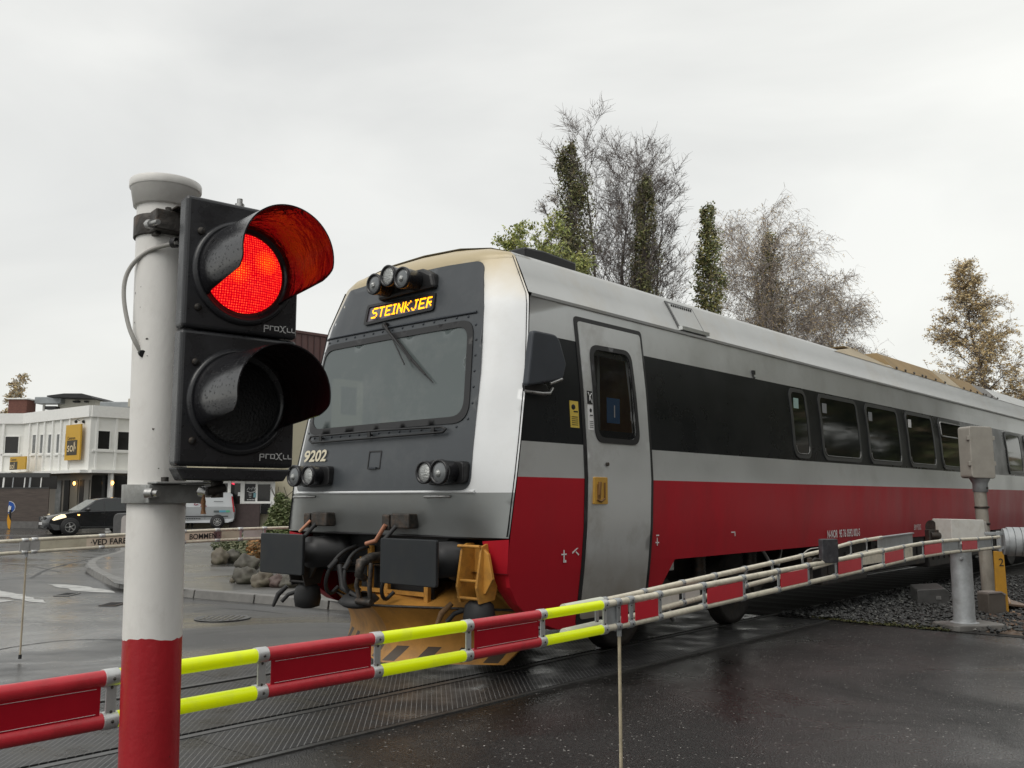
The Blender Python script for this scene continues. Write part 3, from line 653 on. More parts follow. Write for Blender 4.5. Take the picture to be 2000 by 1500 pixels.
# underside of nose, headstock, buffers, coupling
mb = MB(); mb.box((0, .95, 1.08), (2.7, .5, .32)); mb.box((0, 1.5, .98), (2.5, 1.2, .3)); mb.build('headstock', M['gasket'], TR, bevel=.02)
mb = MB(); mb.tube([(x, .5+.12*(abs(x)/1.45)**6, 1.245) for x in [-1.45+.145*i for i in range(21)]], .014, 6); mb.build('lower_lip', M['gasket'], TR)
for s in (-1, 1):
    x = s*.875; mb = MB(); mb.prism(rpoly([(-.335, -.185), (.335, -.185), (.335, .185), (-.335, .185)], .02, 3), (x, 0, 1.06), (1, 0, 0), (0, 0, 1), (0, .035, 0)); b0 = mb.build('buffer_head', mat('buffer', (.012, .015, .018), .48, .1, var=.3, vs=4, rv=.1, dirt=(.035, .034, .03), dirts=3), TR, bevel=.008)
    mb = MB(); mb.lathe([(.14, .03), (.10, .10), (.10, .32), (.15, .33), (.15, .56), (.19, .57), (.19, .72)], (x, 0, 1.06), (0, 1, 0), 26); mb.build('buffer_stem', M['gasket'], b0)
mb = MB(); mb.tube([(0, .7, 1.05), (0, .36, 1.04), (0, .24, 1.0), (0, .22, .9), (0, .3, .86)], [.05, .05, .05, .04, .03], 10)
mb.tube([(-.07, .3, 1.0), (-.09, .27, .8), (-.07, .3, .66)], .022, 8); mb.tube([(.07, .3, 1.0), (.09, .27, .8), (.07, .3, .66)], .022, 8)
mb.cyl((-.1, .29, .66), (.1, .29, .66), .03, n=10); mb.build('screw_coupling', M['dark_steel'], TR)
for x, dx, rr in ((-.36, .03, .018), (.3, -.12, .018), (-.52, -.1, .02)):
    mb = MB(); mb.tube(smooth([(x, .62, 1.12), (x, .45, 1.08), (x+dx*.4, .34, .95), (x+dx, .32, .78), (x+dx*1.5, .42, .66), (x+dx*1.2, .5, .74)]), rr, 8); mb.cyl((x+dx*.2, .4, 1.0), (x+dx*.5, .33, .92), rr*1.45, n=8); mb.build('brake_hose', M['rubber'], TR)
# plough: two concave wings meeting at a nose, deck, brackets
def wing(s, off=0):
    P = []
    for i in range(9):
        u_ = i/8; row = []
        for j in range(9):
            w_ = j/8; zb = .11+(.62-.11)*w_; x = s*((1.28 if s < 0 else .92)+((.08 if s < 0 else .46))*w_)*u_; y = .50+.62*u_**1.15 - .13*(w_**2)*(1-.2*u_)+.10*sin(w_*pi)*1.0
            row.append(Vector((x, y+off, zb)))
        P.append(row)
    return P
mo = M['orange'].copy(); mo.name = 'orange_striped'; t = mo.node_tree; p = t.nodes['Principled BSDF']; NN = t.nodes.new; LL = t.links.new
src = p.inputs['Base Color'].links[0].from_socket; tc = NN('ShaderNodeTexCoord'); sp = NN('ShaderNodeSeparateXYZ'); LL(tc.outputs['Object'], sp.inputs[0])
st = mth('FRACT', mth('DIVIDE', mth('ADD', mth('ADD', sp.outputs[0], 4), mth('MULTIPLY', sp.outputs[2], -.75)), .26), 0); q = mth('MULTIPLY', mth('LESS_THAN', st, .42), mth('LESS_THAN', sp.outputs[2], .255))
q = mth('MULTIPLY', q, mth('GREATER_THAN', sp.outputs[2], .125))
mm = NN('ShaderNodeMixRGB'); LL(mth('MULTIPLY', q, .9), mm.inputs[0]); LL(src, mm.inputs[1]); mm.inputs[2].default_value = (.03, .03, .028, 1); LL(mm.outputs[0], p.inputs['Base Color'])
mb = MB()
for s in (-1, 1):
    A = wing(s); B = wing(s, .03); n = 9
    for Q in (A, B): mb.add([v for r in Q for v in r], [(i*n+j, i*n+j+1, (i+1)*n+j+1, (i+1)*n+j) for i in range(8) for j in range(8)], 0, True)
    for j in (0, 8): mb.add([A[i][j] for i in range(9)]+[B[i][j] for i in range(9)], [(i, i+1, i+10, i+9) for i in range(8)])
    mb.add([A[8][j] for j in range(9)]+[B[8][j] for j in range(9)], [(i, i+1, i+10, i+9) for i in range(8)])
pl = mb.build('plough', [mo], TR)
mb = MB(); T_ = [wing(1)[i][8] for i in range(9)]; T2 = [wing(-1)[i][8] for i in range(9)]
deck = [Vector((v.x, v.y, v.z+.002)) for v in T_]; deckb = [Vector((v.x*.55, 1.1, v.z+.2)) for v in T_]
for a, b in ((deck, deckb), ([Vector((-v.x, v.y, v.z)) for v in deck], [Vector((-v.x, v.y, v.z)) for v in deckb])):
    mb.add(a+b, [(i, i+1, i+10, i+9) for i in range(8)])
mb.build('plough_deck', M['orange'], pl)
mb = MB(); mb.tube([v+Vector((0, -.01, .005)) for v in reversed(T2)]+[v+Vector((0, -.01, .005)) for v in T_[1:]], .012, 6); mb.build('plough_lip', M['dark_steel'], pl)
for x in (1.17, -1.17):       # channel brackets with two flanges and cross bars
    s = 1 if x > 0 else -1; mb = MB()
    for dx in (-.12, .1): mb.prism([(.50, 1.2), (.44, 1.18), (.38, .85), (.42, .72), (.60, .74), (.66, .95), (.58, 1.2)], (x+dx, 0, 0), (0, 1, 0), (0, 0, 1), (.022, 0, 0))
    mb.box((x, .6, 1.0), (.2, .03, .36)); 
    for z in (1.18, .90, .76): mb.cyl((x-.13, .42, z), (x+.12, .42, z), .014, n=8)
    mb.prism([(.12, 1.16), (.17, 1.12), (.22, .92), (.14, .8), (.1, .8)], (x, .46, 0), (1, 0, 0), (0, 0, 1), (0, .03, 0)); mb.build('plough_bracket', M['orange2'] if s > 0 else M['bogie'], pl, bevel=.004)  # left bracket is coloured dark to stand in for shade
    mb = MB(); mb.lathe([(.06, 0), (.12, .02), (.135, .1), (.12, .2), (.08, .24)], (x+.02, .52, .5), (0, 0, 1), 18); mb.tube([(x-.1, .5, .66), (x-.2, .45, .62), (x-.24, .4, .55)], .02, 8); mb.build('sander', M['rubber'], TR)
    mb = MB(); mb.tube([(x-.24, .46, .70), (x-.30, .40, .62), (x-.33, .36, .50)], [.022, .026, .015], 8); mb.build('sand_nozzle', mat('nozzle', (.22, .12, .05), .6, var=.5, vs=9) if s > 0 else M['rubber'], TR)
mb = MB()
for x in (-.36, -.12, .42): mb.box((x, .66, .88), (.05, .04, .5))
for z in (1.0, .72): mb.box((-.05, .655, z), (.9, .035, .035))
mb.box((-.05, .72, .88), (1.0, .02, .5), m=1); mb.build('coupler_frame', [M['orange2'], M['gasket']], TR)
mb = MB(); mb.lathe([(0, 0), (.16, .01), (.2, .04), (.15, .09), (.1, .1)], (-.22, .42, .60), (.1, -.1, 1), 20); mb.tube([(-.22, .42, .66), (-.4, .36, .75), (-.5, .4, .95)], .03, 8); mb.build('horn_cover', M['rubber'], TR)
# side skirts below the body, from the nose back to the bogie
mb = MB()
for s in (1, -1):
    fn = (lambda y, z, off, s=s: Vector((s*(wid(z)+off), y, z)))
    sheet(mb, [(.56, .975), (.60, .85), (.72, .70), (.95, .55), (1.3, .44), (2.68, .44), (2.74, .5), (3.12, .975)], [], fn, 0, .1, base=-.04)
    O_ = [(wid(z), y, z) for y, z in ((.535, 1.24), (.54, 1.1), (.56, .975), (.60, .85), (.72, .70), (.95, .55), (1.3, .44))]; I_ = [(1.24, .50, 1.22), (1.25, .53, 1.08), (1.26, .56, .96), (1.28, .64, .83), (1.30, .76, .68), (1.30, .98, .53), (1.30, 1.3, .43)]
    mb.add([(s*a, b, c) for a, b, c in O_+I_], [(k, k+1, k+8, k+7) for k in range(6)], 0, True)
mb.build('side_skirt', M['t_red'], TR)
# door
DO = rpoly([(1.585, .50), (2.60, .50), (2.58, 3.2), (1.555, 3.2)], .04); DG = rpoly([(1.535, .45), (2.66, .45), (2.625, 3.245), (1.51, 3.245)], .05)
def dsurf(y, z, off): return Vector((wid(z)+off, y, z))
mb = MB(); sheet(mb, DG, [DO], dsurf, .006, .1, base=-.03); mb.build('door_gasket', M['gasket'], TR)
dm = mat('door_grey', (.63, .645, .64), .34, .5, var=.05, vs=1.5, rv=.05, dirt=(.25, .23, .19), dirts=1.4, dirtamt=.5)
t_ = dm.node_tree; p_ = t_.nodes['Principled BSDF']; src_ = p_.inputs['Base Color'].links[0].from_socket; tc_ = t_.nodes.new('ShaderNodeTexCoord'); sp_ = t_.nodes.new('ShaderNodeSeparateXYZ'); t_.links.new(tc_.outputs['Object'], sp_.inputs[0])
nz_ = t_.nodes.new('ShaderNodeTexNoise'); nz_.inputs['Scale'].default_value = 3; nz_.inputs['Detail'].default_value = 6; t_.links.new(tc_.outputs['Object'], nz_.inputs[0])
ad_ = t_.nodes.new('ShaderNodeMath'); ad_.operation = 'MULTIPLY_ADD'; ad_.inputs[1].default_value = .5; t_.links.new(nz_.outputs[0], ad_.inputs[0]); t_.links.new(sp_.outputs[2], ad_.inputs[2])
mr_ = t_.nodes.new('ShaderNodeMapRange'); mr_.inputs[1].default_value = 1.4; mr_.inputs[2].default_value = .75; mr_.inputs[3].default_value = 0; mr_.inputs[4].default_value = .75; t_.links.new(ad_.outputs[0], mr_.inputs[0])
mm_ = t_.nodes.new('ShaderNodeMixRGB'); t_.links.new(mr_.outputs[0], mm_.inputs[0]); t_.links.new(src_, mm_.inputs[1]); mm_.inputs[2].default_value = (.30, .24, .17, 1); t_.links.new(mm_.outputs[0], p_.inputs['Base Color'])
DWo = rpoly([(1.69, 2.08), (2.42, 2.08), (2.375, 3.01), (1.695, 3.0)], .13)
mb = MB(); sheet(mb, DO, [DW], dsurf, .014, .1, base=-.03); door = mb.build('cab_door', dm, TR)
mb = MB(); sheet(mb, DWo, [DW], dsurf, .024, .05, base=.0); mb.build('window_seal', M['gasket'], door)
mb = MB(); sheet(mb, DW, [], dsurf, .008, .1); mb.build('door_window', M['door_glass'], door)
mb = MB(); mb.prism(rpoly([(1.635, 1.52), (1.845, 1.52), (1.845, 1.765), (1.635, 1.765)], .01, 2), (1.52, 0, 0), (0, 1, 0), (0, 0, 1), (.035, 0, 0)); mb.build('handle_recess', mat('handle_yellow', (.58, .33, .06), .45, var=.1), door, bevel=.004)
mb = MB(); mb.tube([(1.56, 1.70, 1.6), (1.565, 1.70, 1.66), (1.565, 1.71, 1.72)], .017, 8); mb.box((1.558, 1.70, 1.635), (.012, .045, .13)); mb.tube([(1.558, 1.67, 1.56), (1.56, 1.73, 1.545), (1.558, 1.79, 1.57)], .01, 6); mb.box((1.557, 1.79, 1.64), (.01, .02, .15)); mb.build('door_handle', mat('handle_brown', (.22, .11, .03), .5), door)
mb = MB(); mb.cyl((1.53, 1.85, 1.885), (1.56, 1.85, 1.885), .018, n=12); mb.build('lock', M['dark_steel'], door)
# vestibule seen through the door window
mb = MB(); mb.box((.45, 2.05, 2.1), (.04, 1.1, 2.0)); mb.box((.93, 1.45, 2.1), (.9, .04, 2.0)); mb.box((.93, 2.70, 2.1), (.9, .04, 2.0)); mb.box((.93, 2.05, 3.1), (.9, 1.3, .04)); mb.box((1.0, 2.05, 1.2), (.9, 1.1, .04)); mb.box((.62, 2.2, 2.6), (.05, .14, .9), m=1); mb.build('vestibule_wall', [M['wood_in'], M['frame_grey']], TR)
mb = MB(); mb.prism([(1.96, 2.28), (2.17, 2.28), (2.17, 2.52), (1.96, 2.52)], (1.47, 0, 0), (0, 1, 0), (0, 0, 1), (.004, 0, 0)); cs = mb.build('class_sign', mat('sign_blue', (.03, .10, .22), .5), door)
mb = MB(); text_into(mb, '1', .17, (1.479, 2.03, 2.335), (0, 1, 0), (0, 0, 1)); mb.build('class_number', M['white_mark'], cs)
# stickers by the door
def sticker(y0, y1, z0, z1, m_, off=.003, nm='sticker'):
    mb = MB(); sheet(mb, [(y0, z0), (y1, z0), (y1, z1), (y0, z1)], [], dsurf, off, .1, base=0); return mb.build(nm, m_, TR)
st = sticker(1.35, 1.475, 2.20, 2.44, M['sticker_y']); mb = MB()
for i in range(5): mb.box((wid(2.24+i*.018)+.006, 1.412, 2.225+i*.018), (.001, .09, .005))
mb.ball((wid(2.38)+.004, 1.40, 2.385), (.002, .03, .025), 8, 6); mb.box((wid(2.36)+.006, 1.43, 2.345), (.002, .06, .012)); mb.build('pictogram', M['gasket'], st)
st = sticker(1.60, 1.675, 2.43, 2.55, M['gasket'], .017); mb = MB(); mb.tube([(wid(2.48)+.019, 1.61, 2.535), (wid(2.48)+.021, 1.665, 2.445)], .006, 5); mb.tube([(wid(2.48)+.019, 1.66, 2.53), (wid(2.48)+.021, 1.63, 2.49), (wid(2.48)+.021, 1.63, 2.46)], .004, 5); mb.build('pictogram', M['white_mark'], st)
st = sticker(1.60, 1.675, 2.19, 2.42, M['white_mark'], .017); mb = MB(); mb.ball((wid(2.37)+.018, 1.64, 2.37), (.002, .018, .02), 8, 6); mb.box((wid(2.3)+.022, 1.64, 2.325), (.002, .04, .01))
for i in range(4): mb.box((wid(2.22)+.020, 1.638, 2.215+i*.018), (.001, .055, .004))
mb.build('pictogram', M['gasket'], st)
# mirror
mb = MB(); MP = rpoly([(.66, 2.50), (1.14, 2.60), (1.19, 2.74), (1.08, 2.985), (.74, 2.985)], [.03, .08, .06, .12, .05]); mb.prism(MP, (1.53, 0, 0), (0, 1, 0), (0, 0, 1), (.07, 0, 0)); mr = mb.build('mirror_housing', M['t_slate2'], TR, bevel=.02, seg=3)
mb = MB(); mb.tube([(1.5, .74, 2.47), (1.56, .9, 2.46), (1.56, 1.0, 2.47), (1.54, 1.06, 2.52)], .014, 8); mb.tube([(1.58, .98, 2.55), (1.6, 1.12, 2.6)], .014, 6); mb.build('mirror_arm', M['steel'], mr)
mb = MB(); mb.prism(rpoly([(.74, 2.44), (1.05, 2.44), (1.05, 2.56), (.74, 2.56)], .04, 3), (1.46, 0, 0), (0, 1, 0), (0, 0, 1), (.04, 0, 0)); mb.build('mirror_base', M['gasket'], mr, bevel=.01)
# side windows
def window(y0, y1, z0, z1, r, s=1, vent=False, blind=None, par=TR):
    fn = lambda y, z, off: ssurf(y, z, off, s)
    o = rpoly([(y0-.05, z0-.05), (y1+.05, z0-.05), (y1+.05, z1+.05), (y0-.05, z1+.05)], r+.05); i = rpoly([(y0, z0), (y1, z0), (y1, z1), (y0, z1)], r)
    mb = MB(); sheet(mb, o, [i], fn, .012, .12, base=0, resx=.4); f = mb.build('window', M['frame_grey'], par)
    mb = MB(); sheet(mb, i, [], fn, .005, .12, resx=.5); mb.build('pane', M['side_glass'], f)
    mb = MB(); pts = [fn(*p, .014) for p in rpoly([(y0+.01, z0+.01), (y1-.01, z0+.01), (y1-.01, z1-.01), (y0+.01, z1-.01)], r)]
    lo = [p for p in pts if p.z < z0+.12]; lo.sort(key=lambda p: p.y); mb.tube(lo, .005, 5); mb.build('sill_glint', M['steel'], f)
    if vent:
        mb = MB(); v = rpoly([(y0+.02, z1-.27), (y1-.02, z1-.27), (y1-.02, z1-.02), (y0+.02, z1-.02)], .04); mb.tube([fn(*p, .018) for p in v+v[:1]], .012, 6); mb.build('vent_frame', M['steel'], f)
    if blind: mb = MB(); mb.prism([(y0+.06, z1-.27), (y0+.20, z1-.27), (y0+.20, z1-.08), (y0+.06, z1-.08)], fn(0, z1-.17, .006)*Vector((1, 0, 0)).x if False else (s*(wid(z1-.17)+.006), 0, 0), (0, 1, 0), (0, 0, 1), (s*.003, 0, 0)); mb.build('window_label', blind, f)
    return f
lab = mat('label_mint', (.35, .5, .46), .5); lab2 = mat('label_grey', (.25, .26, .27), .5)
WIN = [(5.97, 6.38, 0, lab), (6.86, 8.12, 0, lab2), (8.53, 9.80, 0, lab2), (10.25, 11.5, 0, M['white_mark']), (11.93, 13.17, 1, None), (16.35, 17.5, 0, None), (17.95, 19.2, 1, None), (19.6, 20.9, 0, None), (21.3, 22.5, 0, None)]
for a, b, v, l in WIN:
    window(a, b, 2.13, 2.93, .1, 1, v, l); window(a, b, 2.13, 2.93, .1, -1, v, None)
# lettering and small marks on the side
mb = MB(); text_into(mb, 'N-NOR  95 76 0592 002-5', .14, (1.502, 6.86, 1.055), (0, 1, 0), (0, 0, 1), sx=.735, bold=.003); mb.build('side_lettering', M['white_mark'], TR); mb = MB(); text_into(mb, 'BM 9202', .125, (1.502, 10.26, 1.075), (0, 1, 0), (0, 0, 1), sx=.75); mb.build('side_lettering', M['white_mark'], TR)
mb = MB()
for y, z in ((1.27, 1.09),): 
    mb.box((wid(z)+.003, y, z), (.002, .014, .12)); mb.box((wid(z)+.003, y, z), (.002, .07, .012)); mb.box((wid(z)+.003, y+.01, z-.06), (.002, .04, .02))
mb.box((wid(1.1)+.003, 1.43, 1.12), (.002, .10, .012), Matrix.Rotation(.5, 3, 'X')); mb.box((wid(1.1)+.003, 1.46, 1.09), (.002, .05, .012), Matrix.Rotation(-.6, 3, 'X'))
for y in (2.75,): mb.box((wid(1.15)+.003, y, 1.16), (.002, .012, .1)); mb.box((wid(1.15)+.003, y, 1.14), (.002, .06, .012)); mb.box((wid(1.2)+.003, y, 1.21), (.002, .05, .012))
mb.box((wid(1.19)+.003, 4.3, 1.20), (.002, .09, .012)); mb.box((wid(1.19)+.003, 4.34, 1.18), (.002, .012, .05))
mb.build('paint_marks', M['white_mark'], TR)
mb = MB(); mb.box((1.455, 5.0, 3.07), (.03, .05, .05)); mb.tube([(1.45, 5.0, 3.03), (1.475, 4.99, 3.0)], .012, 6); mb.build('side_lamp', M['gasket'], TR)
# roof hatch on the sloped roof panel
def rsurf(y, z, off): 
    x = lerpt([(3.375, 1.395), (3.74, 1.2)], z); return Vector((x+off*.88, y, z+off*.47))
mb = MB(); ho = [(3.42, 3.39), (4.0, 3.39), (4.0, 3.72), (3.42, 3.72)]; hi = [(3.455, 3.42), (3.965, 3.42), (3.965, 3.69), (3.455, 3.69)]
sheet(mb, ho, [hi], rsurf, .012, .1, base=0); hf = mb.build('roof_hatch', M['frame_grey'], TR)
mb = MB(); sheet(mb, hi, [], rsurf, .02, .1, base=0); mb.build('hatch_cover', M['t_roof'], hf)
mb = MB()
for i in range(10): mb.box(rsurf(3.5+i*.045, 3.665, .022), (.008, .022, .03))
mb.build('hatch_vents', M['gasket'], hf); mb = MB(); mb.box(rsurf(3.71, 3.385, .03), (.05, .58, .04)); mb.build('hatch_sill', M['t_silver'], hf)
# roof equipment
mb = MB(); mb.prism([(1.3, 3.78), (1.3, 3.93), (1.6, 3.95), (2.1, 3.93), (2.1, 3.78)], (.1, 0, 0), (0, 1, 0), (0, 0, 1), (.92, 0, 0)); mb.build('roof_box', M['gasket'], TR, bevel=.02)
def fairing(y0, y1, h, sl, mt_, bolts=True):
    mb = MB(); A = [(1.21, y0, 3.735), (1.21, y1, 3.735)]; x1, z1 = .92, 3.92+h
    top = [(x1, y0+sl, z1), (x1, y1-sl, z1)]; c = [(-x1, y1-sl, z1), (-x1, y0+sl, z1)]; d = [(-1.21, y1, 3.735), (-1.21, y0, 3.735)]
    mb.add(A+top+c+d, [(0, 1, 3, 2), (2, 3, 4, 5), (4, 6, 7, 5), (0, 2, 5, 7), (1, 6, 4, 3)]); o = mb.build('roof_fairing', mt_, TR, bevel=.006)
    if bolts:
        mb = MB(); n = int((y1-y0)/.45)
        for i in range(n+1): mb.cyl((1.205, y0+.08+i*(y1-y0-.16)/max(1, n), 3.755), (1.225, y0+.08+i*(y1-y0-.16)/max(1, n), 3.765), .022, n=8)
        mb.build('fairing_bolt', M['dark_steel'], o)
tan = mat('roof_tan', (.33, .235, .125), .75, spec=.2, var=.12, vs=1.5, dirt=(.22, .17, .1), dirts=2); tan2 = mat('roof_beige', (.45, .38, .27), .7, spec=.2, var=.1, vs=1.5)
fairing(8.1, 10.6, .06, 1.4, tan2, False); fairing(10.62, 12.1, .115, 0.0, tan); fairing(12.13, 13.4, .115, 0, tan); fairing(13.5, 14.4, .115, 0, tan2, False); fairing(14.45, 16.0, .115, 0, tan); fairing(16.03, 17.1, .1, 0, mat('roof_brown', (.12, .11, .1), .5)); fairing(17.2, 24.2, .10, .2, M['t_roof'], False)
# cab interior and the driver
mb = MB(); mb.box((0, 2.0, 2.3), (2.7, .04, 2.3)); mb.box((0, 1.4, 1.5), (2.8, 1.3, .04)); mb.box((0, 1.5, 3.45), (2.2, 1.0, .03)); mb.box((0, .78, 2.14), (2.3, .42, .10)); mb.box((.55, 1.96, 2.35), (.9, .03, 1.9), m=1); mb.build('cab_interior', [mat('cab_wall', (.20, .21, .20), .6, var=.1), mat('cab_panel', (.12, .125, .12), .6)], TR)
mb = MB(); mb.prism(rpoly([(.95, 2.2), (1.35, 2.2), (1.35, 2.85), (.95, 2.85)], .05), (-1.40, 0, 0), (0, 1, 0), (0, 0, 1), (.03, 0, 0)); mb.build('cab_glow_panel', mat('cab_pale_glow', (.6, .62, .5), .5, emit=(.7, .72, .5), es=.12), TR)  # faintly glowing panel stands in for pale light seen behind the windscreen
mb = MB(); mb.box((-1.365, 1.15, 2.62), (.02, .2, .3)); mb.build('cab_rear_window', M['frame_grey'], TR)
def figure(name, label, loc, rz, joints, head, mats, extra=None, group=None):
    """joints: dict name->(xyz, r); bones list; one skin surface"""
    P_, bones = joints; me = bpy.data.meshes.new('body'); keys = list(P_); me.from_pydata([P_[k][0] for k in keys], [(keys.index(a), keys.index(b)) for a, b in bones], [])
    t = thing(name, label, 'person', loc, rz, group); o = bpy.data.objects.new('body', me); COL.objects.link(o); o.parent = t; me.materials.append(mats[0])
    o.modifiers.new('s', 'SKIN'); sv = me.skin_vertices[0].data
    for i, k in enumerate(keys): r = P_[k][1]; sv[i].radius = (r, r) if not isinstance(r, tuple) else r; sv[i].use_root = (k == 'pelvis')
    sb = o.modifiers.new('u', 'SUBSURF'); sb.levels = 2; sb.render_levels = 2
    for m_ in (o.modifiers['s'],): m_.use_smooth_shade = True
    h = Vector(head); mb = MB(); mb.ball(h, (.078, .095, .118), 18, 12, fn=lambda d: 1+.10*(1 if (d.y < -.8 and abs(d.z) < .2) else 0)-.12*max(0, -d.z)*abs(d.x)); mb.ball(h+Vector((0, -.098, -.01)), (.014, .02, .024), 8, 6); 
    for s in (-1, 1): mb.ball(h+Vector((s*.08, .005, -.005)), (.012, .02, .03), 8, 6); mb.ball(h+Vector((s*.03, -.086, .012)), (.012, .009, .007), 8, 5, m=1)
    mb.box(h+Vector((0, -.088, -.052)), (.045, .012, .008), m=2); mb.cyl(h+Vector((0, .01, -.16)), h+Vector((0, 0, -.07)), .05, n=12); mb.build('head', [M['skin'], M['gasket'], mat('lips', (.4, .16, .13), .5)], t)
    mb = MB(); mb.ball(h+Vector((0, .016, .03)), (.086, .098, .105), 16, 10, fn=lambda d: .2 if (d.y < -.25 and d.z < .45) else 1); mb.build('hair', M['hair'], t)
    return t
J = {'pelvis': ((0, .05, 0), .15), 'waist': ((0, .06, .2), .14), 'chest': ((0, .04, .42), .17), 'neck': ((0, .02, .58), .06), 'shl': ((-.19, .04, .5), .07), 'ell': ((-.26, -.06, .24), .045), 'hal': ((-.16, -.34, .22), .035), 'shr': ((.19, .04, .5), .07), 'elr': ((.26, -.06, .24), .045), 'har': ((.16, -.34, .22), .035), 'kl': ((-.1, -.4, 0), .08), 'fl': ((-.1, -.42, -.4), .05), 'kr': ((.1, -.4, 0), .08), 'fr': ((.1, -.42, -.4), .05)}
Bn = [('pelvis', 'waist'), ('waist', 'chest'), ('chest', 'neck'), ('chest', 'shl'), ('shl', 'ell'), ('ell', 'hal'), ('chest', 'shr'), ('shr', 'elr'), ('elr', 'har'), ('pelvis', 'kl'), ('kl', 'fl'), ('pelvis', 'kr'), ('kr', 'fr')]
dl = tw(-.82, 1.22, 1.80)
figure('person', 'driver in a yellow green vest sitting behind the train windscreen', dl, -PHI, (J, Bn), (0, -.01, .72), [M['hivis']])
mb = MB(); mb.box((-.82, 1.34, 1.70), (.5, .5, .12)); mb.box((-.82, 1.58, 2.1), (.44, .12, .7)); mb.box((-.82, 1.34, 1.55), (.1, .1, .3)); mb.build('driver_seat', M['blackcloth'], TR, bevel=.03)
# running gear
def wheel(y):
    for s in (-1, 1):
        mb = MB(); mb.lathe([(.06, .09), (.10, .075), (.34, .05), (.40, .068), (.46, .068), (.46, -.05), (.49, -.06), (.49, -.075), (.40, -.075), (.1, -.05), (0, -.05)], (s*.75, y, .49), (s, 0, 0), 32); w_ = mb.build('wheel', M['bogie'], TR); 
        mb = MB(); mb.box((s*1.0, y, .5), (.2, .26, .26)); mb.cyl((s*1.1, y, .5), (s*1.14, y, .5), .1, n=14); mb.build('axle_box', M['bogie'], w_, bevel=.02)
    mb = MB(); mb.cyl((-.75, y, .49), (.75, y, .49), .08, n=12); mb.build('axle', M['bogie'], TR)
for yc_ in (4.3, 20.2):
    for d in (-1.25, 1.25): wheel(yc_+d)
    for s in (-1, 1):
        mb = MB(); mb.prism([(yc_-1.7, .55), (yc_-1.5, .72), (yc_-.7, .72), (yc_-.4, .52), (yc_+.4, .52), (yc_+.7, .72), (yc_+1.5, .72), (yc_+1.7, .55), (yc_+1.5, .46), (yc_+.5, .36), (yc_-.5, .36), (yc_-1.5, .46)], (s*1.02-.06, 0, 0), (0, 1, 0), (0, 0, 1), (.12, 0, 0)); mb.build('bogie_frame', M['bogie'], TR, bevel=.02)
        for d in (-1.25, 0, 1.25):
            mb = MB(); mb.lathe([(.09, 0)]+[(.09 if k % 2 else .075, .02*k) for k in range(1, 12)]+[(.09, .24)], (s*1.05, yc_+d, .68), (0, 0, 1), 14); mb.build('spring', M['dark_steel'], TR)
for y0, y1, z0 in ((7.0, 8.6, .42), (8.8, 11.2, .5), (11.4, 13.2, .42), (13.5, 15.2, .5), (15.4, 17.4, .45)):
    for s in (-1, 1):
        mb = MB(); mb.box((s*.9, (y0+y1)/2, (z0+.95)/2), (.9, y1-y0, .95-z0)); n = int((y1-y0)/.3)
        for i in range(n): mb.box((s*1.36, y0+.2+i*.3, (z0+.95)/2), (.03, .04, .3))
        mb.build('equipment_box', M['bogie'], TR, bevel=.02)
mb = MB(); mb.box((1.30, 3.25, .88), (.08, .12, .1)); mb.build('jack_plate', M['steel'], TR, bevel=.01)
mb = MB(); mb.tube([(1.3, 5.4, .95), (1.34, 5.5, .8), (1.33, 5.75, .75), (1.3, 5.9, .95)], .02, 8); mb.tube([(1.2, 2.9, .6), (1.2, 3.4, .4), (1.2, 3.5, .3)], .03, 8); mb.build('under_pipe', M['steel'], TR)
mb = MB(); mb.box((0, 13.2, .62), (1.0, 22.4, .6)); mb.build('underside_blocker', M['bogie'], TR, bevel=.02)  # plain dark box added under the car to block light from the far side
# the second car coupled behind
G0 = LEN+.7
body_car(lambda z: G0, G0+22, False, 'second_car_body')
mb = MB(); mb.box((0, LEN+.35, 2.3), (1.6, .8, 2.3)); mb.build('gangway', M['rubber'], TR, bevel=.05)
for i in range(11):
    a = G0+1.2+i*1.85
    if a < G0+20: window(a, a+1.3, 2.13, 2.93, .1, 1, i % 3 == 0)
mb = MB(); 
for y in (G0+3, G0+8, G0+13, G0+18): mb.box((0, y, .7), (2.4, 3, .5))
mb.build('equipment_box', M['bogie'], TR)
# ------------------------------------------------------------------ signal post with the two-lamp head (near left)
PO = Vector((-.833, 2.2, 0)); PR = .0655
pt = thing('signal_post', 'round white post with red base and flared white cap', 'signal post', PO)
def ring(mb, r, z0, z1, m=0, n=40): mb.lathe([(r, z0), (r, z1)], (0, 0, 0), (0, 0, 1), n, m)
mb = MB()
n = 48; rs = random.Random(4); tz = [1.252+.003*sin(3*2*pi*j/n)+rs.uniform(-.0022, .0022) for j in range(n)]
for zl in ([0, 1.0], ):
    pass
vs = []
for j in range(n):
    q = 2*pi*j/n; vs += [(PR*cos(q), PR*sin(q), 0), (PR*cos(q), PR*sin(q), tz[j])]
mb.add(vs, [(2*j, 2*((j+1) % n), 2*((j+1) % n)+1, 2*j+1) for j in range(n)], 0, True)
mb.build('red_base', M['red_pole'], pt)
mb = MB(); vs = []
for j in range(n):
    q = 2*pi*j/n; vs += [(PR*cos(q), PR*sin(q), tz[j]), (PR*cos(q), PR*sin(q), 2.29)]
mb.add(vs, [(2*j, 2*((j+1) % n), 2*((j+1) % n)+1, 2*j+1) for j in range(n)], 0, True)
mb.build('pole', M['white_pole'], pt)
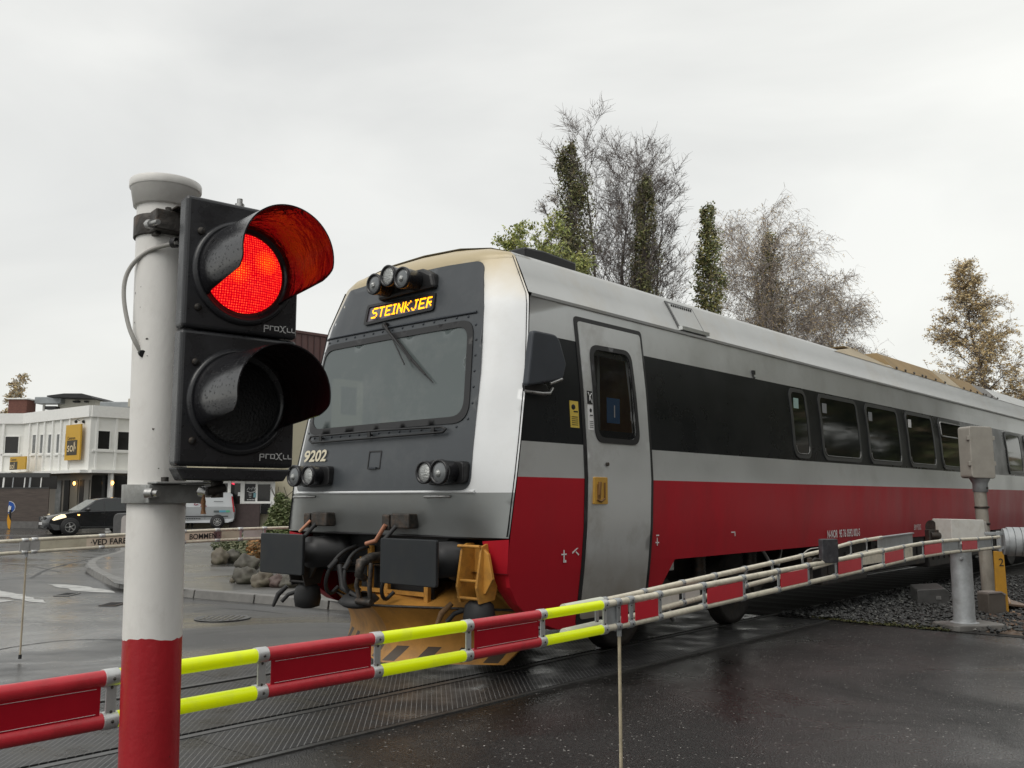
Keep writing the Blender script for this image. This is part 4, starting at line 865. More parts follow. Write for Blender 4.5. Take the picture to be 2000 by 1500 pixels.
mb = MB(); mb.lathe([(.064, 2.274), (.0735, 2.277), (.0805, 2.320), (.083, 2.322)], (0, 0, 0), (0, 0, 1), 64); mb.lathe([(.083, 2.322), (.0845, 2.325), (.0845, 2.339), (.083, 2.342)], (0, 0, 0), (0, 0, 1), 64); mb.lathe([(.083, 2.342), (.06, 2.347), (0, 2.349)], (0, 0, 0), (0, 0, 1), 64); mb.build('cap', M['white_pole'], pt)
mb = MB()   # chips and scratches in the paint
rs = random.Random(12)
for px, py, w, h in ((279, 573, 3, 7), (300, 662, 6, 5), (309, 838, 6, 5), (272, 660, 5, 6), (288, 600, 2, 2), (300, 695, 4, 2), (268, 700, 3, 2), (290, 560, 2, 2), (318, 915, 3, 3), (276, 630, 4, 3), (330, 1478, 3, 3)):
    d = ray(px, py); o = Vector((0, 0, CH)); # hit the cylinder
    a = d.x**2+d.y**2; b = 2*((o.x-PO.x)*d.x+(o.y-PO.y)*d.y); c = (o.x-PO.x)**2+(o.y-PO.y)**2-PR**2; disc = b*b-4*a*c
    if disc < 0: continue
    tt = (-b-sqrt(disc))/(2*a); p = o+d*tt; nn = Vector((p.x-PO.x, p.y-PO.y, 0)).normalized(); ax = nn.cross(Vector((0, 0, 1)))
    k = 7; R_ = [rs.uniform(.5, 1.2) for _ in range(k)]; mb.add([p-PO+nn*.0006+ax*(cos(6.28*i/k)*w*.0006*R_[i])+Vector((0, 0, sin(6.28*i/k)*h*.0006*R_[i])) for i in range(k)], [tuple(range(k))])
mb.build('paint_chips', M['dark_steel'], pt)
# cable from the head into the pole
mb = MB(); cp = [at(348, 474, 2.10), at(318, 480, 2.12), at(288, 490, 2.135), (at(258, 515, 2.15)), at(243, 545, 2.15), at(241, 585, 2.145), at(250, 635, 2.14), at(262, 665, 2.135), at(276, 689, 2.145)]
mb = MB(PO); mb.tube(smooth(cp), .0052, 10); mb.build('cable', M['cable'], pt)
mb = MB(PO); mb.cyl(at(276, 689, 2.150), at(279, 691, 2.135), .0085, n=12); mb.build('cable_grommet', M['rubber'], pt)
# clamp bands
def band(z, h, r, m_, name, parent, a0=0, a1=2*pi):
    mb = MB(); mb.lathe([(PR+.0005, z-h/2), (r, z-h/2), (r, z+h/2), (PR+.0005, z+h/2)], (0, 0, 0), (0, 0, 1), 36, a0=a0, a1=a1); return mb.build(name, m_, parent, bevel=.001)
E1 = Vector((.77, .64, 0)).normalized(); NF = Vector((E1.y, -E1.x, 0)); UP = Vector((0, 0, 1)); HO = Vector((-.728, 2.0, 1.640)); HW, HH = .277, .3055
gm = mat('clamp_grey', (.36, .37, .36), .45, .3, var=.15, vs=18, dirt=(.16, .15, .13), dirts=10, dirtamt=.7, bump=.1, bs=80)
lb = band(1.581, .043, PR+.012, gm, 'lower_clamp', pt)
mb = MB(PO); Rm = frame(E1, NF, UP); mb.box(PO+Vector((.045, -.035, 1.581)), (.13, .035, .043), Rm); mb.box(PO+Vector((.062, -.048, 1.606)), (.13, .06, .005), Rm); mb.build('clamp_arm', gm, lb, bevel=.003)
mb = MB(PO); c = at(262, 966, 2.16); mb.cyl(c+Vector((-.012, 0, 0)), c+Vector((.05, -.02, 0)), .0055, n=10); mb.cyl(at(286, 963, 2.105), at(300, 963, 2.10), .0125, n=6); mb.cyl(at(300, 963, 2.10), at(309, 964, 2.095), .008, n=10); mb.cyl(at(392, 960, 2.10), at(408, 962, 2.09), .013, n=6); mb.build('clamp_bolt', M['steel'], lb)
mb = MB(PO); mb.cyl(at(322, 932, 2.13), at(322, 944, 2.13), .009, n=8); mb.cyl(at(405, 960, 2.09), at(438, 953, 2.12), .010, n=12); mb.cyl(at(424, 972, 2.12), at(424, 935, 2.12), .014, n=12); mb.cyl(at(424, 940, 2.12), at(424, 932, 2.12), .03, n=16); mb.build('pipe_joint', M['dark_steel'], lb)
mb = MB(PO); mb.tube([at(398, 966, 2.08), at(397, 980, 2.08), at(397, 992, 2.08), at(397, 1004, 2.08)], [.002, .006, .004, .0065], 8); mb.build('hanging_bolt', mat('rusty_bolt', (.22, .11, .05), .5, .5, var=.4, vs=60), lb)
ub = band(2.222, .05, PR+.006, M['dark_steel'], 'upper_clamp', pt)
mb = MB(PO); mb.box(PO+Vector((.025, -.06, 2.222)), (.10, .045, .05), Rm); mb.box(PO+Vector((.05, -.07, 2.252)), (.05, .05, .006), Rm); mb.box(PO+Vector((-.012, -.072, 2.222)), (.014, .03, .064), Rm); mb.cyl(at(329, 416, 2.13), at(329, 406, 2.13), .008, n=6); mb.build('bracket', M['dark_steel'], ub, bevel=.003)
mb = MB(PO); mb.cyl(at(293, 438, 2.09), at(309, 433, 2.07), .0065, n=10); mb.cyl(at(289, 438, 2.10), at(296, 437, 2.085), .011, n=6); mb.tube([at(277, 443, 2.15), at(266, 450, 2.17), at(266, 458, 2.18), at(276, 464, 2.17)], .005, 8); mb.build('bracket_bolt', M['steel'], ub)
# the post leans slightly to the left
for o in [pt]+[x for x in SC.objects if x.parent == pt]:
    if o.type == 'MESH' and o.name.split('.')[0] in ('red_base', 'pole', 'cap', 'lower_clamp', 'upper_clamp', 'paint_chips'):
        for v in o.data.vertices: v.co.x -= .0175*(v.co.z-1.07)
# head
th = thing('crossing_signal', 'black two-lamp signal with its upper lamp lit red', 'traffic light', HO)
def hp(s, d, z): return HO+E1*s+NF*d+UP*z
mb = MB(HO)
for k in (0, 1):
    z0 = k*(HH); mb.box(hp(HW/2, -.024, z0+HH/2), (HW, .048, HH-.003), Rm)
mb.build('housing', M['black_head'], th, bevel=.009, seg=3)
mb = MB(HO); mb.box(hp(HW/2+.012, -.1, HH), (HW-.06, .11, 2*HH-.03), Rm); mb.build('housing_back', M['black_head'], th, bevel=.012)
mb = MB(HO); mb.prism([(.004, 0), (.02, -.028), (HW-.02, -.028), (HW-.003, 0)], hp(0, -.06, -.002), E1, UP, NF*.055); mb.build('bottom_cap', M['black_head'], th, bevel=.004)
mb = MB(HO); mb.cyl(hp(.06, -.07, 2*HH-.003), hp(.06, -.07, 2*HH+.006), .012, n=6); mb.cyl(hp(.135, -.03, 2*HH-.003), hp(.135, -.03, 2*HH+.010), .011, n=6); mb.cyl(hp(.135, -.03, 2*HH+.010), hp(.135, -.03, 2*HH+.022), .0065, n=10); mb.build('top_bolt', M['steel'], th)
lensm = bpy.data.materials.new('red_lens'); lensm.use_nodes = True; t = lensm.node_tree; p = t.nodes['Principled BSDF']; NN = t.nodes.new; LL = t.links.new
tc = NN('ShaderNodeTexCoord'); sp = NN('ShaderNodeSeparateXYZ'); LL(tc.outputs['UV'], sp.inputs[0])
# object coordinates turned so that the pattern lies in the lens plane
mp = NN('ShaderNodeMapping'); mp.inputs['Rotation'].default_value = (0, 0, -math.atan2(E1.y, E1.x)); LL(tc.outputs['Object'], mp.inputs[0])
sc_ = NN('ShaderNodeVectorMath'); sc_.operation = 'MULTIPLY'; sc_.inputs[1].default_value = (1, 0, 1); LL(mp.outputs[0], sc_.inputs[0])
vo = NN('ShaderNodeTexVoronoi'); vo.inputs['Scale'].default_value = 175; vo.inputs['Randomness'].default_value = .16; LL(sc_.outputs[0], vo.inputs[0])
cr = NN('ShaderNodeValToRGB'); e = cr.color_ramp.elements; e[0].position = .0; e[0].color = (1.0, .15, .035, 1); e[1].position = .42; e[1].color = (.16, .0, .002, 1)
x_ = e.new(.17); x_.color = (.42, .006, .004, 1); LL(vo.outputs['Distance'], cr.inputs[0])
n2 = NN('ShaderNodeTexNoise'); n2.inputs['Scale'].default_value = 11; n2.inputs['Detail'].default_value = 2; LL(sc_.outputs[0], n2.inputs[0])
# two warm hot spots where the light source is seen
hot = None
for hx, hz, hr in ((-.018, .0, .03), (.05, .032, .032), (-.062, -.028, .012)):
    vm = NN('ShaderNodeVectorMath'); vm.operation = 'DISTANCE'; vm.inputs[1].default_value = (.138+hx, 0, HH*1.5-.011+hz); LL(sc_.outputs[0], vm.inputs[0])
    r = NN('ShaderNodeMapRange'); r.inputs[1].default_value = hr*.1; r.inputs[2].default_value = hr*1.05; r.inputs[3].default_value = 1; r.inputs[4].default_value = 0; LL(vm.outputs['Value'], r.inputs[0])
    if hot is None: hot = r.outputs[0]
    else:
        a = NN('ShaderNodeMath'); a.operation = 'MAXIMUM'; LL(hot, a.inputs[0]); LL(r.outputs[0], a.inputs[1]); hot = a.outputs[0]
a = NN('ShaderNodeMath'); a.operation = 'MULTIPLY'; LL(hot, a.inputs[0]); LL(n2.outputs[0], a.inputs[1])
b = NN('ShaderNodeMath'); b.operation = 'MULTIPLY'; LL(a.outputs[0], b.inputs[0]); b.inputs[1].default_value = 1.7
cr2 = NN('ShaderNodeValToRGB'); e2 = cr2.color_ramp.elements; e2[0].position = 0; e2[0].color = (1, .20, .004, 1); e2[1].position = .34; e2[1].color = (.30, .006, .002, 1); LL(vo.outputs['Distance'], cr2.inputs[0])
mx = NN('ShaderNodeMixRGB'); LL(b.outputs[0], mx.inputs[0]); LL(cr.outputs[0], mx.inputs[1]); LL(cr2.outputs[0], mx.inputs[2])
LL(mx.outputs[0], p.inputs['Emission Color']); p.inputs['Emission Strength'].default_value = 3.4; p.inputs['Base Color'].default_value = (.3, .0, .0, 1); p.inputs['Roughness'].default_value = .15
M['dead_lens'] = mat('dead_lens', (.022, .023, .024), .2, bump=.6, bs=170)
def signal_lamp(z, lens_m, L_=.235):
    c = hp(.138, 0, z); r = .1035
    mb = MB(HO); mb.lathe([(.122, .0), (.122, .004), (.117, .012), (.110, .013), (.108, .008), (.102, .006), (.096, .002), (.092, -.006)], c, NF, 56); rg = mb.build('lens_ring', M['black_head'], th)
    mb = MB(HO); mb.lathe([(.094, .003), (.07, .010), (.04, .0145), (0, .016)], c, NF, 40); mb.build('lens', lens_m, th)
    # hood: full length over the top, cut back to the lens towards the bottom
    mb = MB(HO); N_ = 72; A0 = radians(126); K = 10; io = []
    def ln(q):
        q = abs(q); 
        if q < radians(97): return L_
        if q < radians(112): return L_-(.035)*((q-radians(97))/radians(15))**2
        return max(.012, (L_-.035)*(1-(q-radians(112))/radians(13)))
    for rr, m_ in ((r+.0022, 0), (r-.0008, 1)):
        vs = []
        for i in range(N_+1):
            q = -A0+2*A0*i/N_; d = E1*sin(q)+UP*cos(q); l_ = ln(q)
            for k in range(K+1): vs.append(c+d*(rr+.0045*(1-k/K))+NF*(.006+(l_-.006)*k/K))
        mb.add(vs, [(i*(K+1)+k, i*(K+1)+k+1, (i+1)*(K+1)+k+1, (i+1)*(K+1)+k) for i in range(N_) for k in range(K)], m_, True); io.append(vs)
    a, b = io; e = [(i*(K+1)+K) for i in range(N_+1)]
    mb.add([a[i] for i in e]+[b[i] for i in e], [(i, i+1, i+N_+2, i+N_+1) for i in range(N_)], 0)
    for s0 in (0, N_*(K+1)): mb.add([a[s0+k] for k in range(K+1)]+[b[s0+k] for k in range(K+1)], [(k, k+1, k+K+2, k+K+1) for k in range(K)], 0)
    o = mb.build('visor', [M['black_visor'], M['visor_in']], th)
    for sx, sz in ((.034, .235), (.034, .06)):
        q = hp(sx, 0, (z-HH/2)+sz); mb = MB(HO); mb.lathe([(.0085, 0), (.0085, .003), (.0075, .005), (0, .0055)], q, NF, 16); s_ = mb.build('door_screw', M['dark_steel'], th)
        mb = MB(HO); a_ = E1*.8+UP*.5; mb.box(q+NF*.0058, (.0022, .001, .013), frame(E1, NF, UP) @ Matrix.Rotation(.5, 3, 'Y')); mb.build('slot', M['rubber'], s_)
    # maker's mark, drawn from strokes: p r o X l l
    mb = MB(HO); S_ = .0155; T_ = .0019; bx = .192; bz = (.0175+HH if z > HH else .0225)
    def seg(x0, z0, x1, z1):
        p0 = hp(bx+x0*S_, .0022, bz+z0*S_); p1 = hp(bx+x1*S_, .0022, bz+z1*S_); d = p1-p0; mid = (p0+p1)/2; ang = atan2(z1-z0, x1-x0)
        mb.box(mid, (d.length+T_, .0008, T_), frame(E1, NF, UP) @ Matrix.Rotation(-ang, 3, 'Y'))
    for pth in ([(0, -.35), (0, .6), (.62, .6), (.62, .18), (0, .18)], [(.95, 0), (.95, .6), (1.45, .6)], [(1.7, 0), (1.7, .6), (2.3, .6), (2.3, 0), (1.7, 0)], [(2.55, .75), (2.75, .7), (3.25, -.12), (3.5, -.2)], [(3.45, .8), (3.2, .7), (2.8, -.05), (2.55, -.12)], [(3.75, .55), (3.75, 0), (4.25, 0)], [(4.5, .55), (4.5, 0), (5.0, 0)]):
        for (x0, z0), (x1, z1) in zip(pth, pth[1:]): seg(x0, z0, x1, z1)
    mb.build('maker_mark', M['white_mark'], th)
signal_lamp(HH*1.5-.011, lensm); signal_lamp(HH*.5-.004, M['dead_lens'])
mb = MB(HO); mb.lathe([(.012, 0), (.012, .012), (.009, .014)], at(345, 474, 2.09), Vector((-1, .2, 0)), 14); mb.build('cable_gland', M['rubber'], th)

# ------------------------------------------------------------------ barriers
def poly_fn(tab): return lambda k: lerpt(tab, k)
def barrier_arm(parent, org, A, D, zc, k0, k1, tr, clamps, spacing=.116, name='tube', mt=None):
    """two parallel tubes along the plan line A + k*D at height zc(k)"""
    P_ = lambda k, w, off=0: Vector((A[0]+k*D[0], A[1]+k*D[1], zc(k)+w*spacing/2))
    for w in (1, -1):
        mb = MB(org); n = max(2, int((k1-k0)/.12)); mb.tube([P_(k0+(k1-k0)*i/n, w) for i in range(n+1)], tr, 12); mb.build(name, mt or M['cream_tube'], parent)
    return P_
pb = Vector((5.512, 11.494, 0))
NB = thing('level_crossing_barrier', 'lowered near barrier with red and yellow sleeves and grey pedestal', 'barrier', pb)
A, D = (-1.166, 2.64), (.83, 1.0); dl_ = Vector((.83, 1, 0)).normalized(); nrm = Vector((1, -.83, 0)).normalized()
ZT = [(-2, 1.012), (.03, 1.012), (.41, 1.011), (.8, 1.006), (1.17, 1.001), (1.55, .999), (1.94, 1.0), (2.34, 1.007), (2.71, 1.019), (3.1, 1.029), (3.49, 1.039), (3.87, 1.049), (4.69, 1.070), (5.08, 1.082), (5.5, 1.095), (5.93, 1.104), (6.42, 1.103), (6.92, 1.095), (7.47, 1.079), (8.04, 1.071), (8.6, 1.066)]
zc = lambda k: (lerpt(ZT, k-.15)+lerpt(ZT, k)+lerpt(ZT, k+.15))/3
PN = barrier_arm(NB, pb, A, D, zc, 1.9, 8.25, .0175, None)
def pt_(k, w, n=0): return PN(k, w)+nrm*n
ks = [-1.12, -.74, -.36, .028, .412, .794, 1.171, 1.547, 1.925]
for i, (a, b) in enumerate(zip(ks, ks[1:])):
    red = i % 2 == 0
    for w in (1, -1):
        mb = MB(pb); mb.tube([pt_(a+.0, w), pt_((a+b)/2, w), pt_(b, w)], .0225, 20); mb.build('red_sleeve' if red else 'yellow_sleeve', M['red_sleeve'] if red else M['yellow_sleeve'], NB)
    if red:
        q0, q1 = a+.04, b-.012; mb = MB(pb); v = [pt_(q0, -1, .012), pt_(q1, -1, .012), pt_(q1, 1, .012), pt_(q0, 1, .012)]; v2 = [x-nrm*.003 for x in v]; mb.add(v+v2, [(0, 1, 2, 3), (7, 6, 5, 4), (0, 4, 5, 1), (1, 5, 6, 2), (2, 6, 7, 3), (3, 7, 4, 0)]); rp = mb.build('reflector_panel', M['red_panel'], NB)
        for w, zz_ in ((1, -.024), (-1, .024)):
            mb = MB(pb); mb.tube([pt_(q0+.01, w, .0135)+Vector((0, 0, zz_)), pt_(q1-.01, w, .0135)+Vector((0, 0, zz_))], .0007, 4); mb.build('panel_edge', M['white_mark'], rp)
def clamp(k, rad=.0255, ln=.042, plate=True, mt_=None, parent=NB, PF=pt_):
    mt_ = mt_ or M['plate_alu']; d = (PF(k+.02, 1)-PF(k, 1)).normalized(); mb = MB(pb)
    for w in (1, -1): mb.lathe([(rad-.003, -ln/2), (rad, -ln/2), (rad, ln/2), (rad-.003, ln/2)], PF(k, w), d, 20)
    if plate: c = (PF(k, 1)+PF(k, -1))/2; mb.box(c+nrm*.010+d*.0, (.030, .006, .085), frame(dl_, nrm, UP))
    o = mb.build('clamp', mt_, parent, bevel=.0008)
    mb = MB(pb)
    for w in (1, -1):
        c = PF(k, w)+nrm*rad; mb.lathe([(.0045, -.001), (.0045, .002), (0, .003)], c, nrm, 8)
        if plate: c = (PF(k, 1)+PF(k, -1))/2+nrm*.0135+UP*(w*.033); mb.lathe([(.004, -.001), (.004, .002), (0, .003)], c, nrm, 8)
    mb.build('rivet', M['dark_steel'], o)
for k in ks: clamp(k+.012)
for k in (2.03, 2.12, 2.335, 2.71, 3.10, 3.49, 3.87, 4.27, 4.69, 5.08, 5.5, 5.93, 6.42, 6.9, 7.47, 7.95): clamp(k, .0215, .045, True, M['galv'])
mb = MB(pb); c = (pt_(1.985, 1)+pt_(1.985, -1))/2; mb.box(c, (.12, .008, .09), frame(dl_, nrm, UP)); mb.build('joint_plate', M['galv'], NB, bevel=.002)
for a, b in ((2.045, 2.09), (2.145, 2.315), (2.735, 3.08), (3.51, 3.85), (4.30, 4.67), (5.11, 5.48), (5.96, 6.38), (6.96, 7.42)):
    mb = MB(pb); v = [pt_(a, -.78, .016), pt_(b, -.78, .016), pt_(b, .72, .016), pt_(a, .72, .016)]; v2 = [x-nrm*.004 for x in v]; mb.add(v+v2, [(0, 1, 2, 3), (7, 6, 5, 4), (0, 4, 5, 1), (1, 5, 6, 2), (2, 6, 7, 3), (3, 7, 4, 0)]); mb.build('reflector_panel', M['red_panel2'], NB)
for a, b in ((6.42, 6.9), (7.47, 7.95)):
    mb = MB(pb); mb.box((pt_((a+b)/2, 1)+pt_((a+b)/2, -1))/2, ((b-a)*1.29, .006, .085), frame(dl_, nrm, UP)); mb.build('grey_panel', M['galv'], NB)
# hanging rod
mb = MB(pb); q = pt_(2.045, -1); mb.cyl(q-UP*.02, q-UP*.85, .0085, n=10); mb.cyl(q-UP*.85, q-UP*.88, .013, n=10, m=1); mb.cyl(q-UP*.01, q-UP*.05, .012, n=10, m=2); mb.build('hanging_rod', [mat('rod', (.50, .43, .30), .5, var=.2, vs=20), M['rubber'], M['galv']], NB)
# rear tubes of the same forked arm
RA, RD = (.268, 4.60), (4.42/7.6, 6.2/7.6); ZR = [(-.3, .979), (.35, .982), (1.27, 1.006), (2.3, 1.03), (2.8, 1.04), (4.3, 1.078), (4.86, 1.11), (5.95, 1.12), (7.5, 1.13)]
zr_ = lambda k: (lerpt(ZR, k-.3)+lerpt(ZR, k)+lerpt(ZR, k+.3))/3
PQ = barrier_arm(NB, pb, RA, RD, zr_, .15, 6.0, .0175, None)
PF2 = lambda k, w, n=0: PQ(k, w)+nrm*n
mb = MB(pb)
for w in (1, -1): mb.tube([PF2(-.03, w), PF2(.33, w)], .025, 16)
mb.build('white_end_tube', mat('white_tube', (.66, .68, .56), .4, var=.05), NB)
for k in (.27, .36, .8, 1.3, 1.78, 2.3, 2.82, 3.5, 4.3, 4.86, 5.4): clamp(k, .0215, .04, True, M['galv'], NB, PF2)
mb = MB(pb); 
for a, b in ((.9, 1.25), (1.33, 1.55)): c = (PF2((a+b)/2, 1)+PF2((a+b)/2, -1))/2; mb.box(c, (b-a, .006, .085), frame(Vector((RD[0], RD[1], 0)), Vector((RD[1], -RD[0], 0)), UP))
mb.build('white_panel', M['off_white'], NB)
mb = MB(pb); R2 = frame(Vector((RD[0], RD[1], 0)), Vector((RD[1], -RD[0], 0)), UP); c = (PF2(6.6, 1)+PF2(6.6, -1))/2
mb.box(c+UP*.058, (1.5, .05, .012), R2); mb.box(c, (1.5, .01, .11), R2); mb.box(c-UP*.058, (1.5, .05, .012), R2); mb.build('arm_beam', M['galv'], NB, bevel=.003)
mb = MB(pb); c = (PF2(5.2, 1)+PF2(5.2, -1))/2-UP*.1; mb.box(c+Vector((.35, .3, 0)), (1.7, .02, .10), frame(dl_, nrm, UP)); mb.build('warning_board', M['cream_tube'], NB)
# warning lamp on the arm
mb = MB(pb); c = at(1617, 1076, 6.75); mb.prism(rpoly([(-.068, -.085), (.068, -.085), (.068, .085), (-.068, .085)], .012, 3), c-dl_*0+nrm*.02, dl_.cross(UP)*0+Vector((.95, .3, 0)), UP, Vector((-.3, .95, 0))*.05); wl = mb.build('warning_lamp', mat('lamp_shell', (.05, .05, .055), .3, var=.3, vs=20, dirt=(.2, .2, .2), dirts=18, dirtamt=.4), NB, bevel=.006)
mb = MB(pb); c0 = at(1582, 1112, 6.6); mb.box(c0, (.03, .03, .16), m=0); mb.tube([at(1582, 1100, 6.6), at(1592, 1092, 6.65), at(1602, 1094, 6.7)], .012, 8); mb.build('lamp_bracket', M['dark_steel'], wl, bevel=.003)
mb = MB(pb); mb.tube(smooth([at(1598, 1070, 6.75), at(1580, 1072, 6.72), at(1568, 1082, 6.7), at(1566, 1094, 6.7)]), .004, 6); mb.build('lamp_cable', M['cable'], wl)
# pedestal, housing, counterweights
mb = MB(pb); mb.lathe([(.165, 0), (.165, .02), (.128, .025), (.128, .07), (.124, .09), (.122, .98)], pb+Vector((0, 0, .06)), UP, 36); pdm = mb.build('pedestal', M['galv'], NB, bevel=.002)
mb = MB(pb); mb.prism(rpoly([(-.36, -.24), (.36, -.26), (.38, .22), (-.34, .24)], .1, 4), pb+Vector((0.02, -.02, 0)), Vector((.97, .25, 0)), Vector((-.25, .97, 0)), (0, 0, .075)); mb.build('concrete_foot', M['kerb'], NB, bevel=.015)
mb = MB(pb); q = at(1877, 1091, 11.37); mb.lathe([(.02, 0), (.02, .012), (.01, .014), (0, .015)], q, (0, -1, 0), 14); mb.build('lug', M['galv'], pdm)
hx = Vector((.66, .75, 0)); hy = Vector((.75, -.66, 0))
mb = MB(pb); hb_ = pb+Vector((-.02, 0, 1.02)); ax_ = Vector((.98, .2, 0)); ay_ = Vector((-.2, .98, 0))
mb.prism([(-.235, 0), (.24, 0), (.215, .295), (-.235, .305)], hb_+ay_*-.2, ax_, UP, ay_*.35); mb.build('housing', M['off_white'], NB, bevel=.006)
mb = MB(pb); mb.prism([(.24, .02), (.37, .02), (.33, .27), (.22, .275)], hb_+ay_*-.1, ax_, UP, ay_*.3); mb.build('housing_side', mat('housing_grey', (.42, .40, .37), .5, var=.1, dirt=(.25, .22, .18), dirts=8), NB, bevel=.006)
mb = MB(pb); mb.box(pb+Vector((-.30, .05, 1.10)), (.16, .12, .18)); mb.cyl(pb+Vector((-.36, -.02, 1.12)), pb+Vector((-.2, -.02, 1.12)), .04, n=12); mb.cyl(pb+Vector((-.30, .1, 1.22)), pb+Vector((-.12, .2, 1.22)), .085, n=20); mb.build('linkage', M['dark_steel'], NB, bevel=.006)
mb = MB(pb); c = at(1985, 1058, 11.05)
for i, (r_c, x0, x1) in enumerate(((.155, -.17, -.12), (.17, -.12, -.05), (.15, -.05, -.04), (.17, -.04, .04), (.15, .04, .05), (.17, .05, .13), (.165, .13, .2))):
    mb.cyl(c+Vector((.8, -.25, 0))*x0, c+Vector((.8, -.25, 0))*x1, r_c, n=28)
mb.build('counterweight', M['galv'], NB, bevel=.004)
mb = MB(pb); mb.box(at(1948, 1042, 11.1), (.30, .04, .035)); mb.box(at(1946, 1070, 11.1), (.26, .04, .035)); mb.box(at(1951, 1057, 11.1), (.03, .06, .24)); mb.build('fork', M['galv'], NB, bevel=.004)
# far barrier
fb = Vector((2.6, 17.6, 0)); FB = thing('level_crossing_barrier', 'far barrier arm lettered in black, crossing the wet road', 'barrier', fb)
FA, FD = (-4.8, 9.16), (.661, .75); ZF = [(-1.6, 1.085), (-.2, 1.097), (.07, 1.111), (.7, 1.125), (1.76, 1.148), (2.3, 1.156), (2.85, 1.158), (10, 1.16)]
zf_ = lambda k: (lerpt(ZF, k-.2)+lerpt(ZF, k)+lerpt(ZF, k+.2))/3
PZ = barrier_arm(FB, fb, FA, FD, zf_, -1.3, 9.6, .0175, None); fn_ = Vector((.75, -.661, 0)); fd_ = Vector((.661, .75, 0))
def fclamp(k, plate=0):
    mb = MB(fb)
    for w in (1, -1): mb.lathe([(.018, -.03), (.022, -.03), (.022, .03), (.018, .03)], PZ(k, w), fd_, 16)
    if plate: mb.box((PZ(k, 1)+PZ(k, -1))/2+fn_*.012, (plate, .006, .10), frame(fd_, fn_, UP))
    mb.build('clamp', M['plate_alu'], FB)
for k, q in ((-.9, 0), (.02, .1), (.11, .1), (.78, 0), (1.70, 0), (2.12, 0), (2.42, .03), (2.75, .03), (3.4, 0), (4.2, 0), (5.4, 0)): fclamp(k, q)
tanp = mat('tan_panel', (.60, .56, .43), .5, var=.12, vs=8, dirt=(.25, .2, .13), dirts=5); pinkp = mat('pink_panel', (.74, .63, .50), .5, var=.1, vs=8)
for a, b, m_ in ((.15, .62, tanp), (.62, 2.07, pinkp), (2.07, 2.17, M['t_low']), (2.17, 2.41, tanp), (2.46, 2.72, M['off_white'])):
    mb = MB(fb); v = [PZ(a, -.7)+fn_*.012, PZ(b, -.7)+fn_*.012, PZ(b, .7)+fn_*.012, PZ(a, .7)+fn_*.012]; mb.add(v+[x-fn_*.003 for x in v], [(0, 1, 2, 3), (7, 6, 5, 4), (0, 4, 5, 1), (1, 5, 6, 2), (2, 6, 7, 3), (3, 7, 4, 0)]); pn = mb.build('text_panel' if m_ is pinkp else 'panel', m_, FB)
    if m_ is pinkp: tp = pn
mb = MB(fb)
def fmap(k0): return lambda x, y: (lambda k: Vector((FA[0]+k*FD[0], FA[1]+k*FD[1], zf_(k)-.031+y))+fn_*.0155)(k0+x)
text_into(mb, '\u00b7VED FARE BRYT', .083, (0, 0, 0), (1, 0, 0), (0, 0, 1), sx=1.0, bold=.0015, mapf=fmap(.66)); text_into(mb, 'BOMMEN \u00b7', .083, (0, 0, 0), (1, 0, 0), (0, 0, 1), sx=.98, bold=.0015, mapf=fmap(1.765))
mb.build('lettering', M['rubber'], tp)
mb = MB(fb); q = PZ(.045, -1); mb.cyl(q-UP*.01, q-UP*.98, .009, n=8); mb.cyl(q-UP*.98, q-UP*1.02, .016, n=8, m=1); mb.cyl(q, q-UP*.05, .013, n=8, m=2); mb.build('hanging_rod', [mat('rod2', (.42, .36, .26), .5, var=.2), M['rubber'], M['galv']], FB)
mb = MB(fb); e_ = PZ(9.6, 0); mb.lathe([(.165, 0), (.165, .03), (.125, .04), (.122, 1.05)], (e_.x, e_.y, 0), UP, 28); mb.build('pedestal', M['galv'], FB)
mb = MB(fb); mb.box((e_.x, e_.y, 1.16), (.45, .4, .3), RZ(-PHI)); mb.build('housing', M['off_white'], FB, bevel=.01)

# ------------------------------------------------------------------ right-hand side furniture
bp_ = Vector((6.67, 13.15, 0)); t = thing('pole_mounted_box', 'beige cabinet on a thick stained pole behind the barrier pedestal', 'equipment box', bp_)
pm = mat('pipe_dirty', (.30, .28, .24), .6, var=.25, vs=7, dirt=(.14, .10, .07), dirts=5, dirtamt=.7, stretch=(1, 1, .4))
mb = MB(bp_); mb.tube([bp_+Vector((0, 0, .2)), bp_+Vector((-.02, 0, 1.0)), bp_+Vector((-.04, 0, 1.78))], [.09, .085, .082], 22); mb.build('pole', pm, t)
mb = MB(bp_); 
for z in (1.45, 1.22, 1.72): mb.lathe([(.083, -.015), (.098, -.013), (.098, .013), (.083, .015)], bp_+Vector((-.025, 0, z)), UP, 22)
mb.build('pole_band', M['dark_steel'], t)
mb = MB(bp_); mb.lathe([(.083, 0), (.1, .01), (.1, .12), (.11, .14), (.14, .2)], bp_+Vector((-.03, 0, 1.66)), UP, 22); mb.build('collar', M['galv'], t)
bxm = mat('cabinet', (.36, .34, .30), .5, var=.08, vs=6, dirt=(.27, .24, .2), dirts=4, dirtamt=.5)
mb = MB(bp_); mb.prism(rpoly([(-.185, 0), (.185, -.01), (.175, .72), (-.19, .73)], .045, 4), bp_+Vector((-.04, -.15, 1.86)), Vector((.985, .17, 0)), UP, Vector((-.17, .985, 0))*.26); bx = mb.build('cabinet', bxm, t, bevel=.012, seg=3)
mb = MB(bp_)
for x in (-.2, .185):
    for z in (2.42, 2.06): mb.box(bp_+Vector((-.04+x, -.12+.17*x, z)), (.035, .05, .06))
mb.build('latch', bxm, bx, bevel=.006)
fo = Vector(ground(1929, 1218)); t = thing('cable_post', 'short brown box post at the foot of the stained pole', 'cable box', (bp_.x-.12, bp_.y-.45, 0))
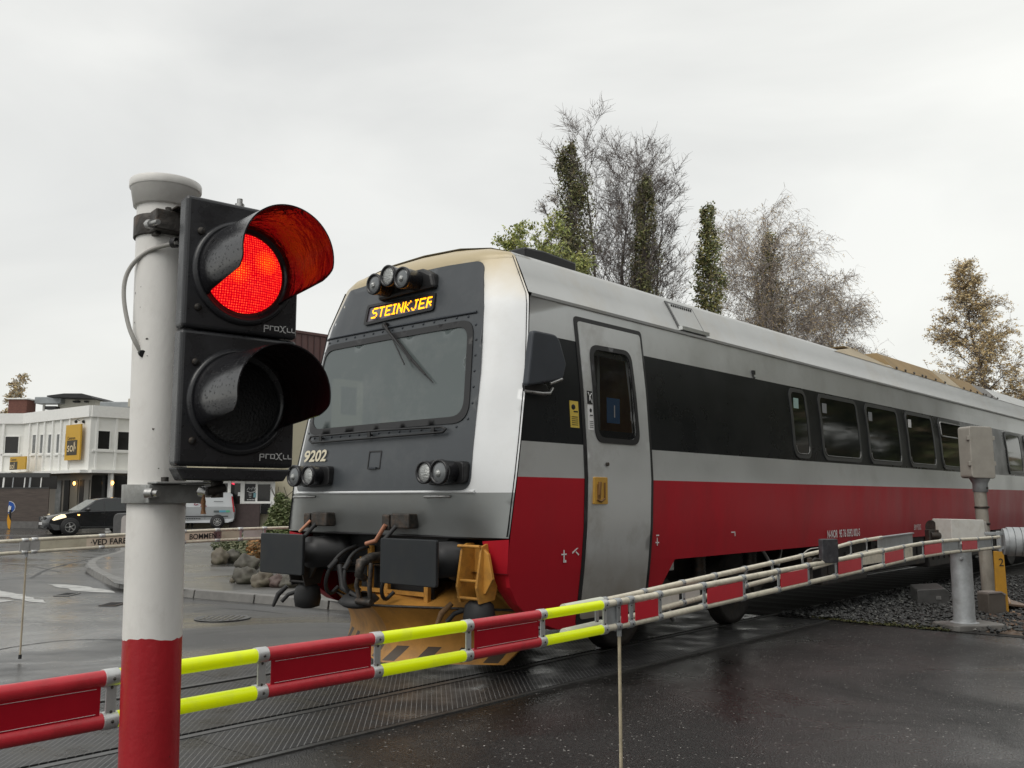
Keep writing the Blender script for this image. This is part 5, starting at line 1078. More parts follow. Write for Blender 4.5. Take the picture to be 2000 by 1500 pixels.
mb = MB(); mb.prism(rpoly([(-.14, 0), (.13, 0), (.13, .27), (.07, .31), (-.14, .30)], .02, 2), (0, 0, 0), (.98, .2, 0), UP, (-.05, .2, 0)); mb.build('casing', mat('box_brown', (.12, .105, .09), .5, var=.2, dirt=(.08, .06, .05)), t, bevel=.008)
mb = MB(); mb.prism([(-.13, .295), (.07, .305), (.13, .27), (.14, .285), (.07, .325), (-.13, .315)], (0, -.01, 0), (.98, .2, 0), UP, (-.05, .22, 0)); mb.build('lid', mat('box_lid', (.28, .25, .23), .5), t)
yp = Vector(ground(1947, 1204)); t = thing('marker_plate', 'upright yellow orange marker plate with black number behind the pole', 'marker', (6.62, 12.75, 0))
mb = MB(); mb.prism([(-.075, .05), (.085, .05), (.065, .84), (.045, .86), (-.07, .86)], (0.02, 0, 0), (1, 0, 0), UP, (0, .03, 0)); mb.build('plate', mat('marker_yellow', (.50, .26, .03), .5, var=.12, vs=5, dirt=(.3, .16, .05), dirts=6), t, bevel=.004)
mb = MB(); text_into(mb, '2', .15, (.0, -.003, .66), (1, 0, 0), UP); mb.build('number', M['rubber'], t); mb = MB(); mb.box((.01, .03, .1), (.05, .03, .2)); mb.build('stake', M['galv'], t)
t = thing('trackside_box', 'grey metal connection box with rounded lid lying on the ballast', 'equipment box', Vector(ground(1832, 1186))+Vector((0, .15, 0)), -.1)
mb = MB(); mb.prism(rpoly([(-.22, 0), (.24, 0), (.24, .19), (.18, .235), (-.22, .21)], [0, 0, .06, .06, .02], 4), (0, 0, .02), (1, 0, 0), UP, (.12, .7, .02)); mb.build('casing', mat('box_metal', (.09, .09, .088), .45, .2, var=.3, vs=8, dirt=(.06, .055, .05), dirts=4, dirtamt=.6), t, bevel=.01)
mb = MB(); mb.box((.08, -.005, .12), (.07, .008, .05)); mb.build('plate', M['steel'], t)
c = ground(1985, 1222); t = thing('cover_slab', 'round rusty cover slab in brown soil at the right edge', 'cover', c); mb = MB(); mb.lathe([(0, .035), (.3, .035), (.36, .03), (.37, .012)], (0, 0, 0), UP, 40); mb.build('lid', mat('slab_brown', (.15, .095, .07), .45, var=.4, vs=8, bump=.3, bs=30), t); mb = MB(); mb.lathe([(.37, .02), (.40, .02), (.40, .004)], (0, 0, 0), UP, 40); mb.build('rim', M['rust'], t)
t = thing('board', 'tilted weathered plank lying beside the round cover', 'plank', Vector(ground(1985, 1198))+Vector((0, .3, 0)), .5)
mb = MB(); mb.box((0, 0, .12), (.75, .32, .035), Matrix.Rotation(.12, 3, 'Y') @ Matrix.Rotation(.2, 3, 'X')); mb.build('plank', mat('plank', (.20, .14, .10), .5, var=.3, vs=5, stretch=(.3, 3, 1)), t, bevel=.006)
mb = MB(); mb.tube([(-.1, -.15, .12), (.1, 0, .17), (.3, .25, .2)], .014, 6); mb.build('strap', mat('strap', (.45, .30, .18), .6), t)
t = thing('stake', 'thin red stake standing close to the stained pole', 'stake', (6.50, 13.3, 0)); mb = MB(); mb.box((0, 0, .25), (.02, .02, .5)); mb.build('rod', M['red_panel'], t)
# ------------------------------------------------------------------ buildings
wallm = mat('wall_white', (.80, .80, .76), .7, var=.04, vs=.6, dirt=(.6, .59, .54), dirts=.8, dirtamt=.35)
trimm = mat('trim_white', (.84, .84, .81), .6, var=.04)
winm = mat('win_dark', (.02, .02, .02), .08, spec=.5, rv=.03, vs=.8, bump=.03, bs=.6)
curt = mat('curtain', (.20, .21, .21), .7, var=.3, vs=3)
planks = mat('brown_planks', (.085, .066, .056), .65, var=.3, vs=1.5, stretch=(1, 1, 9), dirt=(.05, .042, .038), dirts=1)
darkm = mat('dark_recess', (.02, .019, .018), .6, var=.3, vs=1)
lampm = mat('lamp_glow', (1, .6, .15), .5, emit=(1, .52, .12), es=5)
C_ = Vector((-22.9, 50.0, 0)); B_ = Vector((-29.1, 54.9, 0)); A_ = Vector((-48, 54.6, 0)); D_ = Vector((-16.0, 57.0, 0)); RZt, CZ = 6.62, 3.12
wb = thing('office_building', 'white two-storey building with yellow signs and flat roof beyond the road', 'building', C_)
def quadbox(mb, a, b, z0, z1, th, out=0, m=0):      # wall slab from a to b in plan; th behind, out in front
    d = (b-a).normalized(); n = Vector((d.y, -d.x, 0)); a2 = a+n*out; b2 = b+n*out
    vs = [a2+UP*z0, b2+UP*z0, b2-n*(th+out)+UP*z0, a2-n*(th+out)+UP*z0]; vs += [v+UP*(z1-z0) for v in vs]
    mb.add(vs, [(0, 1, 5, 4), (1, 2, 6, 5), (2, 3, 7, 6), (3, 0, 4, 7), (0, 3, 2, 1), (4, 5, 6, 7)], m)
segs = [(A_, B_), (B_, C_), (C_, D_)]
mb = MB(C_)
for a, b in segs: quadbox(mb, a, b, CZ, RZt-.55, .3)
mb.build('wall', wallm, wb)
mb = MB(C_)
for a, b in segs: quadbox(mb, a, b, RZt-.62, RZt, .5, .14)
mb.build('fascia', trimm, wb)
mb = MB(C_); P0 = [A_, B_, C_, D_, Vector((-16, 72, 0)), Vector((-48, 72, 0))]
mb.add([p+UP*(RZt-.1) for p in P0], [(0, 1, 2, 3, 4, 5)]); mb.build('roof', M['t_roof'], wb)
mb = MB(C_)
for a, b in segs: quadbox(mb, a, b, CZ-.16, CZ, .3, .45 if b is not B_ else 1.2)
mb.build('canopy', trimm, wb)
mb = MB(C_)
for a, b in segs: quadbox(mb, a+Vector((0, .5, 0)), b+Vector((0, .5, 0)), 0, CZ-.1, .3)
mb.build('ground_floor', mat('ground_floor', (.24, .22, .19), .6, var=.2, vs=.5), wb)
def wall_pt(px, seg): # distance along a wall segment at a photo column
    a, b = seg; m_ = (px-1000)/FPX; d = b-a; k = (m_*a.y-a.x)/(d.x-m_*d.y); return a+d*k
def win(px0, px1, py0, py1, seg, glass=winm, sill=True, fr=.06):
    a = wall_pt(px0, seg); b = wall_pt(px1, seg); z1 = at((px0+px1)/2, py0, (a.y+b.y)/2).z; z0 = at((px0+px1)/2, py1, (a.y+b.y)/2).z; d = (b-a).normalized(); n = Vector((d.y, -d.x, 0))
    mb = MB(C_)
    for p, q, za, zb in ((a-d*fr, a, z0-fr, z1+fr), (b, b+d*fr, z0-fr, z1+fr), (a, b, z0-fr, z0), (a, b, z1, z1+fr)): quadbox(mb, p, q, za, zb, .02, .05)
    f = mb.build('window', trimm, wb); mb = MB(C_); quadbox(mb, a, b, z0, z1, .02, .015); mb.build('pane', glass, f)
    if sill: mb = MB(C_); quadbox(mb, a-d*.2, b+d*.2, z0-fr-.1, z0-fr-.005, .02, .10); mb.build('sill', trimm, f)
S0, S1, S2 = segs
win(11, 37, 853, 885, S0); win(-40, -12, 853, 885, S0); win(-95, -65, 853, 885, S0)
for p in (65, 80, 95.5, 112, 128.5): win(p, p+6.5, 848+(128-p)*.03, 884+(128-p)*.02, S1, curt, True, .05)
win(188, 213.5, 842, 877, S2); win(229.5, 256, 844, 879, S2); win(272, 300, 846, 880, S2)
mb = MB(C_)
for p in (4, 58, 73, 87, 103, 119, 136):
    sg = S0 if p < 40 else S1; a = wall_pt(p, sg); d = (sg[1]-sg[0]).normalized(); quadbox(mb, a, a+d*.14, CZ, RZt-.6, .05, .10)
for p in (186, 224, 266): a = wall_pt(p, S2); d = (D_-C_).normalized(); quadbox(mb, a, a+d*.12, CZ, RZt-.6, .05, .08)
mb.build('pilaster', trimm, wb)
# ground floor openings, porch posts, wall lamps
for p0, p1, m_ in ((108, 118, curt), (124, 134, darkm), (136, 150, mat('gf_beige', (.22, .20, .16), .6)), (154, 162, darkm), (163, 172, mat('gf_grey', (.16, .155, .14), .6))):
    a = wall_pt(p0, S1); b = wall_pt(min(p1, 174.5), S1); mb = MB(C_); quadbox(mb, a+Vector((0, .45, 0)), b+Vector((0, .45, 0)), .15, 2.6, .02, .03); mb.build('wall_panel', m_, wb)
for p0, p1 in ((176, 212), (222, 258), (268, 330)):
    a = wall_pt(p0, S2); b = wall_pt(p1, S2); mb = MB(C_); quadbox(mb, a+Vector((0, .45, 0)), b+Vector((0, .45, 0)), .6, 2.85, .02, .03); mb.build('shop_window', winm, wb)
mb = MB(C_)
for p in (216.5, 262): a = wall_pt(p, S2); d = (D_-C_).normalized(); quadbox(mb, a, a+d*.13, 0, CZ-.16, .12, .3)
mb.build('porch_post', trimm, wb)
mb = MB(C_); a = wall_pt(113, S1); mb.box((a.x, a.y-1.0, 1.4), (.12, .12, 2.8), Matrix.Rotation(.06, 3, 'Y')); mb.build('porch_post', M['frame_grey'], wb)
for px, py, Y in ((85, 942, 51.0), (145, 944, 51.2), (220, 943, 50.6)):
    mb = MB(C_); q = at(px, py, Y); mb.ball(q, (.07, .06, .11), 12, 8); mb.box(q+UP*.13, (.1, .1, .03), m=1); mb.box(q+Vector((0, .08, .05)), (.03, .1, .03), m=1); mb.build('wall_lamp', [lampm, M['gasket']], wb)
# yellow signs
ys = mat('sign_yellow', (.62, .36, .03), .5, var=.06, vs=1); yb = mat('sign_black', (.045, .035, .02), .5)
def board(px0, px1, py0, py1, seg, label, name, black, texts, out=.25, org=None):
    a = wall_pt(px0, seg); b = wall_pt(px1, seg); Y = (a.y+b.y)/2; d = (b-a).normalized(); n = Vector((d.y, -d.x, 0)); z1 = at((px0+px1)/2, py0, Y).z; z0 = at((px0+px1)/2, py1, Y).z
    t = thing(name, label, 'sign', a+UP*z0); mb = MB(a+UP*z0); quadbox(mb, a, b, z0, z1, -out+.09, out); mb.build('board', ys, t)
    W_ = (b-a).length; H_ = z1-z0; mb = MB(a+UP*z0); x0, x1, y0, y1 = black; quadbox(mb, a+d*W_*x0, a+d*W_*x1, z0+H_*y0, z0+H_*y1, -out+.002, out+.012); mb.build('black_field', yb, t)
    for s_, x, y, sz, m_, o_ in texts:
        mb = MB(a+UP*z0); text_into(mb, s_, sz, a+d*W_*x+UP*(z0+H_*y)+n*(out+o_), d, UP, bold=.004); mb.build('lettering', m_, t)
    return t
tw_ = mat('sign_cream', (.75, .62, .40), .5)
t = board(138, 167, 830, 899, S1, 'tall yellow sign with black square, upper on the white wall corner', 'wall_sign', (.14, .82, .14, .56), [('Centrum', .15, .58, .24, M['rubber'], .006), ('sol', .17, .24, .74, tw_, .018), ('i', .66, .38, .42, tw_, .018), ('n', .68, .30, .3, tw_, .018)], .3)
mb = MB(t.location)
for px in (148.5, 163): q = at(px, 823.5, 50.4); mb.tube([q+Vector((0, .5, .1)), q+Vector((0, .1, .12)), q], .02, 6); mb.ball(q, (.08, .12, .09), 10, 6)
mb.build('spotlight', M['gasket'], t)
board(53, 83.5, 893, 918, S1, 'small wide yellow sign with black square just above the canopy', 'wall_sign', (.02, .5, .0, .62), [('sol', .05, .08, .5, tw_, .018), ('Centrum', .05, .7, .2, M['rubber'], .006)], .9)
# roof furniture
def roof_thing(name, label, cat, px0, px1, py0, py1, Y, dep, m_, bev=.02, m2=None, h2=.12):
    a = at(px0, py1, Y); b = at(px1, py0, Y); o = Vector((a.x, Y, RZt-.1)); t = thing(name, label, cat, o); mb = MB(o); z0 = RZt-.1
    mb.box(((a.x+b.x)/2, Y+dep/2, (z0+b.z)/2), (b.x-a.x, dep, b.z-z0)); mb.build('casing', m_, t, bevel=bev)
    if m2: mb = MB(o); mb.box(((a.x+b.x)/2, Y+dep/2, b.z+h2/2), (b.x-a.x+.15, dep+.2, h2)); mb.build('cap', m2, t, bevel=.02)
    return t
brick = mat('brick', (.14, .055, .04), .75, var=.3, vs=6, stretch=(1, 1, 2.2))
roof_thing('chimney', 'squat red brick chimney on the flat white roof', 'chimney', 15, 53, 780, 807, 57, 1.1, brick, .02, trimm, .08)
duct = mat('duct_grey', (.30, .32, .33), .45, .4, var=.15, vs=2)
t = thing('roof_duct', 'grey horizontal ventilation duct on a post above the roof', 'duct', at(86, 800, 58)); o = t.location; mb = MB(o); mb.box(at(100, 783, 58), (1.65, .9, .42)); mb.build('duct', duct, t, bevel=.03); mb = MB(o); q = at(86, 795, 58); mb.box((q.x, q.y, 7.0), (.12, .12, 1.0)); mb.build('leg', trimm, t); mb = MB(o); q = at(102, 797, 57.8); mb.box(q, (.7, .5, .2)); mb.build('fan_box', M['gasket'], t)
t = thing('rooftop_room', 'cream plant room with dark shallow roof on the white building', 'roof room', at(157, 795, 58)); o = t.location
mb = MB(o); q = at(160, 793, 58.8); mb.box((q.x, q.y+.6, 7.25), (2.4, 2.6, 1.3)); mb.build('wall', mat('cream_wall', (.58, .56, .49), .7, var=.05), t)
mb = MB(o); q0 = at(110, 779, 58); q1 = at(197, 781, 58); qm = at(152, 772.5, 58); mb.prism([(q0.x, q0.z), (q1.x, q1.z), (q1.x-.1, q1.z+.1), (qm.x+.8, qm.z), (qm.x-.3, qm.z), (q0.x, q0.z+.08)], (0, 56.8, 0), (1, 0, 0), UP, (0, 4, 0)); mb.build('roof', M['rubber'], t)
mb = MB(o)
for px in (148, 154, 170): mb.box(at(px, 785, 58.05), (.16, .5, .1))
mb.build('vent', M['gasket'], t)
t = thing('roof_duct', 'long low grey duct reaching right from the rooftop room', 'duct', at(225, 795, 57)); mb = MB(t.location); a = at(195, 789, 57); b = at(254, 792, 57); mb.box(((a.x+b.x)/2, 57.3, a.z-.05), (b.x-a.x, .6, .38)); mb.build('duct', duct, t, bevel=.03)
t = thing('air_conditioner', 'small beige air conditioning unit at the right roof edge', 'air conditioner', at(261, 795, 56)); mb = MB(t.location); q = at(262, 787, 56); mb.box(q, (.6, .4, .5)); mb.build('casing', mat('ac_beige', (.45, .42, .35), .5), t, bevel=.03); mb = MB(t.location); mb.lathe([(.17, -.02), (.18, 0), (.15, .01), (0, .0)], q+Vector((0.05, -.205, 0)), (0, -1, 0), 20); mb.build('fan', M['frame_grey'], t)
# plank screen fence with slatted top and plinth
fa, fb2 = Vector((-38, 50.6, 0)), Vector((-24.95, 50.0, 0)); t = thing('plank_fence', 'tall dark brown plank fence under the left canopy', 'fence', fb2)
def fquad(name, z0, z1, m_, th=.06, out=0): mb = MB(fb2); quadbox(mb, fa, fb2, z0, z1, th, out); return mb.build(name, m_, t)
fquad('planks', .35, 2.15, planks); fquad('plinth', 0, .36, mat('plinth', (.13, .125, .12), .6, var=.2), .1, .03); fquad('top_rail', 2.72, 2.95, M['frame_grey'], .1, .05); fquad('rail', 2.12, 2.18, M['frame_grey'], .08, .02)
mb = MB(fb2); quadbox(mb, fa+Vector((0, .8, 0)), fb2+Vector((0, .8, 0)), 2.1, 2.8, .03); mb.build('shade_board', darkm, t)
rs = random.Random(8)
for i in range(26):
    q = fa.lerp(fb2, (i+.5)/26.5+rs.uniform(-.008, .008)); mb = MB(fb2); mb.box((q.x, q.y, 2.45), (.05 if i % 3 else .09, .04, .56), Matrix.Rotation(.05, 3, 'Y')); mb.build('slat', trimm if i % 2 else M['galv'], t)
# shop building right of the signal: brown clad top storeys, cream wall, shop front
G0_, G1_ = Vector((-15.3, 49.6, 0)), Vector((-3.5, 61.4, 0)); gd = (G1_-G0_).normalized(); gn = Vector((gd.y, -gd.x, 0))
sb = thing('shop_building', 'cream building with brown clad top and white framed shop entrance', 'building', G0_)
creamw = mat('cream_render', (.50, .46, .34), .7, var=.05, vs=.5); clad = mat('brown_cladding', (.105, .052, .047), .55, var=.12, vs=2)
mb = MB(G0_); quadbox(mb, G0_, G1_, 2.9, 8.2, 8); mb.build('wall', creamw, sb)
mb = MB(G0_); quadbox(mb, G0_, G1_, 8.2, 11.05, 8.1, .12); mb.build('cladding', clad, sb)
mb = MB(G0_); L0 = (G1_-G0_).length
for i in range(int(L0/.42)): q = G0_+gd*(i*.42+.1); quadbox(mb, q, q+gd*.05, 8.25, 11.0, .02, .155)
mb.build('cladding_batten', mat('clad_dark', (.06, .03, .028), .6), sb)
mb = MB(G0_); quadbox(mb, G0_-gd*.05, G1_, 11.05, 11.2, 8.2, .2); mb.build('roof_edge', clad, sb)
# shop front (lower storey, slightly recessed) : dark glass in white frames
H0, H1 = Vector((-18.5, 51.5, 0)), Vector((-12.35, 51.0, 0))
mb = MB(G0_); quadbox(mb, H0+Vector((0, .25, 0)), H1+Vector((6, .25, 0)), 0, 2.95, .2); mb.build('lower_wall', creamw, sb)
def sw(px0, px1, py0, py1, m_, out, name):
    sg = (H0, H1); a = wall_pt(px0, sg); b = wall_pt(px1, sg); z1 = at(px0, py0, a.y).z; z0 = at(px0, py1, a.y).z; mb = MB(G0_); quadbox(mb, a, b, z0, z1, .02, out); return mb.build(name, m_, sb)
sw(345, 540, 935, 1002, trimm, .0, 'shop_frame')
for p0, p1, q0, q1 in ((348, 436, 940, 996), (440, 462, 944, 994), (453, 474, 944, 996), (482, 504, 945, 979), (506, 531, 946, 979), (514, 532, 983, 1004)): sw(p0, p1, q0, q1, winm, .03, 'shop_window')
sw(449, 455, 940, 998, trimm, .06, 'post'); sw(474, 482, 938, 998, trimm, .07, 'post'); sw(503, 507, 940, 998, trimm, .05, 'mullion'); sw(476, 534, 979, 983.5, trimm, .08, 'transom')
sw(502, 546, 933, 938, trimm, .7, 'awning_bar'); sw(478, 504, 930, 934, M['frame_grey'], .6, 'awning')
sw(455, 513, 984, 1032, mat('maroon_wall', (.06, .04, .038), .6, var=.2), .10, 'dark_panel')
pn = sw(482.5, 503.5, 945.5, 978, M['gasket'], .045, 'poster')
mb = MB(G0_); sg = (H0, H1)
def swp(px, py): a = wall_pt(px, sg); p = at(px, py, a.y); return p+Vector((-.02, -.08, 0))
mb.tube([swp(484, 957), swp(488, 952), swp(489, 956), swp(492, 953), swp(493, 957), swp(496, 951), swp(498, 956), swp(501, 951)], .022, 5); mb.tube([swp(484, 959), swp(490, 962), swp(497, 961), swp(502, 957)], .02, 5)
for k in range(6): mb.box(swp(485+k*3, 976), (.05, .01, .05))
for k in range(3): mb.box(swp(490, 965+k*3), (.18-.03*k, .01, .02))
mb.build('poster_marks', M['white_mark'], pn); mb = MB(G0_); mb.box(swp(499, 967), (.14, .01, .25)); mb.build('notice', mat('notice_blue', (.18, .36, .4), .5), pn)
mb = MB(G0_); mb.box(swp(469, 965), (.16, .01, .2)); mb.build('notice', M['white_mark'], sb); mb = MB(G0_); mb.box(swp(457, 945), (.16, .02, .07), Matrix.Rotation(.3, 3, 'Y')); mb.build('neon_sign', mat('neon', (.7, .03, .06), .5, emit=(1, .04, .1), es=1), sb)
# ------------------------------------------------------------------ street things
def on(px, py, z=0): g = ground(px, py, z); return g
g = ground(18, 1034); t = thing('keep_right_sign', 'blue round arrow sign on a post with yellow marker, far left', 'road sign', g)
Yg = g.y; sB = mat('sign_blue2', (.02, .10, .42), .4); 
mb = MB(g); q = at(17, 991, Yg); w_ = .42
def dsign(r, off):
    vs = [q+Vector((-.02, -off, 0))]; N0 = 28
    for i in range(N0+1):
        a = -pi/2+pi*i/N0; vs.append(q+Vector((cos(a)*r*.92, -off+.25*cos(a)*r, sin(a)*r)))
    back = [v+Vector((0, .02, 0)) for v in vs]; n = len(vs)
    return vs+back, [(0, i, i+1) for i in range(1, n-1)]+[(n, n+i+1, n+i) for i in range(1, n-1)]+[(i, n+i, n+i+1, i+1) for i in range(1, n-1)]+[(0, n, n+1, 1), (0, n-1, 2*n-1, n)]
v, f = dsign(.32, .0); mb.add(v, f); s_ = mb.build('sign_rim', M['white_mark'], t); mb = MB(g); v, f = dsign(.295, .012); mb.add(v, f); mb.build('sign_face', sB, s_)
mb = MB(g); mb.prism([(0, 0), (0, .02), (.02, .12), (.06, .16), (.10, .1), (.14, .12), (.12, -.13), (0, -.2), (0, -.1)], q+Vector((-.01, -.03, -.05)), (1, .2, 0), UP, (0, .01, 0)); mb.build('arrow', M['white_mark'], s_)
mb = MB(g); mb.tube([g, g+UP*1.0], .05, 10); mb.build('post', M['rubber'], t)
mb = MB(g); ym = at(17, 1020, Yg-.06); mb.prism([(-.06, .42), (.02, .22), (.10, .05), (.09, -.25), (.07, -.36), (-.02, -.30), (-.08, -.05), (-.10, .15)], ym, (1, 0, 0), UP, (0, .03, 0)); mb.build('marker', mat('marker_amber', (.65, .30, .01), .5), t)
# grey round-topped waste bin in the street
g = ground(238, 1056); t = thing('waste_bin', 'grey round-topped waste bin standing in front of the dark car', 'waste bin', g)
mb = MB(g); mb.prism(rpoly([(-.36, 0), (.36, 0), (.38, 1.03), (-.38, 1.03)], [0, 0, .25, .25], 6), g, (1, 0, 0), UP, (0, .5, 0)); mb.build('casing', mat('bin_dark', (.09, .09, .09), .5, var=.2), t, bevel=.03)
mb = MB(g); mb.prism(rpoly([(-.05, .05), (.34, .05), (.34, .95), (-.05, .95)], [0, 0, .1, .2], 5), g+Vector((0, -.02, 0)), (1, 0, 0), UP, (0, .02, 0)); mb.build('front_panel', mat('bin_face', (.42, .39, .37), .6, var=.1, vs=5), t)

# car -------------------------------------------------
def car(name, label, cat, loc, rz, side, width, paint, cabin, wheels, wr, glassm, extra):
    """side: lower body outline (x forward,z); cabin: list of (x,z) outline of greenhouse; local x = forward"""
    t = thing(name, label, cat, loc, rz); hw = width/2
    mb = MB()
    n = len(side); cols = [(-1, .0, .90), (-.97, .02, 1), (-.6, .05, 1), (0, .06, 1), (.6, .05, 1), (.97, .02, 1), (1, 0, .9)]
    rings = []
    xm = max(p[0] for p in side); xn = min(p[0] for p in side)
    for c, crown, k in cols:
        r = []
        for x, z in side:
            taper = 1-.10*max(0, (x-(xm-.7))/.7)**2-.06*max(0, ((xn+.5)-x)/.5)**2; up = crown*max(0, (z-.75)) if z > .75 else 0
            shx = (1-abs(c)**4)*(.12 if x > xm-.25 else (-.08 if x < xn+.25 else 0)); r.append(Vector((x+shx, c*hw*taper*(1 if z > .55 else .96), z+up*.3-(0 if abs(c) < 1 else (.03 if z > .8 else 0)))))
        rings.append(r)
    for a, b in zip(rings, rings[1:]):
        mb.add(a+b, [(i, (i+1) % n, n+(i+1) % n, n+i) for i in range(n)], 0, True)
    mb.add(rings[0], [tuple(range(n))]); mb.add(rings[-1], [tuple(reversed(range(n)))])
    body = mb.build('body', paint, t, weld=True)
    # greenhouse
    mb = MB(); m0 = len(cabin); rg = []
    for c in (-1, -.8, 0, .8, 1):
        r = []
        zlo = min(p[1] for p in cabin); zhi = max(p[1] for p in cabin)
        for x, z in cabin: f = (z-zlo)/(zhi-zlo); r.append(Vector((x, c*hw*(.95-.17*f), z+(.03*(1-c*c)*f))))
        rg.append(r)
    for a, b in zip(rg, rg[1:]): mb.add(a+b, [(i, (i+1) % m0, m0+(i+1) % m0, m0+i) for i in range(m0)], 0, True)
    mb.add(rg[0], [tuple(range(m0))]); mb.add(rg[-1], [tuple(reversed(range(m0)))]); mb.build('roof', paint, t, weld=True)
    def cside(x, z, s, off=.012): f = (z-zlo)/(zhi-zlo); return Vector((x, s*(hw*(.95-.17*f)+off), z))
    for s in (-1, 1):
        for w in extra['side_windows']:
            mb = MB(); p = [cside(x, z, s) for x, z in w]; q = [cside(x, z, s, -.02) for x, z in w]; k = len(w); mb.add(p+q, [tuple(range(k))]+[(i, k+i, k+(i+1) % k, (i+1) % k) for i in range(k)]); mb.build('window', glassm, t)
    for x0, z0, x1, z1, nm in extra['screens']:
        mb = MB(); nv = Vector((z1-z0, 0, -(x1-x0))).normalized(); nv = nv if nv.x*(1 if x0 > 0 else -1) > 0 else -nv
        f0 = (z0-zlo)/(zhi-zlo); f1 = (z1-zlo)/(zhi-zlo); a = hw*(.90-.17*f0); b = hw*(.88-.17*f1); o = nv*.015+UP*.012
        mb.add([Vector((x0, -a, z0))+o, Vector((x0, a, z0))+o, Vector((x1, b, z1))+o, Vector((x1, -b, z1))+o, Vector((x0, -a, z0))-nv*.02, Vector((x0, a, z0))-nv*.02, Vector((x1, b, z1))-nv*.02, Vector((x1, -b, z1))-nv*.02], [(0, 1, 2, 3), (0, 4, 5, 1), (2, 6, 7, 3), (1, 5, 6, 2), (3, 7, 4, 0)]); mb.build(nm, extra.get('screen_mat', glassm), t)
    for x in wheels:
        for s in (-1, 1):
            mb = MB(); mb.lathe([(wr+.06, -.02), (wr+.06, .03), (wr-.02, .035), (0, .035)], (x, s*(hw-.02), wr+.02), (0, s, 0), 30); mb.build('wheel_arch', M['rubber'], t)
            mb = MB(); mb.lathe([(wr*.62, -.16), (wr*.95, -.16), (wr, -.12), (wr, .0), (wr*.93, .045), (wr*.66, .04)], (x, s*(hw-.0), wr), (0, s, 0), 30); w_ = mb.build('wheel', M['rubber'], t)
            mb = MB(); mb.lathe([(wr*.66, .03), (wr*.62, .045), (wr*.57, .02)], (x, s*hw, wr), (0, s, 0), 28)
            ns = extra.get('spokes', 5)
            for i in range(ns): q = 2*pi*i/ns+.3; Rr = Matrix.Rotation(q, 3, 'Y'); c = Vector((x, s*(hw+.035), wr))+Rr @ Vector((0, 0, wr*.33)); mb.box(c, (wr*(.17 if ns == 5 else .1), .02, wr*.58), Rr)
            mb.lathe([(wr*.16, .03), (wr*.14, .055), (0, .06)], (x, s*hw, wr), (0, s, 0), 14); mb.build('rim', M['steel'], w_)
            mb = MB(); mb.lathe([(wr*.6, .0), (0, .0)], (x, s*hw, wr), (0, s, 0), 20); mb.build('brake', M['dark_steel'], w_)
    return t, hw
blackp = mat('car_black', (.014, .015, .017), .18, 0, coat=.6, rv=.04, vs=3); carg = mat('car_glass', (.03, .035, .035), .05, spec=.6)
scr = mat('car_screen', (.18, .2, .2), .08, spec=.8)
side = [(-2.1, .45), (-2.12, .75), (-2.05, 1.0), (-1.9, 1.06), (-.9, 1.05), (.6, 1.03), (.95, 1.02), (1.5, .93), (1.95, .82), (2.12, .70), (2.16, .52), (2.14, .33), (1.95, .22), (1.6, .22), (1.0, .25), (-1.0, .25), (-1.7, .25), (-1.95, .3)]
cabin = [(-1.95, 1.0), (.98, .99), (.2, 1.50), (-.1, 1.575), (-.7, 1.60), (-1.4, 1.55), (-1.65, 1.48)]
u_h = Vector((-.743, -.669, 0)).normalized(); cw = ground(136, 1045)
hd = atan2(u_h.y, u_h.x); near = Vector((-u_h.y, u_h.x, 0))   # left side of the car
ctr = cw-u_h*1.33-near*.9
sw_ = [[(-1.0, 1.04), (-.12, 1.04), (-.12, 1.45), (-.95, 1.44)], [(-.05, 1.04), (.72, 1.06), (.25, 1.40), (.05, 1.46), (-.05, 1.45)], [(-1.62, 1.1), (-1.08, 1.04), (-1.05, 1.42), (-1.45, 1.38)]]
t, hw = car('parked_car', 'black crossover car facing left with its headlight on', 'car', (ctr.x, ctr.y, 0), hd, side, 1.8, blackp, cabin, (1.33, -1.30), .335, carg, dict(side_windows=sw_, screens=[(.93, 1.03, .22, 1.50, 'windscreen'), (-1.97, 1.05, -1.68, 1.46, 'rear_window')], screen_mat=scr))
hl = mat('headlight_glass', (.8, .7, .5), .15, emit=(1, .80, .48), es=1.3)
for s in (1, -1):
    mb = MB(); y = s*.80; mb.prism([(1.45, .74), (1.95, .60), (2.03, .64), (1.92, .75), (1.68, .86), (1.52, .86)], (.05, s*.955, .03), (1, -s*.035, 0), UP, (-.06, -s*.16, 0)); mb.build('headlight', hl, t, bevel=.01)
    mb = MB(); mb.ball((1.0, s*.905, .86), (.05, .012, .025), 8, 5); mb.build('side_indicator', lampm, t)
    mb = MB(); mb.ball((.62, s*.98, 1.10), (.09, .12, .075), 12, 8); mb.build('wing_mirror', blackp, t)
    mb = MB(); mb.box((-.10, s*.905, .62), (.008, .012, .8)); mb.box((.92, s*.9, .6), (.008, .012, .6)); mb.build('door_gap', M['rubber'], t)
    mb = MB(); mb.box((-.02+.0, s*.915, .93), (.16, .02, .025)); mb.box((-.0, s*.912, .34), (1.9, .02, .035)); mb.build('door_handle', M['frame_grey'], t)
mb = MB(); mb.prism(rpoly([(-.45, .60), (.45, .60), (.5, .78), (-.5, .78)], .05, 3), (2.19, 0, 0), (0, 1, 0), UP, (.05, 0, 0)); gr_ = mb.build('grille', M['rubber'], t); 
mb = MB(); mb.lathe([(.07, 0), (.09, .01), (.07, .02)], (2.24, 0, .70), (1, 0, 0), 20); mb.box((2.25, 0, .7), (.01, .2, .04)); 
for s in (1, -1): mb.box((2.24, s*.17, .69), (.02, .05, .2), Matrix.Rotation(s*.3, 3, 'X'))
mb.build('badge', M['steel'], gr_)
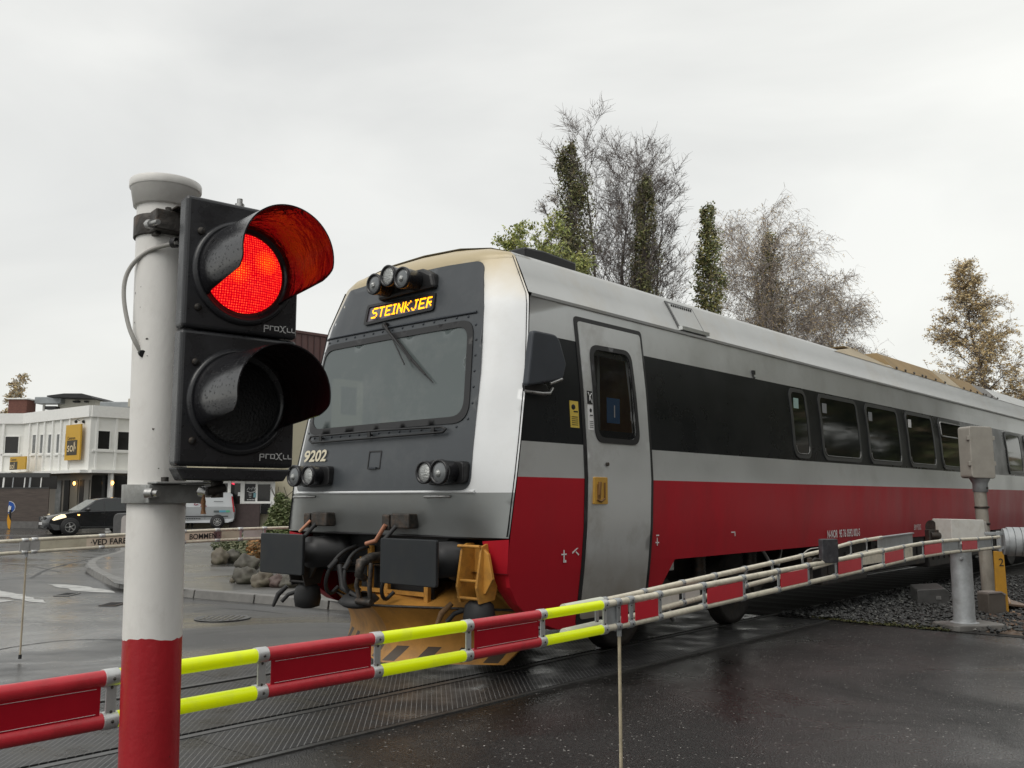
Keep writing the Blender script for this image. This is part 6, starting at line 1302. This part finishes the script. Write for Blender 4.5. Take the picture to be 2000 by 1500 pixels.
mb = MB(); mb.box((2.285, 0, .50), (.01, .52, .12)); mb.build('number_plate', mat('plate', (.55, .55, .55), .5, var=.2, vs=30), t)
mb = MB(); mb.box((2.17, 0, .30), (.1, 1.3, .1)); mb.build('bumper_grille', M['rubber'], t, bevel=.02)
# van ------------------------------------------------
vp = mat('van_silver', (.50, .52, .53), .3, .3, coat=.4, var=.04, vs=1); vc = Vector(ground(424, 1031)); vh = Vector((-.965, -.26, 0)).normalized(); hd = atan2(vh.y, vh.x); near = Vector((-vh.y, vh.x, 0))
vctr = vc+vh*1.35-near*.92
side = [(-2.2, .5), (-2.22, 1.0), (-2.15, 1.15), (1.0, 1.15), (1.55, 1.10), (2.1, .95), (2.3, .75), (2.32, .4), (2.1, .28), (-1.9, .28), (-2.15, .35)]
cabin = [(-2.2, 1.1), (1.45, 1.1), (.75, 1.75), (.4, 1.86), (-1.9, 1.90), (-2.08, 1.8)]
t, hw = car('parked_van', 'silver panel van with small lettering, seen from behind the white post', 'van', (vctr.x, vctr.y, 0), hd, side, 1.88, vp, cabin, (1.5, -1.35), .32, carg, dict(side_windows=[[(.35, 1.14), (1.22, 1.14), (.68, 1.68), (.35, 1.70)]], screens=[(1.4, 1.15, .78, 1.72, 'windscreen'), (-2.2, 1.2, -2.08, 1.78, 'rear_window')], spokes=9))
for s in (1, -1):
    mb = MB(); mb.prism([(-2.235, .85), (-2.16, .85), (-2.03, 1.70), (-2.1, 1.70)], (0, s*.80, 0), (1, 0, 0), UP, (0, s*.13, 0)); mb.build('tail_light', mat('tail_red', (.5, .01, .02), .3), t, bevel=.01)
    mb = MB(); mb.box((.1, s*.945, .62), (4.0, .015, .06)); mb.build('side_strip', M['frame_grey'], t, bevel=.005)
    mb = MB(); mb.box((.3, s*.95, .9), (.012, .01, .9)); mb.box((-.7, s*.95, .9), (.012, .01, .9)); mb.build('door_gap', M['rubber'], t)
ax = Vector((-1, 0, 0)); 
mb = MB(); nearY = .953; ax = Vector((-1, 0, 0)) if (Matrix.Rotation(hd, 3, 'Z') @ Vector((-1, 0, 0))).x > 0 else Vector((1, 0, 0))
text_into(mb, 'BYGG  SERVICE'[:4], .12, (-1.1, nearY, .98), ax, UP) if False else None
for i in range(9): mb.box((-1.15-.055*i, nearY-.05, 1.42), (.035, .006, .04), Matrix.Rotation(.1, 3, 'X'))
for i in range(12): mb.box((.55-.09*i, nearY+.002, .50), (.06, .006, .05))
mb.build('small_lettering', M['gasket'], t)
mb = MB(); mb.box((-1.28, nearY, .88), (.28, .006, .11)); mb.build('decal', mat('decal_grey', (.1, .12, .12), .5), t)
mb = MB(); mb.box((-1.60, nearY, .89), (.34, .006, .11)); mb.build('decal', mat('decal_blue', (.12, .36, .48), .5), t)
mb = MB(); mb.box((-1.88, nearY, .89), (.2, .006, .11)); mb.build('decal', mat('decal_green', (.12, .45, .28), .5), t)
mb = MB()
for (x, z, a_) in ((-.25, 1.25, .4), (-.4, 1.35, -.5), (-.5, 1.2, .9), (-.62, 1.32, 0), (-.7, 1.2, -.8), (-.15, 1.3, 1.2)): mb.box((x, nearY-.03+.0, z), (.16, .008, .05), Matrix.Rotation(a_, 3, 'Y'))
mb.build('decal', mat('decal_maroon', (.3, .06, .10), .5), t)
# person standing in black by the van
J2 = {'pelvis': ((0, 0, .95), .13), 'waist': ((0, 0, 1.12), .13), 'chest': ((0, .01, 1.34), .16), 'neck': ((0, .01, 1.5), .055), 'shl': ((-.19, .01, 1.42), .065), 'ell': ((-.25, .03, 1.15), .045), 'hal': ((-.24, -.04, .92), .032), 'shr': ((.19, .01, 1.42), .065), 'elr': ((.25, .03, 1.15), .045), 'har': ((.24, -.04, .92), .032), 'kl': ((-.1, -.02, .5), .075), 'fl': ((-.11, .02, .08), .05), 'tl': ((-.12, -.14, .04), .04), 'kr': ((.1, -.02, .5), .075), 'fr': ((.11, .02, .08), .05), 'tr': ((.12, -.14, .04), .04)}
B2 = [('pelvis', 'waist'), ('waist', 'chest'), ('chest', 'neck'), ('chest', 'shl'), ('shl', 'ell'), ('ell', 'hal'), ('chest', 'shr'), ('shr', 'elr'), ('elr', 'har'), ('pelvis', 'kl'), ('kl', 'fl'), ('fl', 'tl'), ('pelvis', 'kr'), ('kr', 'fr'), ('fr', 'tr')]
g = ground(371, 1031); figure('person', 'person in black clothes standing beside the silver van', (g.x, g.y, 0), .4, (J2, B2), (0, 0, 1.66), [M['blackcloth']])
# things by the shop door
g = ground(505, 1027); t = thing('planter', 'tall tapered maroon planter beside the shop entrance', 'planter', g); mb = MB(); mb.lathe([(.30, 0), (.33, .1), (.27, 1.15), (.30, 1.18), (.25, 1.18), (.2, 1.0)], (0, 0, 0), UP, 20); mb.build('pot', mat('maroon_pot', (.11, .055, .05), .6, var=.2, vs=3), t)
g = ground(497, 1028); t = thing('folded_sign', 'narrow white board leaning by the maroon planter', 'sign board', g+Vector((-.1, -.5, 0))); mb = MB(); mb.box((-.08, 0, .38), (.10, .06, .80), Matrix.Rotation(-.2, 3, 'Y')); mb.build('board', trimm, t); mb = MB(); mb.tube([(.1, .2, 0), (-.16, .1, .74)], .02, 6); mb.build('strut', M['frame_grey'], t)
g = ground(521, 1022); t = thing('flower_box', 'dark flower box with white flowers under the shop window', 'flower box', g); mb = MB(); mb.box((0, 0, .25), (.62, .3, .34)); mb.build('box', M['frame_grey'], t, bevel=.02); mb = MB(); rs = random.Random(2)
for i in range(60): mb.ball((rs.uniform(-.3, .3), rs.uniform(-.12, .12), .47+rs.uniform(0, .14)), .035, 6, 4, m=i % 3 == 0)
mb.build('flowers', [trimm, moss[0]], t)
# ------------------------------------------------------------------ rocks and planting
def rock(mb, c, r, seed):
    o = Vector((seed*7.3, seed*3.1, seed)); n0 = lambda d: 1+.42*noise.noise(d*1.3+o)+.24*noise.noise(d*2.9+o)+.12*abs(noise.noise(d*7+o)); mb.ball(c, r, 28, 16, fn=n0)
rockm = [mat('rock_grey', (.085, .078, .062), .6, var=.6, vs=2.2, bump=.5, bs=9, dirt=(.05, .055, .03), dirts=2.5, dirtamt=.9), mat('rock_red', (.11, .075, .065), .6, var=.4, vs=3, bump=.5, bs=9, dirt=(.06, .05, .04), dirts=3, dirtamt=.8), mat('rock_tan', (.13, .11, .08), .6, var=.4, vs=3, bump=.5, bs=9, dirt=(.07, .08, .04), dirts=3, dirtamt=.8)]
RK = [(428, 1102, 15, 17, 2, 'tan rounded boulder at the left end of the planting bed'), (455, 1100, 20, 13, 0, 'dark mossy boulder behind the tan one in the planting bed'), (482, 1117, 21, 17, 0, 'large grey sloping boulder near the middle of the planting bed'), (480, 1140, 24, 17, 0, 'dark split boulder at the front of the planting bed'), (512, 1146, 20, 16, 2, 'greenish rounded boulder just left of the reddish one'), (540, 1147, 16, 13, 1, 'reddish boulder half hidden behind the buffer'), (563, 1148, 15, 12, 0, 'small grey boulder at the right end of the row'), (455, 1138, 6, 5, 2, 'small pale stone in front of the split boulder'), (590, 1146, 16, 12, 0, 'grey boulder hidden mostly behind the train nose')]
for i, (px, py, rw, rh, m_, lab_) in enumerate(RK):
    g = ground(px, py, .12); k = g.y/FPX; t = MB(g); rock(t, g+UP*(rh*k*.75), (rw*k, rw*k*.8, rh*k), i+1); o = t.build('boulder', rockm[m_]); o.location = g; tag(o, lab_, 'boulder', 'boulders edging the planting bed')
def leafblob(mb, cs, n, size, rs, mats_n, drop=0):
    for _ in range(n):
        c, r = rs.choice(cs); 
        while True:
            d = Vector((rs.uniform(-1, 1), rs.uniform(-1, 1), rs.uniform(-1, 1)))
            if .25 < d.length <= 1: break
        p = Vector(c)+Vector((d.x*r[0], d.y*r[1], d.z*r[2])); a = Vector((rs.gauss(0, 1), rs.gauss(0, 1), rs.gauss(0, .7))).normalized(); b = a.orthogonal().normalized(); s = size*rs.uniform(.6, 1.3)
        mb.add([p-a*s, p+b*s*.45, p+a*s, p-b*s*.45], [(0, 1, 2, 3)], rs.randrange(mats_n))
greens = [LM('leaf_a', (.10, .115, .055)), LM('leaf_b', (.06, .075, .03)), LM('leaf_c', (.15, .15, .08))]
rs = random.Random(31); c0 = ground(470, 1088, .12); mb = MB(c0)
cs = []
for px, py, s in ((445, 1082, .45), (462, 1078, .55), (480, 1080, .6), (500, 1082, .65), (520, 1085, .7), (490, 1092, .5), (470, 1086, .5), (515, 1100, .5), (540, 1090, .8), (565, 1095, .8)):
    g = ground(px, py+6, .12); cs.append((g+UP*.25, (s, s, .33)))
leafblob(mb, cs, 5200, .055, rs, 3); o = mb.build('ground_cover', greens); o.location = c0; tag(o, 'low grey green leafy shrubs behind the boulders', 'shrubs', kind='stuff')
c0 = ground(498, 1112, .12); mb = MB(c0); leafblob(mb, [(c0+Vector((0, .25, .45)), (.28, .3, .25)), (c0+Vector((.3, .2, .35)), (.3, .3, .2))], 500, .06, rs, 2); o = mb.build('orange_plant', [LM('leaf_o', (.32, .15, .04)), LM('leaf_o2', (.22, .13, .05))]); o.location = c0; tag(o, 'small orange autumn plant above the boulders', 'plant')
g = ground(540, 1050, .12); t = thing('shrub', 'green leafy bush growing beside the train nose', 'shrub', g); k = g.y/FPX; mb = MB(g); cs = []
for px, py, s in ((545, 1040, 22), (550, 1018, 22), (540, 1000, 15), (555, 990, 20), (548, 975, 12), (528, 1030, 14), (570, 1010, 22), (535, 1015, 13), (560, 1040, 20)): p = at(px, py, g.y); cs.append((p, (s*k, s*k, s*k)))
leafblob(mb, cs, 5000, .07, rs, 3); mb.build('foliage', [LM('leaf_g1', (.12, .15, .05)), LM('leaf_g2', (.07, .10, .03)), LM('leaf_g3', (.17, .19, .09))], t); mb = MB(g)
for i in range(5): mb.tube([g, g+Vector((rs.uniform(-.3, .5), rs.uniform(-.2, .2), 1.0)), g+Vector((rs.uniform(-.4, .8), rs.uniform(-.3, .3), 1.9))], [.03, .02, .01], 5)
mb.build('stems', M['dark_steel'], t)
# ------------------------------------------------------------------ trees
def tree(name, label, base, H, spread, seed, barkm, kind='bare', leafm=None, nleaf=0, leafs=.07, trunk_r=.2, forks=1, droop=0, lean=0, asc=.6, twigs=1.0, width_fn=None, group='trees behind the train', tw_r=.011):
    rs = random.Random(seed); t = thing(name, label, 'tree', base, 0, group); tb = MB(); cb = MB(); tips = []
    def branch(mb, p, d, ln, r, lvl, n=None):
        n = n or max(3, int(ln/.5)); pts = [p.copy()]; rr = [r]; q = p.copy(); dd = d.copy()
        for i in range(n):
            f = (i+1)/n; jit = .05 if lvl == 0 else .09; dd = (dd+Vector((rs.gauss(0, jit), rs.gauss(0, jit), rs.gauss(0, .05)+(.05*asc if lvl < 3 else 0)-(droop*(.10+.30*f) if lvl >= 1 else 0)))).normalized()
            q = q+dd*(ln/n); pts.append(q.copy()); rr.append(max(.004, r*((1-f)**1.15 if lvl == 0 else 1-.85*f)))
        mb.tube(pts, rr, 6 if lvl == 0 else (4 if lvl == 1 else 3), caps=False); return pts, rr
    mains = []
    for k in range(forks):
        a = rs.random()*6.28; d = Vector((cos(a)*.10*(k > 0)+lean, sin(a)*.1*(k > 0), 1)).normalized()
        p0 = Vector((0, 0, 0)) if k == 0 else Vector((0, 0, H*rs.uniform(.12, .3))); ln = H*(1 if k == 0 else rs.uniform(.6, .8))
        pts, rr = branch(tb, p0, d, ln, trunk_r*(1 if k == 0 else .7), 0, 14); mains.append((pts, rr, ln))
    W_ = width_fn or (lambda f: spread*(1-f)**.75*(min(1, f*4+.25)))
    for pts, rr, ln in mains:
        nb = int(32*twigs)
        for i in range(nb):
            f = .16+.82*i/nb; j = min(len(pts)-2, int(f*(len(pts)-1))); p = pts[j].lerp(pts[j+1], f*(len(pts)-1)-j); a = i*2.4+rs.uniform(-.4, .4); up = asc+rs.uniform(-.15, .15)
            d = Vector((cos(a), sin(a), up)).normalized(); L1 = max(.6, W_(p.z/H))*rs.uniform(.75, 1.15)*sqrt(1+up*up)*.85
            b1, r1 = branch(cb, p, d, L1, max(.014, rr[j]*.34), 1)
            n2 = int((7+L1*2.6)*twigs)
            for k in range(n2):
                f2 = .2+.8*rs.random(); jj = min(len(b1)-2, int(f2*(len(b1)-1))); p2 = b1[jj].lerp(b1[jj+1], rs.random()); bd = (b1[jj+1]-b1[jj]).normalized()
                d2 = (bd+Vector((rs.gauss(0, .6), rs.gauss(0, .6), rs.gauss(.1, .45)))).normalized(); L2 = L1*rs.uniform(.22, .48)
                b2, _ = branch(cb, p2, d2, L2, max(.008, r1[jj]*.5), 2, 3)
                for m_ in range(int(rs.randint(5, 8))):
                    p3 = rs.choice(b2[1:]); d3 = ((b2[-1]-b2[0]).normalized()+Vector((rs.gauss(0, .6), rs.gauss(0, .6), rs.gauss(.05, .4)-droop*1.0))).normalized(); L3 = rs.uniform(.28, .62)*(1+droop*2.6)
                    p4 = p3+d3*L3*.5; d4 = (d3+Vector((rs.gauss(0, .35), rs.gauss(0, .35), -droop*5))).normalized(); p5 = p4+d4*L3*.5
                    cb.tube([p3, p4, p5], [tw_r, tw_r*.8, tw_r*.4], 3, caps=False, sm=False); tips.append((p4, p5))
    tb.build('trunk', barkm, t)
    cb.build('crown', barkm, t)
    if nleaf:
        lb_ = MB(); nm = len(leafm)
        for _ in range(nleaf):
            a_, b_ = rs.choice(tips); p = a_.lerp(b_, rs.random())+Vector((rs.gauss(0, .05), rs.gauss(0, .05), rs.gauss(0, .05))); a = Vector((rs.gauss(0, 1), rs.gauss(0, 1), rs.gauss(0, 1))).normalized(); b = a.orthogonal().normalized(); s = leafs*rs.uniform(.6, 1.3)
            lb_.add([p-a*s, p+b*s*.6, p+a*s, p-b*s*.6], [(0, 1, 2, 3)], rs.randrange(nm))
        lb_.build('leaves', leafm, t)
    return t
def column(name, label, base, H, R_, seed, leafm, barkm, n=9000, leafs=.085, z0=.12, group='trees behind the train', gap=.35):
    rs = random.Random(seed); t = thing(name, label, 'tree', base, 0, group); tb = MB(); tb.tube([(0, 0, 0), (0, 0, H*.5), (0, 0, H*.97)], [.16, .09, .02], 6, caps=False)
    cl = []
    nb = int(H*7)
    for i in range(nb):
        z = H*(z0+(1-z0)*(i/nb)); r = R_*(1-((z/H-.45)/.62)**4 if z/H > .45 else (.75+.25*z/H/.45)); a = rs.random()*6.28; q = rs.uniform(.25, .8)*r; p = Vector((cos(a)*q, sin(a)*q, z)); tb.tube([(0, 0, max(.2, z-1.3)), (p.x*.6, p.y*.6, z-.6), p], [.03, .02, .008], 3, caps=False); cl.append((p, r*rs.uniform(.28, .5)))
    tb.build('trunk', barkm, t); mb = MB()
    for _ in range(int(n*1.5)):
        p, r = rs.choice(cl); d = Vector((rs.gauss(0, .55), rs.gauss(0, .55), rs.gauss(0, 1.1)))*r; c = p+d; a = Vector((rs.gauss(0, 1), rs.gauss(0, 1), rs.gauss(0, 1))).normalized(); b = a.orthogonal().normalized(); s = leafs*rs.uniform(.6, 1.3)
        mb.add([c-a*s, c+b*s*.6, c+a*s, c-b*s*.6], [(0, 1, 2, 3)], rs.randrange(len(leafm)))
    mb.build('leaves', leafm, t); return t
bark = mat('bark_dark', (.17, .145, .135), .8, var=.3, vs=2); bark2 = mat('bark_birch', (.32, .28, .255), .8, var=.3, vs=2)
pop = [LM('poplar_a', (0.195, 0.215, 0.078)), LM('poplar_b', (0.117, 0.143, 0.058)), LM('poplar_c', (0.312, 0.286, 0.104)), LM('poplar_d', (0.182, 0.156, 0.078))]
popd = [LM('ivy_a', (0.160, 0.167, 0.072)), LM('ivy_b', (0.102, 0.102, 0.051)), LM('ivy_c', (0.203, 0.167, 0.080)), LM('ivy_d', (0.217, 0.232, 0.087))]
birchl = [LM('birch_a', (.46, .32, .13)), LM('birch_b', (.34, .24, .12)), LM('birch_c', (.52, .40, .20)), LM('birch_d', (.24, .18, .11))]
yg = [LM('yg_a', (.32, .36, .09)), LM('yg_b', (.18, .22, .06)), LM('yg_c', (.42, .42, .13))]
fewl = [LM('few_a', (.30, .25, .17)), LM('few_b', (.2, .16, .12))]
def bx_(px, Y): return Vector((at(px, 700, Y).x, Y, 0))
def hgt(px, py, Y): return at(px, py, Y).z
def pxm(n, Y): return n*Y/FPX
tree('bare_tree', 'tallest bare tree rising above the train between two dark columns', bx_(1212, 40), hgt(1180, 250, 40), pxm(92, 40), 11, bark, trunk_r=.17, forks=3, asc=1.15, twigs=1.15, nleaf=1500, leafm=fewl, leafs=.04, width_fn=lambda f: pxm(115, 40)*(1-.55*max(0, f-.5)/.5)*(1 if f < .85 else .8), tw_r=.008)
tree('bare_tree', 'lower bare tree with spreading twigs right of the tallest one', bx_(1290, 42), hgt(1270, 365, 42), pxm(75, 42), 12, bark, trunk_r=.15, forks=2, asc=1.0, twigs=1.0, nleaf=1200, leafm=fewl, leafs=.04, width_fn=lambda f: pxm(95, 42)*(1-.5*f), tw_r=.008)
tree('bare_tree', 'bare tree with reddish buds left of the tallest one', bx_(1110, 41), hgt(1090, 370, 41), pxm(60, 41), 14, bark, trunk_r=.18, forks=1, asc=.9, twigs=.9, nleaf=2500, leafm=fewl, leafs=.05, width_fn=lambda f: pxm(70, 41)*(1-.5*f), tw_r=.008)
column('columnar_tree', 'dark columnar tree wrapped in the left side of the bare trees', bx_(1118, 39), hgt(1115, 288, 39), pxm(52, 39), 21, popd, bark, 13000, .075)
column('columnar_tree', 'dark columnar tree on the right side of the bare trees', bx_(1264, 39.5), hgt(1264, 345, 39.5), pxm(36, 39.5), 22, popd, bark, 9000, .075)
column('columnar_tree', 'slim green poplar standing alone against the sky', bx_(1391, 41), hgt(1388, 402, 41), pxm(34, 41), 23, pop, bark2, 7500, .085)
column('columnar_tree', 'olive columnar tree inside the weeping birch', bx_(1512, 46), hgt(1512, 455, 46), pxm(36, 46), 24, pop[1:], bark2, 8000, .08)
column('columnar_tree', 'short olive column at the left foot of the weeping birch', bx_(1487, 47), hgt(1487, 560, 47), pxm(19, 47), 25, pop[1:], bark2, 3000, .08)
tree('weeping_birch', 'weeping birch with drooping bare twigs right of the slim poplar', bx_(1530, 44), hgt(1530, 395, 44), pxm(120, 44), 31, bark2, trunk_r=.17, forks=3, droop=.30, asc=1.0, twigs=1.05, nleaf=20000, leafm=[birchl[0], birchl[1], fewl[0], birchl[2]], leafs=.045, width_fn=lambda f: pxm(150, 44)*(1-.45*f), tw_r=.008)
tree('weeping_birch', 'lower drooping birch beside the roof fairings', bx_(1640, 47), hgt(1630, 570, 47), pxm(100, 47), 32, bark2, trunk_r=.2, forks=2, droop=.28, asc=.9, twigs=1.0, nleaf=15000, leafm=[birchl[1], fewl[0], fewl[1], birchl[0]], leafs=.045, width_fn=lambda f: pxm(110, 47)*(1-.5*f), tw_r=.008)
tree('brown_birch', 'birch with golden brown leaves at the right edge', bx_(1948, 45), hgt(1900, 500, 45), pxm(90, 45), 41, bark, trunk_r=.2, forks=1, droop=.10, asc=.75, twigs=1.35, nleaf=34000, leafm=[birchl[2], birchl[0], LM('birch_e', (.56, .46, .27)), birchl[1]], leafs=.06, width_fn=lambda f: pxm(150, 45)*min(1, (1-f)*1.25+.02), tw_r=.008)
tree('green_tree', 'yellow green leafy tree top just above the train roof', bx_(1150, 30), hgt(1110, 465, 30), pxm(60, 30), 34, bark, trunk_r=.18, forks=2, asc=.7, twigs=.9, nleaf=38000, leafm=yg, leafs=.06, width_fn=lambda f: pxm(120, 30)*(1-.5*f), tw_r=.008)
tree('small_tree', 'pale half bare tree behind the brick chimney', bx_(42, 75), hgt(42, 738, 75), pxm(32, 75), 35, bark2, trunk_r=.2, forks=1, droop=.1, asc=.8, twigs=.8, nleaf=4500, leafm=birchl[1:3]+[LM('pale_leaf', (.35, .33, .25))], leafs=.10, width_fn=lambda f: pxm(36, 75)*max(.2, (1-f))**.6, tw_r=.014, group='trees beyond the office building')
# ------------------------------------------------------------------ unseen building, trees and wall added to cut low sky light and darken reflections
o_ = Vector((13.5, 9.5, 0)); t = thing('unseen_building', 'unseen brown brick building added right of view to darken reflections', 'building', o_)
mb = MB(); mb.box((5, -14, 4.6), (10, 28, 9.2)); mb.build('wall', mat('brick_brown', (.10, .065, .05), .8, var=.3, vs=3), t); mb = MB(); mb.box((5, -14, 9.35), (10.6, 28.6, .3)); mb.build('roof', M['frame_grey'], t, bevel=.05)
for i in range(9):
    for z in (1.8, 4.8, 7.6):
        mb = MB(); mb.box((-.03, -1.8-i*3.05, z), (.10, 1.5, 1.5)); f = mb.build('window', trimm, t); mb = MB(); mb.box((-.06, -1.8-i*3.05, z), (.10, 1.36, 1.36)); mb.build('pane', winm, f)
for i, (x, y, h) in enumerate(((21, 25, 10), (24, 21, 12), (19, 16.5, 9), (27, 28, 12), (23, 13.5, 11))):
    t = thing('unseen_tree', ['unseen dense green tree added beside the track', 'unseen taller dark tree added outside the right edge', 'unseen low bushy tree added next to the brown brick building', 'unseen far broad tree added outside the right edge', 'unseen tree added behind the brown brick building'][i], 'tree', (x, y, 0), 0, 'unseen trees added to darken reflections'); rs = random.Random(50+i)
    mb = MB(); mb.tube([(0, 0, 0), (.1, 0, h*.4), (0, .1, h*.8)], [.25, .16, .05], 8); mb.build('trunk', bark, t); mb = MB(); cs = [(Vector((rs.gauss(0, 1.3), rs.gauss(0, 1.3), h*rs.uniform(.2, .9))), (1.3, 1.3, 1.2)) for _ in range(26)]
    leafblob(mb, cs, 8000, .26, rs, 3); mb.build('crown', [pop[0], pop[1], birchl[3]], t)
t = thing('unseen_wall', 'unseen dark plank wall added behind the viewer to cut low sky light', 'fence', (2, -13, 0)); mb = MB(); mb.box((0, 0, 1.1), (24, .2, 2.2)); mb.build('planks', planks, t); mb = MB(); mb.box((0, 0, 2.25), (24, .35, .12)); mb.build('cap', M['frame_grey'], t)
